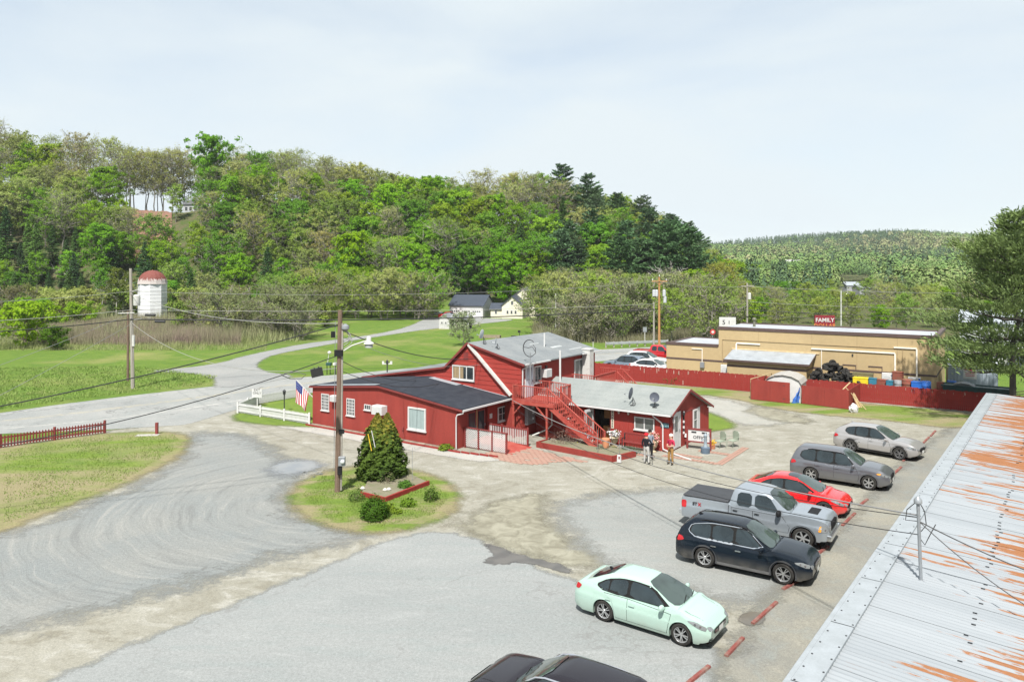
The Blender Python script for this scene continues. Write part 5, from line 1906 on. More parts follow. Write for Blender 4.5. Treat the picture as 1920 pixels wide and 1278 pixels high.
for i, (v, z, lab) in enumerate(((8.55, 2.05, "lantern on the gable wall above the striped pole"), (6.95, 1.85, "lantern at the office wall's near corner"))):
 l = thing("wall_lantern", lab, "lantern", LOC(CX1 + 0.02, v, z), UA)
 MB().lathe([(0.03, -0.16), (0.07, -0.10), (0.08, 0.08), (0.02, 0.16)], 8).build("lamp_shade", DARKMETAL if i == 0 else WHITE, l, loc=(0.12, 0, 0))
 MB().bar((0, 0, 0.1), (0.12, 0, 0.12), 0.03, 0.03).build("bracket", DARKMETAL, l)
# the turned striped pole on the gable wall
sp = thing("barber_pole", "white and black banded post hanging on the office gable wall", "barber pole", LOC(CX1 + 0.05, 8.72, 0.75), UA)
for i in range(6):
 MB().lathe([(0.055, i * 0.17), (0.07, i * 0.17 + 0.03), (0.055, i * 0.17 + 0.165)], 10).build("band", WHITE if i % 2 == 0 else INK, sp)
MB().lathe([(0.0, 1.02), (0.06, 1.05), (0.05, 1.14), (0.0, 1.18)], 10).build("cap", DARKMETAL, sp)
bh = thing("birdhouse", "small white roofed birdhouse low on the office gable wall", "birdhouse", LOC(CX1 + 0.02, 9.05, 0.42), UA)
MB().box((0, -0.09, -0.2), (0.12, 0.09, 0.1)).build("box", RED_T, bh)
MB().prism([(-0.16, 0.1), (0, 0.30), (0.16, 0.1)], 0.0, 0.2, axis='x').build("roof", WHITE, bh)


# satellite dishes
def dish(name, label, loc, rz, r, m, back=True, tilt=0.5, mast=0.5, arm=True):
 t = thing(name, label, "satellite dish", loc, rz)
 MB().tube([(0, 0, 0), (0, 0, mast)], 0.025, 8).box((-0.14, -0.14, 0), (0.14, 0.14, 0.02)).tube([(0.0, 0.02, mast * 0.9), (0.1, 0.2, 0.02)], 0.012, 6).tube([(0, 0.02, mast * 0.9), (-0.12, 0.18, 0.02)], 0.012, 6).build("mount", DARKMETAL, t)
 prof = [(0.001, 0.0), (r * 0.4, r * 0.03), (r * 0.75, r * 0.11), (r, r * 0.2), (r * 1.01, r * 0.22), (r * 0.74, r * 0.13), (r * 0.4, r * 0.05), (0.001, 0.02)]
 M = Matrix.Translation((0, -0.06, mast + r * 0.55)) @ Matrix.Rotation(PI / 2 - tilt * 0.3, 4, 'X')
 MB().lathe(prof, 24, M, cap=False).build("reflector", m, t, smooth=True)
 if arm:
  MB().tube([(0, -0.08, mast + 0.05), (0, -r * 1.35, mast + r * 0.35)], 0.014, 6).box((-0.05, -r * 1.5, mast + r * 0.3), (0.05, -r * 1.3, mast + r * 0.3 + 0.08)).build("feed_arm", GREYMETAL, t)
 return t


DISHG = mat("dark_grey_dish", (0.075, 0.085, 0.11), 0.5, var=0.05)
DISHP = mat("pale_grey_dish", (0.42, 0.45, 0.48), 0.5, var=0.05)
dish("satellite_dish", "dark round satellite dish facing out from the office roof", LOC(9.85, 7.0, zN(7.0) + 0.03), UA + 0.2, 0.30, DISHG, mast=0.45)
dish("satellite_dish", "edge on grey satellite dish with a long arm on the office roof", LOC(8.4, 6.95, zN(6.95) + 0.03), UA - 1.45, 0.38, DISHG, mast=0.5)
dish("satellite_dish", "pale dish seen edge on at the house roof's ridge", LOC(-2.4, 5.9, zc(-2.4)), UA - 1.35, 0.33, DISHP, mast=0.5)
dish("satellite_dish", "smaller pale oval dish on the house roof below the ridge", LOC(-1.3, 6.0, zc(-1.3)), UA - 1.0, 0.28, DISHP, mast=0.35)
sd = thing("antenna_mast", "mast with a bare broken dish rim beside the upstairs door", "antenna", LOC(1.9, 5.25, 2.5), UA)
MB().tube([(0, 0, 0), (0, 0, 3.0)], 0.035, 8).build("pole", GREYMETAL, sd)
ring = MB()
pts = [(math.cos(a) * 0.5 - 0.05, 0, 3.3 + math.sin(a) * 0.55) for a in np.linspace(0.9, 5.2, 16)]
ring.tube(pts, 0.03, 6).tube([(-0.5, 0, 3.35), (-0.15, 0, 3.32), (0.15, 0, 3.42), (0.4, 0, 3.1)], 0.02, 6).tube([(0.2, 0, 3.55), (0.4, 0, 3.35), (0.42, 0, 3.0), (0.2, 0, 2.85)], 0.02, 6)
ring.build("rim", DARKMETAL, sd)

# ---- outdoor deck and stairs
D = thing("deck_stairs", "red painted wooden deck with stairs going down to the flower bed", "deck stairs", O, UA)
DX0, DX1, DY0, DY1, DZ = 1.05, 4.15, 4.45, 7.0, 2.50
x = DX0
while x < DX1 - 0.01:
 MB().box((x, DY0, DZ - 0.035), (min(x + 0.136, DX1), DY1 if x > 1.5 else 5.2 if x < 1.3 else DY1, DZ)).build("plank", RED_D, D)
 x += 0.142
mb = MB()
mb.box((DX0, DY0 - 0.04, DZ - 0.24), (DX1, DY0, DZ - 0.04)).box((DX0, DY1, DZ - 0.24), (DX1, DY1 + 0.04, DZ - 0.04)).box((DX1, DY0, DZ - 0.24), (DX1 + 0.04, DY1, DZ - 0.04))
for i in range(6):
 mb.box((DX0 + 0.4 + i * 0.5, DY0, DZ - 0.2), (DX0 + 0.44 + i * 0.5, DY1, DZ - 0.037))
mb.build("joist_frame", RED_D, D)
for (px_, py_, zt) in ((DX0 + 0.05, DY0 + 0.05, DZ), (3.65, DY0 + 0.05, DZ), (DX1 - 0.05, DY1 - 0.05, DZ)):
 MB().box((px_ - 0.055, py_ - 0.055, 0), (px_ + 0.055, py_ + 0.055, zt - 0.24)).build("post", RED_D, D)
MB().bar((DX0 + 0.05, DY0 + 0.02, DZ - 0.95), (DX0 + 0.7, DY0 + 0.02, DZ - 0.24), 0.06, 0.08).bar((3.65, DY0 + 0.02, DZ - 1.0), (2.85, DY0 + 0.02, DZ - 0.24), 0.06, 0.09).build("brace", RED_D, D)
balu = MB().box((-0.018, -0.018, 0), (0.018, 0.018, 0.86)).build("baluster", RED_D, D, loc=(DX0 + 0.2, DY0 + 0.02, DZ + 0.04))


def railing(parent, a, b, proto_b, m, h=0.95, gap=0.14, post=True, name="handrail", bottom=True):
 a, b = Vector(a), Vector(b)
 L = (b - a).length
 n = max(1, int(L / gap))
 MB().bar(a + Vector((0, 0, h)), b + Vector((0, 0, h)), 0.09, 0.045).build(name, m, parent)
 if bottom:
  MB().bar(a + Vector((0, 0, 0.07)), b + Vector((0, 0, 0.07)), 0.04, 0.04).build("lower_rail", m, parent)
 for i in range(1, n):
  p = a.lerp(b, i / n)
  piece(proto_b, parent, (p.x, p.y, p.z + 0.05))


bx = DX0
railing(D, (DX0 + 0.03, DY0 + 0.02, DZ), (3.72, DY0 + 0.02, DZ), balu, RED_D)
railing(D, (DX0 + 0.03, DY0 + 0.02, DZ), (DX0 + 0.03, 5.0, DZ), balu, RED_D)
railing(D, (2.35, DY1 - 0.02, DZ), (DX1 - 0.03, DY1 - 0.4, DZ), balu, RED_D)
railing(D, (1.4, DY1 + 0.0, DZ), (2.35, DY1 - 0.02, DZ), balu, RED_D)
railing(D, (DX1 - 0.03, DY1 - 0.4, DZ), (DX1 - 0.03, 5.55, DZ), balu, RED_D)
pst = MB().box((-0.045, -0.045, 0), (0.045, 0.045, 1.0)).build("rail_post", RED_D, D, loc=(DX0 + 0.04, DY0 + 0.03, DZ))
for (px_, py_) in ((3.72, DY0 + 0.03), (DX1 - 0.04, 5.5), (DX1 - 0.04, DY1 - 0.4), (2.35, DY1 - 0.05), (DX0 + 0.04, 5.0)):
 piece(pst, D, (px_, py_, DZ))
# flight of steps
SX0, SX1, SY0, SY1, NS = 3.9, 7.15, 4.5, 5.45, 12
tread = MB().box((0, 0, -0.035), (0.29, SY1 - SY0 - 0.08, 0)).build("tread", RED_D, D, loc=(SX0 + 0.02, SY0 + 0.04, DZ - 0.2))
for i in range(1, NS):
 piece(tread, D, (SX0 + (SX1 - SX0) * i / NS, SY0 + 0.04, DZ - (i + 1) * DZ / (NS + 1)))
for yy_ in (SY0, SY1):
 MB().bar((SX0 - 0.05, yy_, DZ - 0.22), (SX1 + 0.10, yy_, 0.06), 0.045, 0.28).build("stringer", RED_D, D)
 a = Vector((SX0 - 0.15, yy_, DZ + 0.0))
 b = Vector((SX1 + 0.12, yy_, 0.12))
 MB().bar(a + Vector((0, 0, 0.90)), b + Vector((0, 0, 0.88)), 0.09, 0.045).build("handrail", RED_D, D)
 for i in range(1, 23):
  p = a.lerp(b, i / 23)
  piece(balu, D, (p.x, p.y, p.z - 0.02), scale=(1, 1, 1.03))
 MB().box((SX1 + 0.05, yy_ - 0.045, 0), (SX1 + 0.14, yy_ + 0.045, 1.05)).build("rail_post", RED_D, D)
# under the deck: meter cabinet, downspout, small landing
mc = thing("meter_cabinet", "tall grey electric meter cabinet under the outdoor deck", "meter cabinet", LOC(1.40, 5.35, 0.75), UA)
MB().box((0, 0, 0), (0.22, 0.95, 1.35)).build("case", GREYMETAL, mc, bevel=0.01)
for i in range(3):
 MB().lathe([(0.09, 0), (0.09, 0.05), (0.05, 0.08)], 14, Matrix.Translation((0.22, 0.65, 0.35 + i * 0.38)) @ Matrix.Rotation(PI / 2, 4, 'Y')).build("meter", mat("meter_glass", (0.5, 0.52, 0.54), 0.2, var=0), mc)
tag(MB().tube([(0, 0, 2.3), (0, 0, 0.75), (-0.15, -0.3, 0.5), (-0.9, -0.95, 0.12)], 0.05, 8).build("drain_pipe", WHITE_W, None, smooth=True, loc=LOC(2.9, 6.3, 0), rot=UA), "white drain pipe bending out below the deck", "pipe")
tag(MB().box((0, 0, 0), (1.3, 0.8, 0.16)).box((0.1, 0.15, 0.16), (1.2, 0.8, 0.24)).build("landing", RED_D, None, loc=LOC(2.2, 5.85, 0), rot=UA), "low red wooden landing in the shade under the deck", "wooden step")
window(Cw, (3.2, CY0 - 0.004, 1.25), 0, 0.9, 0.62, 1, 1, 0.06, depth=0.05)

# back stairs beyond the chimney
E = thing("rear_deck", "red railed landing and stairs behind the white chimney", "deck stairs", O, UA)
EZ = 2.45
MB().box((1.45, 11.3, EZ - 0.05), (3.4, 15.6, EZ)).build("deck_boards", RED_D, E)
balE = MB().box((-0.018, -0.018, 0), (0.018, 0.018, 0.86)).build("baluster", RED_D, E, loc=(3.38, 11.5, EZ))
railing(E, (1.5, 11.3, EZ), (3.38, 11.3, EZ), balE, RED_D)
railing(E, (3.38, 11.3, EZ), (3.38, 14.5, EZ), balE, RED_D)
railing(E, (1.5, 15.6, EZ), (4.0, 15.6, EZ), balE, RED_D)
for yy_ in (14.5, 15.55):
 a, b = Vector((3.5, yy_, EZ)), Vector((6.2, yy_, 0.1))
 MB().bar(a + Vector((0, 0, 0.9)), b + Vector((0, 0, 0.9)), 0.09, 0.05).build("handrail", RED_D, E)
 MB().bar(a + Vector((0, 0, -0.15)), b, 0.05, 0.25).build("stringer", RED_D, E)
 for i in range(1, 18):
  p = a.lerp(b, i / 18)
  piece(balE, E, (p.x, p.y, p.z))
for i in range(11):
 MB().box((3.5 + i * 0.25, 14.5, EZ - 0.2 - i * 0.21), (3.77 + i * 0.25, 15.55, EZ - 0.16 - i * 0.21)).build("tread", RED_D, E)
for (a, b) in ((1.6, 11.4), (3.35, 11.4), (3.35, 15.5), (1.6, 15.5)):
 MB().box((a - 0.05, b - 0.05, 0), (a + 0.05, b + 0.05, EZ - 0.05)).build("post", RED_D, E)

# entry ramp: red floor, lattice screen and white balustrade
R_ = thing("entry_ramp", "red entry ramp with white lattice and white spindle rails", "ramp", O, UA)
MB().prism([(0.05, 0.0), (3.5, 0.0), (3.5, 0.02), (0.05, 0.32)], 0.85, 3.05).build("ramp_floor", RED_D, R_)
for i in range(4):
 MB().box((0.1 + i * 1.03, 0.62, 0.0), (0.19 + i * 1.03, 0.71, 1.28 - 0.0)).build("post", RED_T, R_)
MB().box((0.1, 0.61, 1.24), (3.3, 0.73, 1.28)).build("handrail", RED_T, R_)
lat = mat("white_lattice", (0.56, 0.56, 0.55), 0.6, var=0.04)
for (x0, x1) in ((0.2, 1.12), (1.23, 3.18)):
 mb = MB()
 h = 1.12
 s = 0.13
 n = int((x1 - x0 + h) / s) + 1
 for i in range(n):
  a = x0 + i * s
  # rising right
  p0, p1 = (a - h, 0.1), (a, 0.1 + h)
  q = []
  t0 = max(0.0, (x0 - p0[0]) / h)
  t1 = min(1.0, (x1 - p0[0]) / h)
  if t1 - t0 > 0.03:
   mb.bar((p0[0] + h * t0, 0.66, 0.1 + h * t0), (p0[0] + h * t1, 0.66, 0.1 + h * t1), 0.036, 0.010, up=(0, 1, 0))
   mb.bar((p0[0] + h * t0, 0.675, 0.1 + h - h * t0), (p0[0] + h * t1, 0.675, 0.1 + h - h * t1), 0.036, 0.010, up=(0, 1, 0))
 mb.build("lattice_panel", lat, R_)
balW = MB().box((-0.02, -0.02, 0), (0.02, 0.02, 0.9)).build("spindle", WHITE, R_, loc=(0.4, 3.0, 0.22))
for (x0, x1) in ((0.25, 1.2), (1.3, 3.15)):
 n = int((x1 - x0) / 0.125)
 for i in range(n):
  xx = x0 + (i + 0.5) * (x1 - x0) / n
  piece(balW, R_, (xx, 3.0, 0.12))
MB().bar((0.2, 3.0, 1.08), (3.2, 3.0, 1.06), 0.09, 0.06).bar((0.2, 3.0, 0.12), (3.2, 3.0, 0.10), 0.05, 0.05).build("handrail", RED_T, R_)
for xx in (0.22, 1.25, 3.2):
 MB().box((xx - 0.05, 2.95, 0), (xx + 0.05, 3.05, 1.2)).build("post", RED_T, R_)
# brick pavers, each one its own
pav = thing("brick_paving", "faded red brick paving in front of the entry ramp", "paving", (0, 0, 0))
pav['kind'] = 'structure'
del pav['category']
del pav['label']
pb = MB().box((-0.19, -0.095, 0), (0.19, 0.095, 0.022)).build("paver", brk, pav, loc=(0, 0, -5))
poly = smooth_poly([P(900, 846), P(990, 838), P(1035, 850), P(1120, 868), P(1060, 866), P(1000, 874), P(930, 864)], 1)
cnt = 0
xs = [p.x for p in poly]
ys = [p.y for p in poly]
cand = []
for i in range(60):
 for j in range(60):
  u, v = -1 + i * 0.40 + (j % 2) * 0.2, -3 + j * 0.205
  q = LOC(u, v)
  cand.append((q.x, q.y))
ca = np.array(cand)
dd = sdf(poly, ca[:, 0], ca[:, 1])
first = True
for (qx, qy), d_ in zip(cand, dd):
 if d_ > 0.12 and cnt < 230 and rnd.random() > 0.10:
  if first:
   pb.location = (qx, qy, 0.012)
   pb.rotation_euler = (0, 0, UA)
   first = False
  else:
   piece(pb, pav, (qx, qy, 0.012 + rnd.uniform(-0.006, 0.004)), (rnd.uniform(-0.02, 0.02), rnd.uniform(-0.02, 0.02), UA))
  cnt += 1

pav2 = thing("brick_border", "brick border", "paving", (0, 0, 0))
pav2['kind'] = 'structure'
del pav2['category']
del pav2['label']
pb2 = None
for (u0, v0, u1, v1) in ((10.9, 5.6, 14.2, 5.6), (14.2, 5.6, 14.2, 10.4), (11.2, 6.35, 13.0, 6.35), (12.2, 8.0, 14.2, 8.0), (7.2, 5.0, 10.6, 5.0)):
 L = math.hypot(u1 - u0, v1 - v0)
 n = int(L / 0.22)
 for i in range(n):
  for k in range(2):
   t = (i + 0.5) / n
   q = LOC(u0 + (u1 - u0) * t + (0.22 * k if u0 == u1 else 0), v0 + (v1 - v0) * t + (0.22 * k if v0 == v1 else 0), 0.014)
   if pb2 is None:
    pb2 = MB().box((-0.10, -0.10, 0), (0.10, 0.10, 0.024)).build("brick", brk, pav2, loc=q, rot=UA)
   else:
    piece(pb2, pav2, q + Vector((0, 0, rnd.uniform(-0.005, 0.004))), (0, 0, UA))

# red edged flower bed under the stairs
fb = thing("flower_bed", "long flower bed with a red timber edge in front of the stairs", "flower bed", LOC(0, 0, 0), UA)
c1, c2, c3 = (3.7, 3.25), (9.15, 2.75), (9.7, 4.6)
for a, b in ((c1, c2), (c2, c3)):
 MB().bar((a[0], a[1], 0.17), (b[0], b[1], 0.17), 0.09, 0.36).build("timber", RED, fb)
MB().bar((c1[0], c1[1], 0.17), (3.8, 4.3, 0.17), 0.09, 0.34).build("timber", RED, fb)
MB().prism([(3.75, 3.3), (9.1, 2.82), (9.62, 4.6), (7.0, 5.3), (3.85, 4.4)], 0.0, 0.27, axis='z').build("soil", SOIL, fb)
for (u, v) in ((8.05, 3.6), (9.0, 4.2)):
 pass
# island bed
ib = thing("island_bed", "small bed with a red brick edge on the grassy island", "flower bed", (0, 0, 0))
q1, q2, q3 = P(677, 930), P(722, 941), P(804, 909)
MB().bar(q1 + Vector((0, 0, 0.1)), q2 + Vector((0, 0, 0.1)), 0.10, 0.26).build("edging", RED_F, ib)
n = 9
for i in range(n):
 a, b = q2.lerp(q3, i / n), q2.lerp(q3, (i + 0.97) / n)
 MB().bar(a + Vector((0, 0, 0.1)), b + Vector((0, 0, 0.1 + rnd.uniform(-0.01, 0.01))), 0.11, 0.26).build("brick", RED_F, ib)
q4 = P(770, 893)
q5 = P(690, 905)
MB().prism([(p.x, p.y) for p in (q1, q2, q3, q4, q5)], 0.0, 0.14, axis='z').build("soil", SOIL, ib)
# ------------------------------------------------------------------ vehicles
def pch(keys):
 """smooth curve through (x, value) keys"""
 xs = np.array([k[0] for k in keys], float)
 ys = np.array([k[1] for k in keys], float)
 h = np.diff(xs)
 d = np.diff(ys) / h
 m = np.zeros_like(ys)
 m[1:-1] = np.where(d[:-1] * d[1:] > 0, 2 * d[:-1] * d[1:] / (d[:-1] + d[1:] + 1e-12), 0)
 m[0], m[-1] = d[0], d[-1]

 def f(x):
  x = min(max(x, xs[0]), xs[-1])
  i = min(len(h) - 1, max(0, int(np.searchsorted(xs, x) - 1)))
  t = (x - xs[i]) / h[i]
  return float((2 * t ** 3 - 3 * t ** 2 + 1) * ys[i] + (t ** 3 - 2 * t ** 2 + t) * h[i] * m[i] + (-2 * t ** 3 + 3 * t ** 2) * ys[i + 1] + (t ** 3 - t ** 2) * h[i] * m[i + 1])
 return f


def paint(name, col, metal=0.3, rough=0.28):
 m, nt, b = new_mat(name)
 n = noise(nt, 3.0, 4)
 # road dust low on the sides
 tc = nt.nodes.new('ShaderNodeTexCoord')
 sx = nt.nodes.new('ShaderNodeSeparateXYZ')
 nt.links.new(tc.outputs['Object'], sx.inputs[0])
 low = ramp(nt, sx.outputs['Z'], 0.62, 0.22, 0, 0.42)
 dust = math_n(nt, 'MULTIPLY', low, ramp(nt, n, 0.3, 0.7, 0.3, 1.0))
 nt.links.new(mixc(nt, dust, col, (0.26, 0.24, 0.20)), b.inputs['Base Color'])
 b.inputs['Metallic'].default_value = metal
 nt.links.new(math_n(nt, 'ADD', math_n(nt, 'MULTIPLY', dust, 0.8), rough), b.inputs['Roughness'])
 b.inputs['Coat Weight'].default_value = 0.9 if max(col) > 0.05 else 0.25
 b.inputs['Specular IOR Level'].default_value = 0.5 if max(col) > 0.05 else 0.25
 b.inputs['Coat Roughness'].default_value = 0.03
 return m


TYRE = mat("tyre_rubber", (0.022, 0.0215, 0.021), 0.85, var=0.2, vs_=6, col2=(0.055, 0.052, 0.046), amt=0.6)
ALLOY = mat("alloy_wheel", (0.55, 0.56, 0.57), 0.3, metal=0.75, var=0.05)
DARKWELL = mat("wheel_well", (0.012, 0.012, 0.012), 0.9, var=0.0)
TRIM = mat("black_plastic_trim", (0.018, 0.0185, 0.02), 0.7, var=0.1)
CHROME = mat("bright_chrome", (0.70, 0.71, 0.72), 0.15, metal=0.9, var=0.0)
CARGLASS = glass_mat("car_side_glass", (0.020, 0.030, 0.034), 0.04, 0.7)
SCREEN = glass_mat("windscreen_glass", (0.05, 0.07, 0.065), 0.04, 0.6)
LAMP = glass_mat("headlamp_lens", (0.20, 0.215, 0.22), 0.12, 0.8)
AMBER = mat("amber_lens", (0.80, 0.30, 0.03), 0.2, var=0.0)
TAIL = mat("red_lens", (0.42, 0.015, 0.02), 0.15, var=0.1)
SEAM = mat("door_seam", (0.012, 0.012, 0.012), 0.7, var=0.0)
PLATE = mat("number_plate", (0.62, 0.64, 0.62), 0.5, var=0.0)
PLATE_Y = mat("yellow_number_plate", (0.70, 0.45, 0.04), 0.5, var=0.0)


def make_wheel(r, w, spokes, style='twin', rimr=0.69, dark=False):
 """tyre mesh with the rim under it; axis along y, outer face at -y"""
 R = Matrix.Rotation(PI / 2, 4, 'X')
 hw = w / 2
 prof = [(r * rimr * 0.97, -hw * 0.72), (r * rimr * 1.02, -hw * 0.92), (r * 0.86, -hw), (r * 0.955, -hw * 0.88), (r, -hw * 0.6), (r, hw * 0.6), (r * 0.955, hw * 0.88), (r * 0.86, hw), (r * rimr, hw * 0.9)]
 tm = MB().lathe(prof, 36, R, cap=False)
 rr = r * rimr
 rim = MB()
 rim.mi = 0
 rim.lathe([(rr * 1.0, hw * 0.95), (rr * 1.0, hw * 0.80), (rr * 0.93, hw * 0.76), (rr * 0.90, hw * 0.2)], 32, R, cap=False)
 rim.lathe([(0.001, hw * 0.68), (rr * 0.16, hw * 0.66), (rr * 0.22, hw * 0.52), (rr * 0.22, hw * 0.3)], 16, R, cap=False)
 for i in range(spokes):
  a = 2 * PI * i / spokes + 0.3
  offs = (-0.11, 0.11) if style == 'twin' else (0,)
  for o_ in offs:
   ca, sa = math.cos(a + o_ * 1.3), math.sin(a + o_ * 1.3)
   cb, sb = math.cos(a + o_ * 1.7), math.sin(a + o_ * 1.7)
   rim.bar((ca * rr * 0.15, -hw * 0.60, sa * rr * 0.15), (cb * rr * 0.95, -hw * 0.72, sb * rr * 0.95), rr * (0.105 if style == 'twin' else 0.21), 0.03, up=(0, 1, 0))
 dk = MB().lathe([(0.001, hw * 0.15), (rr * 0.93, hw * 0.15)], 24, R, cap=False)
 return tm, rim, dk


def grid_patch(poly, size=0.14):
 bm = bmesh.new()
 vs_ = [bm.verts.new((p[0], p[1], 0)) for p in poly]
 bm.faces.new(vs_)
 bmesh.ops.triangulate(bm, faces=bm.faces[:])
 for _ in range(5):
  long_ = [e for e in bm.edges if e.calc_length() > size]
  if not long_:
   break
  bmesh.ops.subdivide_edges(bm, edges=long_, cuts=1)
  bmesh.ops.triangulate(bm, faces=[f for f in bm.faces if len(f.verts) > 3])
 pts = [(v.co.x, v.co.y) for v in bm.verts]
 bm.verts.index_update()
 fs = [tuple(v.index for v in f.verts) for f in bm.faces]
 bm.free()
 return pts, fs


def round_outline(poly, n=1):
 for _ in range(n):
  q = []
  for i in range(len(poly)):
   a, b = poly[i], poly[(i + 1) % len(poly)]
   q += [(a[0] * 0.82 + b[0] * 0.18, a[1] * 0.82 + b[1] * 0.18), (a[0] * 0.18 + b[0] * 0.82, a[1] * 0.18 + b[1] * 0.82)]
  poly = q
 return poly


class Car:
 def __init__(s, name, label, cat, spec, pos, heading, group=None, simple=False):
  s.sp = sp = spec
  s.t = thing(name, label, cat, pos, heading, group)
  s.simple = simple
  s.L, s.W = sp['L'], sp['W']
  s.body()

 def body(s):
  sp = s.sp
  L, W = s.L, s.W
  zb = sp.get('zb', 0.22)
  rw = sp['rw']
  xf, xr = sp['xf'], sp['xr']
  Ra = rw * sp.get('arch', 1.17)
  deck = pch(sp['deck'])
  rf, rb = sp.get('rf', 0.55), sp.get('rb', 0.40)
  xs = set(np.linspace(-L / 2, L / 2, 42))
  for e in (0.0, 0.01, 0.03, 0.06, 0.1, 0.16, 0.24, 0.34, 0.45):
   xs.add(-L / 2 + e * rb / 0.45)
   xs.add(L / 2 - e * rf / 0.45)
  for cx in (xf, xr):
   for k in np.linspace(-1, 1, 19):
    xs.add(cx + math.sin(k * PI / 2) * Ra)
   xs.add(cx - Ra - 0.004)
   xs.add(cx + Ra + 0.004)
  xs = sorted(x for x in xs if -L / 2 <= x <= L / 2)
  ts = [0.0, 0.07, 0.2, 0.38, 0.52, 0.61, 0.67, 0.8, 0.9, 0.96, 1.0]
  fprof = pch([(0, sp.get('f0', 0.94)), (0.18, 0.985), (0.42, 0.998), (0.62, 1.0), (0.665, 0.982), (0.86, 0.962), (1.0, sp.get('f1', 0.915))])
  crown = sp.get('crown', 0.06)
  rings = []
  zc_ = sp.get('zc', 0.58)
  for x in xs:
   zt = deck(x)
   w = W / 2
   ef, eb = L / 2 - x, x + L / 2
   k = 1.0
   yn = 1.0
   if ef < rf:
    q = 1 - ef / rf
    k = 1 - sp.get('kf', 0.42) * q ** 3.2
    yn = 1 - sp.get('yf', 0.20) * q ** 2.2
   if eb < rb:
    q = 1 - eb / rb
    k = min(k, 1 - sp.get('kb', 0.22) * q ** 3.5)
    yn = min(yn, 1 - sp.get('yb', 0.12) * q ** 2.5)
   zl = zb + (0.05 if (ef < 0.3 or eb < 0.3) else 0)
   inarch = False
   for cx in (xf, xr):
    d = abs(x - cx)
    if d <= Ra:
     zl = max(zl, rw + math.sqrt(max(0, Ra * Ra - d * d)))
     inarch = True
   half = [(0, zb + 0.03), (0.60 * w, zb + 0.03), (0.61 * w, zl if inarch else zb + 0.02)]
   for t in ts:
    z = zl + (zt - zl) * t
    rel = (z - zb) / (zt - zb)
    half.append((w * fprof(rel), z))
   cr = crown * min(1, max(0.25, min(ef, eb) / 0.5))
   ga, gb = sp['roof'][0][0], sp['roof'][-1][0]
   if ga - 0.1 < x < gb + 0.1:
    cr *= max(0.0, 1 - min(x - ga + 0.1, gb + 0.1 - x) / 0.3)
   we = w * fprof(1.0)
   half += [(we * 0.965, zt + cr * 0.22), (we * 0.88, zt + cr * 0.45), (we * 0.6, zt + cr * 0.8), (we * 0.3, zt + cr * 0.96), (0, zt + cr)]
   pts = []
   for (y, z) in half:
    pts.append((y * yn, zc_ + (z - zc_) * k if k < 1 else z))
   rings.append((x, pts))
  mb = MB()
  n = len(rings[0][1])
  full = 2 * n - 2
  for x, pts in rings:
   ring = [(x, -y, z) for y, z in pts] + [(x, y, z) for y, z in reversed(pts[1:-1])]
   mb.v += ring
  for i in range(len(rings) - 1):
   for j in range(full):
    j2 = (j + 1) % full
    mb.f.append((i * full + j, i * full + j2, (i + 1) * full + j2, (i + 1) * full + j))
    mb.m.append(1 if (j in (0, 1) or j >= full - 2) else 0)
  mb.f.append(tuple(range(full)))
  mb.m.append(0)
  mb.f.append(tuple((len(rings) - 1) * full + j for j in range(full)))
  mb.m.append(0)
  # greenhouse
  roof = pch(sp['roof'])
  g0, g1 = sp['roof'][0][0], sp['roof'][-1][0]
  gx_ = sorted(set(list(np.linspace(g0, g1, 34)) + [k[0] for k in sp['roof']]))
  gr = []
  th = sp.get('tumble', 0.40)
  for x in gx_:
   zr_ = roof(x)
   zd = deck(x) - 0.01
   wb_ = W / 2 * fprof(1.0) * 0.975
   for ed, r_ in ((g1 - x, 0.5), (x - g0, 0.35)):
    if ed < r_:
     wb_ *= 1 - 0.07 * (1 - ed / r_) ** 2
   hgt = max(0.0, zr_ - zd)
   ze = zd + hgt * 0.90
   wr = wb_ - th * hgt * 0.90
   half = [(wb_, zd - 0.06), (wb_, zd), (wb_ - th * 0.33 * hgt * 0.9, zd + hgt * 0.35), (wb_ - th * 0.7 * hgt * 0.9, zd + hgt * 0.66), (wr, ze), (wr - 0.05 * min(1, hgt * 3), zd + hgt * 0.965), (wr * 0.72, zr_ - 0.004), (wr * 0.38, zr_ + 0.012), (0, zr_ + 0.016)]
   gr.append((x, half))
  o_ = len(mb.v)
  n = len(gr[0][1])
  full = 2 * n - 1
  for x, pts in gr:
   mb.v += [(x, -y, z) for y, z in pts] + [(x, y, z) for y, z in reversed(pts[:-1])]
  for i in range(len(gr) - 1):
   for j in range(full - 1):
    mb.f.append((o_ + i * full + j, o_ + i * full + j + 1, o_ + (i + 1) * full + j + 1, o_ + (i + 1) * full + j))
    mb.m.append(0)
  for e in (0, len(gr) - 1):
   mb.f.append(tuple(o_ + e * full + j for j in range(full)))
   mb.m.append(0)
  s.bodyo = mb.build("body", [sp['paint'], DARKWELL], s.t, smooth=True, autos=34)
  bm = bmesh.new()
  bm.from_mesh(s.bodyo.data)
  s.bvh = BVHTree.FromBMesh(bm)
  bm.free()

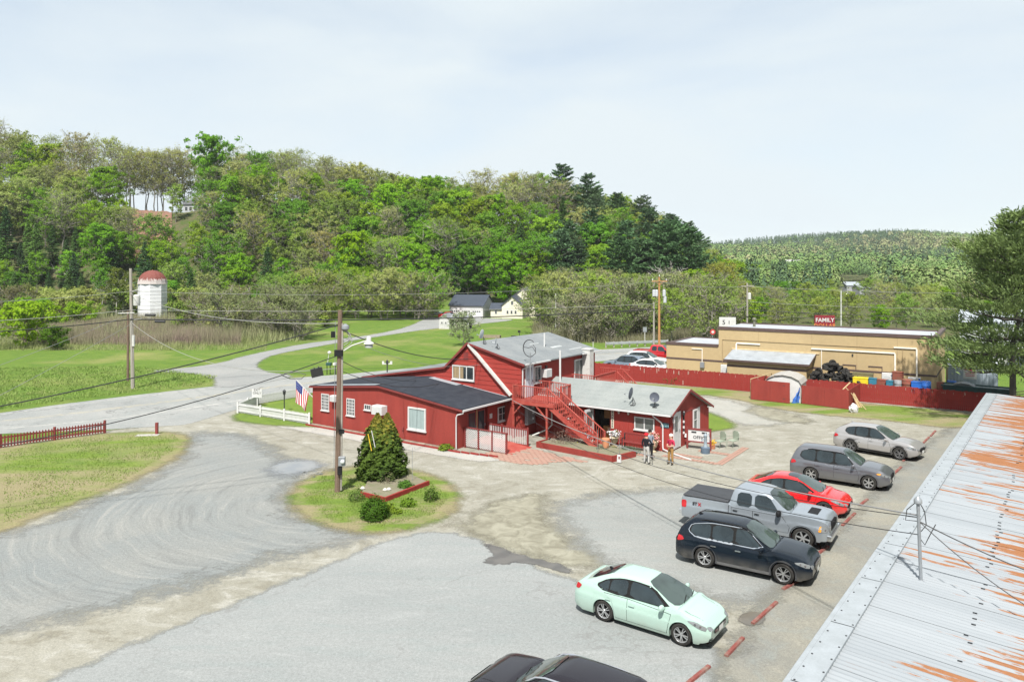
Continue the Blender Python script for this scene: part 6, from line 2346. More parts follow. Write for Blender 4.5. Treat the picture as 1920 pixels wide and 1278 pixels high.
 def patch(s, name, poly, view, m, off=0.005, parent=None, both=True, rnd_=0, size=0.13, side=-1, sag=0.0):
  if rnd_:
   poly = round_outline(poly, rnd_)
  pts, fs = grid_patch(poly, size)
  outs = []
  sides = (-1, 1) if (view == 'side' and both) else ((side,) if view == 'side' else (0,))
  for sd in sides:
   V = []
   for a, b in pts:
    if view == 'side':
     o_, d = Vector((a, sd * 3, b)), Vector((0, -sd, 0))
    elif view == 'top':
     o_, d = Vector((a, b, 4)), Vector((0, 0, -1))
    elif view == 'front':
     o_, d = Vector((5, a, b)), Vector((-1, 0, 0))
    else:
     o_, d = Vector((-5, a, b)), Vector((1, 0, 0))
    h, nrm, idx, dist = s.bvh.ray_cast(o_, d)
    if h is None:
     h, nrm, idx, dist = s.bvh.find_nearest(o_ + d * (3 - s.W / 2 if view == 'side' else 3 if view == 'top' else 5 - s.L / 2))
    if nrm.dot(d) > 0:
     nrm = -nrm
    V.append(h + (nrm * 0.5 - d * 0.5) * off * 1.4)
   me = MB()
   me.poly(V, fs)
   ob = me.build(name, m, parent or s.t, smooth=True, autos=60)
   outs.append(ob)
  return outs

 def finish(s):
  sp = s.sp
  W = s.W
  P_ = s.patch
  side = -1 if True else 1
  if sp.get('outline'):
   cx = sum(p[0] for p in sp['surround']) / len(sp['surround'])
   cz = sum(p[1] for p in sp['surround']) / len(sp['surround'])
   P_("chrome_outline", [(cx + (p[0] - cx) * 1.025, cz + (p[1] - cz) * 1.10) for p in sp['surround']], 'side', CHROME, 0.003, rnd_=1)
  P_("window_surround", sp['surround'], 'side', sp.get('surround_m', SEAM), 0.006, rnd_=1)
  for w in sp['windows']:
   P_("side_window", w, 'side', CARGLASS, 0.010, rnd_=1)
  if 'chrome' in sp:
   pass
  P_("windscreen", sp['screen'], 'top', SCREEN, 0.012, rnd_=1, size=0.07)
  if 'rearglass' in sp:
   P_("rear_window", sp['rearglass'], sp.get('rg_view', 'top'), CARGLASS, 0.007, rnd_=1)
  for d in sp['doors']:
   sx = [p[0] for p in d]
   cx = sum(sx) / len(sx)
   cz = sum(p[1] for p in d) / len(d)
   big = [(cx + (p[0] - cx) * (1 + 0.012 / max(0.1, abs(p[0] - cx))), cz + (p[1] - cz) * (1 + 0.012 / max(0.1, abs(p[1] - cz)))) for p in d]
   P_("door_seam", big, 'side', SEAM, 0.002)
   for ob in P_("door", d, 'side', sp['paint'], 0.0045):
    sd = -1 if np.mean([v.co.y for v in ob.data.vertices]) < 0 else 1
    hx = min(sx) + 0.16
    hz_ = sp.get('hz', 0.86)
    if not s.simple:
     P_("handle", [(hx - 0.10, hz_ - 0.022), (hx + 0.10, hz_ - 0.022), (hx + 0.10, hz_ + 0.022), (hx - 0.10, hz_ + 0.022)], 'side', sp.get('handle_m', sp['paint']), 0.035, parent=ob, both=False, side=sd, rnd_=1)
  for v in ('head', 'tail'):
   for poly in sp[v]:
    P_("headlight" if v == 'head' else "taillight", poly, 'side', LAMP if v == 'head' else TAIL, 0.008, rnd_=1, size=0.08)
    if v == 'head' and not s.simple:
     cx = sum(p[0] for p in poly) / len(poly)
     cz = sum(p[1] for p in poly) / len(poly)
     for k_ in (-0.09, 0.06):
      P_("reflector", [(cx + k_ + 0.032 * math.cos(a_), cz - 0.005 - k_ * 0.25 + 0.032 * math.sin(a_)) for a_ in np.linspace(0, 2 * PI, 9)[:-1]], 'side', CHROME, 0.014, size=0.1)
  for poly in sp.get('head_front', []):
   P_("headlight", poly, 'front', LAMP, 0.008, rnd_=1, size=0.08)
   P_("headlight", [(-a, b) for a, b in poly], 'front', LAMP, 0.008, rnd_=1, size=0.08)
  for poly in sp.get('amber', []):
   P_("indicator", poly, 'side', AMBER, 0.010, rnd_=1, size=0.08)
  for poly in sp.get('tail_back', []):
   P_("taillight", poly, 'back', TAIL, 0.008, rnd_=1, size=0.08)
   P_("taillight", [(-a, b) for a, b in poly], 'back', TAIL, 0.008, rnd_=1, size=0.08)
  for poly in sp.get('grille', []):
   g = P_("grille", poly, 'front', TRIM, 0.008, rnd_=1, size=0.08)[0]
   if sp.get('grille_bars') and not s.simple:
    zs = [p[1] for p in poly]
    ys = [p[0] for p in poly]
    for i in range(1, sp['grille_bars'] + 1):
     z = min(zs) + (max(zs) - min(zs)) * i / (sp['grille_bars'] + 1)
     hw = max(ys) * 0.88
     P_("bar", [(-hw, z - 0.009), (hw, z - 0.009), (hw, z + 0.009), (-hw, z + 0.009)], 'front', sp.get('bar_m', CHROME), 0.020, parent=g, size=0.15)
  for poly in sp.get('lowtrim', []):
   P_("bumper_trim", poly, 'front', TRIM, 0.008, rnd_=1, size=0.1)
  for poly in sp.get('trim_side', []):
   P_("sill_trim", poly, 'side', sp.get('trim_m', TRIM), 0.010, size=0.2)
  if sp.get('plate'):
   z = sp['plate']
   P_("number_plate", [(-0.16, z - 0.08), (0.16, z - 0.08), (0.16, z + 0.08), (-0.16, z + 0.08)], 'front', sp.get('plate_m', PLATE), 0.028)
  # hood shut lines
  hs = sp['screen_base']
  for y in (-1, 1):
   q = [(hs - 0.05, y * W * 0.395), (sp['L'] / 2 - 0.28, y * W * 0.335), (sp['L'] / 2 - 0.28, y * (W * 0.335 - 0.012)), (hs - 0.05, y * (W * 0.395 - 0.012))]
   P_("hood_seam", q, 'top', SEAM, 0.003, size=0.2)
  # wipers
  if not s.simple:
   wx = hs - 0.06
   for y in (-0.28, 0.30):
    P_("wiper", [(wx + 0.02, y), (wx - 0.10, y + 0.42), (wx - 0.125, y + 0.42), (wx - 0.005, y)], 'top', SEAM, 0.02, size=0.2)
  # wheels
  rw = sp['rw']
  tw = sp.get('tw', 0.215)
  tm, rim, dk = make_wheel(rw, tw, sp.get('spokes', 5), sp.get('style', 'twin'))
  tyre = tm.build("wheel", TYRE, s.t, smooth=True, autos=50)
  rm = rim.build("rim", sp.get('rim_m', ALLOY), tyre, smooth=True, autos=40)
  dm = dk.build("brake_disc", DARKWELL, tyre)
  yw = W / 2 - tw / 2 - 0.02
  first = True
  for x in (sp['xf'], sp['xr']):
   for sd in (-1, 1):
    t = tyre if first else copy_tree(tyre, s.t)
    first = False
    t.location = (x, sd * yw, rw)
    t.rotation_euler = (0, x * 1.3, 0) if sd < 0 else (0, x, PI)
  # wheel arch lips
  am = sp.get('arch_m')
  if am:
   Ra = rw * sp.get('arch', 1.17)
   wd = sp.get('arch_w', 0.055)
   for cx in (sp['xf'], sp['xr']):
    for sd in (-1, 1):
     mb = MB()
     o_ = []
     N = 18
     for i in range(N + 1):
      a = PI * (-0.09 + 1.18 * i / N)
      for rr, yo in ((Ra - 0.008, 0.016), (Ra + wd, 0.012)):
       x, z = cx + math.cos(a) * rr, rw + math.sin(a) * rr
       h, nrm, ix, ds = s.bvh.ray_cast(Vector((x, sd * 3, max(z, 0.27))), Vector((0, -sd, 0)))
       y = h.y if h is not None and abs(h.y) > W * 0.4 else sd * W * 0.485
       o_.append((x, y + sd * yo, max(z, 0.2)))
     mb.poly(o_, [(2 * i, 2 * i + 1, 2 * i + 3, 2 * i + 2) for i in range(N)])
     mb.build("wheel_arch", am, s.t, smooth=True)
  # mirrors
  mx, mz = sp['mirror']
  for sd in (-1, 1):
   mb = MB()
   yb = W / 2 - 0.06
   mb.bar((mx, sd * (yb - 0.04), mz), (mx - 0.01, sd * (yb + 0.08), mz + 0.03), 0.07, 0.04)
   prof = [(0.02, 0), (0.085, 0.03), (0.10, 0.09), (0.09, 0.17), (0.05, 0.22), (0.002, 0.225)]
   M = Matrix.Translation((mx - 0.01, sd * (yb + 0.05), mz + 0.055)) @ Matrix.Rotation(-sd * PI / 2, 4, 'X') @ Matrix.Diagonal((0.75, 1.0, 1, 1))
   k_ = sp.get('mir_s', 1.0)
   mb.lathe([(r * k_, z_ * k_) for r, z_ in prof], 14, M)
   mb.build("wing_mirror", sp.get('mirror_m', sp['paint']), s.t, smooth=True)
  # roof bars
  if sp.get('rails'):
   x0, x1, yr, m = sp['rails']
   roof = pch(sp['roof'])
   for sd in (-1, 1):
    pts = []
    for i in range(9):
     x = x0 + (x1 - x0) * i / 8
     h, nrm, ix, ds = s.bvh.ray_cast(Vector((x, sd * yr, 4)), Vector((0, 0, -1)))
     pts.append((x, sd * yr, (h.z if h else 1.6) + (0.0 if i in (0, 8) else 0.045)))
    MB().tube(pts, 0.022, 6).build("roof_rail", m, s.t, smooth=True)
  if sp.get('fin'):
   x, m = sp['fin']
   h, nrm, ix, ds = s.bvh.ray_cast(Vector((x, 0, 4)), Vector((0, 0, -1)))
   MB().prism([(x - 0.1, h.z - 0.01), (x + 0.1, h.z - 0.01), (x - 0.05, h.z + 0.06), (x - 0.09, h.z + 0.06)], -0.02, 0.02).build("antenna_fin", m, s.t)
  # seats and dashboard are hidden by the glass; exhaust and underside
  return s


def suv_spec(L, W, H, wb, fo, rw, pm, belt=0.98, hood=1.02, hoodf=0.86, rear_incl=0.35, screen_run=0.95, qtr=0.75, **kw):
 xf = L / 2 - fo
 xr = xf - wb
 xs_b = xf - 0.42            # base of windscreen
 xs_t = xs_b - screen_run    # top of windscreen
 xrr = -L / 2 + 0.10         # rear edge of the belt
 xrt = xrr + rear_incl       # top of the tailgate
 sp = dict(L=L, W=W, rw=rw, xf=xf, xr=xr, paint=pm,
    deck=[(-L / 2, belt - 0.03), (-L / 2 + 0.3, belt + 0.03), (xr, belt + 0.015), (xs_b - 0.3, belt - 0.02), (xs_b + 0.1, hood), (xf + 0.2, hood - 0.05), (L / 2 - 0.25, hoodf + 0.02), (L / 2, hoodf - 0.10)],
    roof=[(xrr - 0.04, belt + 0.0), (xrr + 0.06, belt + 0.25), (xrt - 0.03, H - 0.12), (xrt + 0.12, H - 0.045), (xr + 0.7, H - 0.005), (xs_t - 0.25, H - 0.015), (xs_t, H - 0.06), (xs_b + 0.06, hood - 0.015)],
    screen=[(xs_t + 0.02, -W * 0.315), (xs_t + 0.02, W * 0.315), (xs_b - 0.08, W * 0.405), (xs_b + 0.02, W * 0.25), (xs_b + 0.03, 0), (xs_b + 0.02, -W * 0.25), (xs_b - 0.08, -W * 0.405)],
    screen_base=xs_b + 0.1,
    rg_view='back', rearglass=[(-W * 0.33, belt + 0.10), (W * 0.33, belt + 0.10), (W * 0.28, H - 0.18), (-W * 0.28, H - 0.18)],
    mirror=(xs_b - 0.28, belt + 0.02), arch=1.15)
 zt = H - 0.135
 zbel = belt + 0.045
 xa = xs_b - 0.30
 xb_pillar = (xs_t + xr) / 2 + 0.38
 xc_pillar = xr + 0.22
 xq = xrr + qtr * 0.55
 sp['surround'] = [(xq - 0.03, zbel + 0.16), (xq + 0.28, zbel - 0.02), (xa + 0.12, zbel - 0.02), (xs_t + 0.12, zt + 0.02), (xs_t - 0.4, zt + 0.035), (xrt + 0.75, zt + 0.02), (xq + 0.08, zt - 0.10)]
 sp['windows'] = [
  [(xb_pillar + 0.05, zbel), (xa, zbel), (xs_t + 0.16, zt - 0.03), (xs_t - 0.1, zt), (xb_pillar + 0.05, zt)],
  [(xc_pillar + 0.04, zbel), (xb_pillar - 0.05, zbel), (xb_pillar - 0.05, zt), (xc_pillar + 0.04, zt - 0.005)],
  [(xq + 0.04, zbel + 0.15), (xq + 0.30, zbel + 0.01), (xc_pillar - 0.03, zbel), (xc_pillar - 0.03, zt - 0.01), (xq + 0.42, zt - 0.03), (xq + 0.12, zt - 0.12)],
 ]
 Ra = rw * 1.15
 sp['doors'] = [
  [(xb_pillar + 0.006, 0.34), (xf - Ra - 0.10, 0.34), (xf - Ra - 0.04, 0.60), (xs_b - 0.16, belt - 0.06), (xb_pillar + 0.006, belt + 0.0)],
  [(xr + Ra + 0.06, 0.34), (xb_pillar - 0.006, 0.34), (xb_pillar - 0.006, belt + 0.0), (xc_pillar - 0.04, belt + 0.0), (xc_pillar - 0.02, 0.78)],
 ]
 sp['head'] = [[(L / 2 - 0.62, hoodf - 0.06), (L / 2 - 0.10, hoodf - 0.22), (L / 2 - 0.08, hoodf - 0.10), (L / 2 - 0.34, hoodf - 0.01)]]
 sp['head_front'] = [[(W * 0.27, hoodf - 0.26), (W * 0.40, hoodf - 0.25), (W * 0.40, hoodf - 0.11), (W * 0.29, hoodf - 0.15)]]
 sp['tail'] = [[(-L / 2 + 0.06, belt - 0.22), (-L / 2 + 0.36, belt - 0.12), (-L / 2 + 0.28, belt - 0.01), (-L / 2 + 0.10, belt + 0.0)]]
 sp['tail_back'] = [[(W * 0.30, belt - 0.22), (W * 0.42, belt - 0.22), (W * 0.40, belt - 0.04), (W * 0.30, belt - 0.06)]]
 sp['grille'] = [[(-W * 0.25, hoodf - 0.34), (W * 0.25, hoodf - 0.34), (W * 0.24, hoodf - 0.14), (-W * 0.24, hoodf - 0.14)]]
 sp['grille_bars'] = 3
 sp['lowtrim'] = [[(-W * 0.36, 0.30), (W * 0.36, 0.30), (W * 0.33, 0.42), (-W * 0.33, 0.42)]]
 sp['plate'] = 0.50
 sp['trim_side'] = [[(xr + Ra + 0.0, 0.235), (xf - Ra - 0.0, 0.235), (xf - Ra - 0.03, 0.345), (xr + Ra + 0.03, 0.345)]]
 sp['arch_m'] = TRIM
 sp.update(kw)
 return sp


def sedan_spec(L, W, H, wb, fo, rw, pm, belt=0.88, hood=0.93, hoodf=0.74, trunk=1.0, screen_run=0.85, rear_run=0.85, trunk_len=0.45, **kw):
 xf = L / 2 - fo
 xr = xf - wb
 xs_b = xf - 0.20
 xs_t = xs_b - screen_run
 xg_b = -L / 2 + trunk_len
 xg_t = xg_b + rear_run
 sp = dict(L=L, W=W, rw=rw, xf=xf, xr=xr, paint=pm, zb=0.17, zc=0.5,
    deck=[(-L / 2, trunk - 0.10), (-L / 2 + 0.14, trunk - 0.02), (xg_b + 0.05, trunk), (xr + 0.3, belt + 0.05), (xs_t, belt), (xs_b - 0.25, belt - 0.005), (xs_b + 0.15, hood), (xf + 0.15, hood - 0.09), (L / 2 - 0.22, hoodf), (L / 2, hoodf - 0.12)],
    roof=[(xg_b - 0.05, trunk + 0.0), (xg_b + 0.12, trunk + 0.06), (xg_t - 0.1, H - 0.07), (xg_t + 0.2, H - 0.012), (xs_t - 0.35, H), (xs_t, H - 0.05), (xs_b + 0.10, hood - 0.02)],
    screen=[(xs_t + 0.02, -W * 0.275), (xs_t + 0.04, 0), (xs_t + 0.02, W * 0.275), (xs_b - 0.10, W * 0.405), (xs_b + 0.04, W * 0.25), (xs_b + 0.06, 0), (xs_b + 0.04, -W * 0.25), (xs_b - 0.10, -W * 0.405)],
    screen_base=xs_b + 0.12,
    rg_view='top', rearglass=[(xg_b + 0.14, -W * 0.33), (xg_b + 0.10, 0), (xg_b + 0.14, W * 0.33), (xg_t - 0.08, W * 0.285), (xg_t - 0.04, 0), (xg_t - 0.08, -W * 0.285)],
    mirror=(xs_b - 0.35, belt + 0.03), arch=1.13, tumble=0.46, crown=0.05)
 zt = H - 0.125
 zbel = belt + 0.045
 xa = xs_b - 0.12
 xb_pillar = (xs_t + xg_t) / 2 + 0.02
 xc = xg_t - 0.12
 sp['surround'] = [(xc - 0.42, zbel + 0.13), (xc - 0.1, zbel - 0.01), (xa + 0.05, zbel - 0.025), (xs_t + 0.22, zt + 0.0), (xs_t - 0.35, zt + 0.035), (xg_t + 0.3, zt + 0.02), (xc - 0.05, zt - 0.08)]
 sp['windows'] = [
  [(xb_pillar + 0.05, zbel), (xa - 0.16, zbel), (xs_t + 0.17, zt - 0.05), (xs_t - 0.25, zt), (xb_pillar + 0.05, zt)],
  [(xc + 0.06, zbel + 0.02), (xb_pillar - 0.05, zbel), (xb_pillar - 0.05, zt), (xg_t + 0.25, zt - 0.02), (xc + 0.10, zt - 0.09)],
  [(xc - 0.34, zbel + 0.12), (xc - 0.06, zbel + 0.02), (xc + 0.02, zbel + 0.02), (xc + 0.04, zt - 0.12), (xc - 0.05, zt - 0.12)],
 ]
 Ra = rw * 1.13
 sp['doors'] = [
  [(xb_pillar + 0.006, 0.26), (xf - Ra - 0.08, 0.26), (xf - Ra - 0.02, 0.55), (xs_b - 0.12, belt - 0.08), (xb_pillar + 0.006, belt + 0.0)],
  [(xr + Ra + 0.06, 0.26), (xb_pillar - 0.006, 0.26), (xb_pillar - 0.006, belt + 0.0), (xc - 0.1, belt + 0.0), (xr + 0.30, 0.72)],
 ]
 sp['head'] = [[(L / 2 - 0.72, hoodf + 0.015), (L / 2 - 0.14, hoodf - 0.20), (L / 2 - 0.10, hoodf - 0.10), (L / 2 - 0.40, hoodf + 0.025)]]
 sp['head_front'] = [[(W * 0.30, hoodf - 0.19), (W * 0.40, hoodf - 0.20), (W * 0.41, hoodf - 0.08), (W * 0.30, hoodf - 0.12)]]
 sp['tail'] = [[(-L / 2 + 0.05, trunk - 0.25), (-L / 2 + 0.20, trunk - 0.24), (-L / 2 + 0.32, trunk - 0.10), (-L / 2 + 0.12, trunk - 0.06)]]
 sp['tail_back'] = [[(W * 0.29, trunk - 0.25), (W * 0.41, trunk - 0.25), (W * 0.40, trunk - 0.10), (W * 0.30, trunk - 0.12)]]
 sp['grille'] = [[(-W * 0.25, hoodf - 0.35), (W * 0.25, hoodf - 0.35), (W * 0.29, hoodf - 0.20), (-W * 0.29, hoodf - 0.20)]]
 sp['grille_bars'] = 3
 sp['lowtrim'] = [[(-W * 0.32, 0.22), (W * 0.32, 0.22), (W * 0.28, 0.32), (-W * 0.28, 0.32)], [(W * 0.34, 0.28), (W * 0.42, 0.30), (W * 0.41, 0.42), (W * 0.35, 0.40)], [(-W * 0.34, 0.28), (-W * 0.42, 0.30), (-W * 0.41, 0.42), (-W * 0.35, 0.40)]]
 sp['plate'] = 0.46
 sp['hz'] = 0.76
 sp.update(kw)
 return sp


def place_by_wheels(front, rear, sp):
 """near side wheels (the car's right side) stand on these two ground points"""
 d = (front - rear)
 ang = math.atan2(d.y, d.x)
 mid = (front + rear) / 2
 f = Vector((math.cos(ang), math.sin(ang), 0))
 lft = Vector((-f.y, f.x, 0))
 c = mid + lft * (sp['W'] / 2 - 0.03) - f * ((sp['xf'] + sp['xr']) / 2)
 return Vector((c.x, c.y, 0.02)), ang


MINT = paint("mint_green_paint", (0.335, 0.47, 0.41), 0.05, 0.25)
BLACKP = paint("black_car_paint", (0.006, 0.010, 0.016), 0.0, 0.12)
BLACKP2 = paint("black_brown_car_paint", (0.022, 0.02, 0.026), 0.3, 0.2)
SILVERP = paint("silver_blue_paint", (0.30, 0.335, 0.37), 0.5, 0.3)
REDP = paint("bright_red_paint", (0.60, 0.012, 0.014), 0.15, 0.2)
GREYP = paint("graphite_paint", (0.145, 0.15, 0.165), 0.55, 0.3)
CREAMS = paint("champagne_silver_paint", (0.37, 0.36, 0.355), 0.45, 0.3)
BLUEG = paint("blue_grey_paint", (0.17, 0.21, 0.26), 0.5, 0.3)
WHITEP = paint("white_car_paint", (0.5, 0.51, 0.52), 0.05, 0.25)
REDT = paint("pickup_red_paint", (0.42, 0.012, 0.02), 0.15, 0.25)

# mint sedan
sp = sedan_spec(4.50, 1.74, 1.49, 2.56, 0.86, 0.325, MINT, belt=0.90, hood=0.98, hoodf=0.78, trunk=1.06, screen_run=1.0, rear_run=0.95, trunk_len=0.36, tw=0.20, spokes=5,
    fin=(-1.3, TRIM), plate=0.50)
pos, an = place_by_wheels(P(1278, 1212), P(1130, 1165), sp)
Car("mint_sedan", "mint green four door sedan, the one parked closest to the bottom edge row", "car", sp, pos, an).finish()
bpy.data.objects["mint_sedan"]['label'] = "mint green four door sedan with its driver window down"

# black crossover
sp = suv_spec(4.85, 1.90, 1.69, 2.78, 0.95, 0.365, BLACKP, belt=1.02, hood=1.06, hoodf=0.90, rear_incl=0.42, screen_run=1.0, handle_m=CHROME, outline=True, spokes=5, rails=(-1.55, 0.45, 0.60, TRIM),
    arch_m=mat("grey_plastic_trim", (0.05, 0.052, 0.056), 0.6, var=0.1), grille_bars=4, fin=(-1.7, TRIM), trim_m=mat("dusty_sill", (0.16, 0.16, 0.16), 0.7, var=0.1))
pos, an = place_by_wheels(P(1466.8, 1096.6), P(1321.7, 1064.8), sp)
Car("black_suv", "black SUV with chrome window outline and a damaged front bumper", "suv", sp, pos, an).finish()

# graphite SUV
sp = suv_spec(4.75, 1.88, 1.72, 2.74, 0.93, 0.355, GREYP, belt=1.00, hood=1.07, hoodf=0.90, rear_incl=0.30, screen_run=0.88, style='solid', spokes=6, trim_m=GREYP, arch_m=mat("dusty_dark_trim", (0.10, 0.10, 0.105), 0.6, var=0.1), grille_bars=2,
    bar_m=TRIM, rails=(-1.5, 0.35, 0.62, TRIM))
sp['amber'] = [[(sp['L'] / 2 - 0.60, 0.835), (sp['L'] / 2 - 0.42, 0.80), (sp['L'] / 2 - 0.36, 0.87), (sp['L'] / 2 - 0.50, 0.89)]]
pos, an = place_by_wheels(P(1628, 919), P(1521, 902), sp)
Car("grey_suv", "dark grey SUV with silver wheels and amber corner lamps", "suv", sp, pos, an).finish()

# champagne crossover
sp = suv_spec(4.74, 1.85, 1.66, 2.72, 0.95, 0.36, CREAMS, belt=0.98, hood=1.02, hoodf=0.86, rear_incl=0.62, screen_run=1.05, style='twin', spokes=5, rim_m=mat("two_tone_wheel", (0.30, 0.30, 0.31), 0.35, metal=0.6, var=0.2),
    arch_m=mat("dark_arch_trim", (0.06, 0.06, 0.062), 0.6, var=0.1), grille_bars=0, fin=(-1.5, CREAMS), qtr=1.1)
pos, an = place_by_wheels(P(1686.5, 862.8), P(1594.4, 847), sp)
Car("silver_suv", "pale silver crossover parked beyond the dark grey SUV", "suv", sp, pos, an).finish()

# red hatchback
sp = sedan_spec(4.50, 1.80, 1.46, 2.65, 0.92, 0.33, REDP, belt=0.88, hood=0.95, hoodf=0.76, trunk=1.02, screen_run=1.05, rear_run=1.0, trunk_len=0.30, spokes=5, rim_m=mat("dark_alloy", (0.2, 0.2, 0.21), 0.4, metal=0.6), bar_m=TRIM)
hd = math.radians(-34)
f = Vector((math.cos(hd), math.sin(hd), 0))
c0 = PY(1545.6, 33.1, 0.33)
l_ = Vector((-f.y, f.x, 0))
pos = Vector((c0.x, c0.y, 0)) + l_ * (sp['W'] / 2 - 0.12) - f * sp['xf']
cr_ = Car("red_sedan", "bright red car with a sunroof beside the silver pickup", "car", sp, (pos.x, pos.y, 0.02), hd)
cr_.finish()
cr_.patch("sunroof", [(-0.35, -0.38), (0.15, -0.38), (0.15, 0.38), (-0.35, 0.38)], 'top', CARGLASS, 0.008, rnd_=1)

# black SUV cut by the bottom edge, facing the other way
sp = suv_spec(4.80, 1.90, 1.68, 2.78, 0.95, 0.365, BLACKP2, belt=1.02, hood=1.06, hoodf=0.90, rear_incl=0.45, screen_run=1.0, rails=(-1.5, 0.62, 0.64, mat("satin_rail", (0.55, 0.56, 0.6), 0.3, metal=0.8, var=0)))
hd = UA + PI
cb = Car("black_suv", "black SUV with silver roof rails cut off by the bottom edge", "suv", sp, (1.20, 17.65, 0.02), hd)
cb.finish()


# silver pickup
def pickup(label, pm, pos, hd, name, simple=False, cover=True, cat="pickup truck", L=5.9, H=1.92):
 W = 2.0
 fo, wb = 0.97, 3.68
 xf = L / 2 - fo
 xr = xf - wb
 xs_b, cab = xf - 0.55, xf - 0.55 - 2.35
 sp = dict(L=L, W=W, rw=0.40, xf=xf, xr=xr, paint=pm, zb=0.36, zc=0.75, arch=1.16, rf=0.35, rb=0.10, kf=0.25, kb=0.06, yf=0.10, yb=0.02, crown=0.05, f0=0.97, f1=0.95,
    deck=[(-L / 2, 1.24), (cab - 0.02, 1.24), (cab + 0.02, 1.17), (xs_b - 0.3, 1.15), (xs_b + 0.12, 1.24), (xf + 0.3, 1.22), (L / 2 - 0.14, 1.14), (L / 2, 1.05)],
    roof=[(cab - 0.02, 1.22), (cab + 0.03, 1.45), (cab + 0.16, H - 0.08), (cab + 0.35, H - 0.02), (xs_b - 1.25, H), (xs_b - 0.86, H - 0.06), (xs_b + 0.06, 1.22)],
    screen=[(xs_b - 0.82, -W * 0.33), (xs_b - 0.82, W * 0.33), (xs_b - 0.10, W * 0.41), (xs_b + 0.0, W * 0.2), (xs_b + 0.0, -W * 0.2), (xs_b - 0.10, -W * 0.41)],
    screen_base=xs_b + 0.12, rg_view='back', rearglass=[(-W * 0.33, 1.32), (W * 0.33, 1.32), (W * 0.30, H - 0.16), (-W * 0.30, H - 0.16)],
    mirror=(xs_b - 0.32, 1.20), mir_s=1.35, mirror_m=TRIM, tumble=0.30, tw=0.26, spokes=6, style='solid', hz=1.04)
 zt = H - 0.16
 xb = cab + 1.02
 sp['surround'] = [(cab + 0.24, 1.22), (xs_b - 0.24, 1.20), (xs_b - 0.72, zt + 0.02), (cab + 0.30, zt + 0.02)]
 sp['surround_m'] = pm
 sp['windows'] = [[(xb, 1.23), (xs_b - 0.34, 1.21), (xs_b - 0.78, zt), (xb, zt)], [(cab + 0.28, 1.25), (xb - 0.12, 1.23), (xb - 0.12, zt), (cab + 0.34, zt)]]
 sp['doors'] = [[(xb - 0.05, 0.52), (xf - 0.56, 0.52), (xf - 0.50, 0.75), (xs_b - 0.24, 1.10), (xb - 0.05, 1.13)], [(cab + 0.10, 0.60), (xb - 0.07, 0.52), (xb - 0.07, 1.13), (cab + 0.10, 1.13)]]
 sp['handle_m'] = TRIM
 sp['head'] = [[(L / 2 - 0.42, 0.76), (L / 2 - 0.05, 0.76), (L / 2 - 0.05, 1.02), (L / 2 - 0.26, 1.04)]]
 sp['amber'] = [[(L / 2 - 0.40, 0.77), (L / 2 - 0.28, 0.77), (L / 2 - 0.28, 1.00), (L / 2 - 0.33, 1.00)]]
 sp['head_front'] = [[(0.62, 0.76), (0.90, 0.76), (0.90, 1.02), (0.62, 1.02)]]
 sp['tail'] = [[(-L / 2 + 0.01, 0.82), (-L / 2 + 0.22, 0.82), (-L / 2 + 0.22, 1.12), (-L / 2 + 0.01, 1.12)]]
 sp['tail_back'] = [[(0.76, 0.80), (0.95, 0.80), (0.95, 1.12), (0.76, 1.12)]]
 sp['grille'] = [[(-0.58, 0.74), (0.58, 0.74), (0.60, 1.05), (-0.60, 1.05)]]
 sp['grille_bars'] = 3
 sp['bar_m'] = TRIM
 sp['lowtrim'] = [[(-0.6, 0.42), (0.6, 0.42), (0.55, 0.56), (-0.55, 0.56)]]
 sp['plate'] = 0.60
 sp['plate_m'] = PLATE_Y
 sp['arch_m'] = TRIM
 sp['arch_w'] = 0.045
 c = Car(name, label, cat, sp, pos, hd, simple=simple)
 c.finish()
 t = c.t
 # bumpers, bed gap, tonneau cover, hood decal
 MB().box((L / 2 - 0.10, -0.96, 0.46), (L / 2 + 0.10, 0.96, 0.68)).build("front_bumper", CHROME if not simple else pm, t, bevel=0.03)
 MB().box((-L / 2 - 0.14, -0.94, 0.50), (-L / 2 + 0.02, 0.94, 0.68)).build("rear_bumper", CHROME, t, bevel=0.02)
 c.patch("bed_gap", [(cab - 0.035, 0.5), (cab - 0.012, 0.5), (cab - 0.012, 1.20), (cab - 0.035, 1.20)], 'side', SEAM, 0.006)
 if cover:
  MB().box((-L / 2 + 0.04, -W * 0.45, 1.27), (cab - 0.05, W * 0.45, 1.335)).build("tonneau_cover", mat("black_vinyl_cover", (0.035, 0.037, 0.042), 0.55, var=0.1), t, bevel=0.02)
 return c


hd = math.radians(-33)
f = Vector((math.cos(hd), math.sin(hd), 0))
l_ = Vector((-f.y, f.x, 0))
cw = PY(1506, 29.36, 0.4)
pos = Vector((cw.x, cw.y, 0.02)) + l_ * 0.87 - f * (5.9 / 2 - 0.97)
pk = pickup("silver pickup truck with a black tonneau cover and STX decal", SILVERP, (pos.x, pos.y, 0.02), hd, "silver_pickup")
xs_b = pk.sp['screen_base'] - 0.12
pk.patch("hood_decal", [(xs_b + 0.62, -0.42), (xs_b + 1.0, -0.42), (xs_b + 1.0, 0.42), (xs_b + 0.62, 0.42)], 'top', TRIM, 0.006)
text("lettering", "ST", 0.19, INK, pk.t, (-2.36, -1.004, 1.02), (PI / 2, 0, 0), 0.003, bold=0.006)
text("lettering", "X", 0.19, TAIL, pk.t, (-2.16, -1.004, 1.02), (PI / 2, 0, 0), 0.003, bold=0.006)

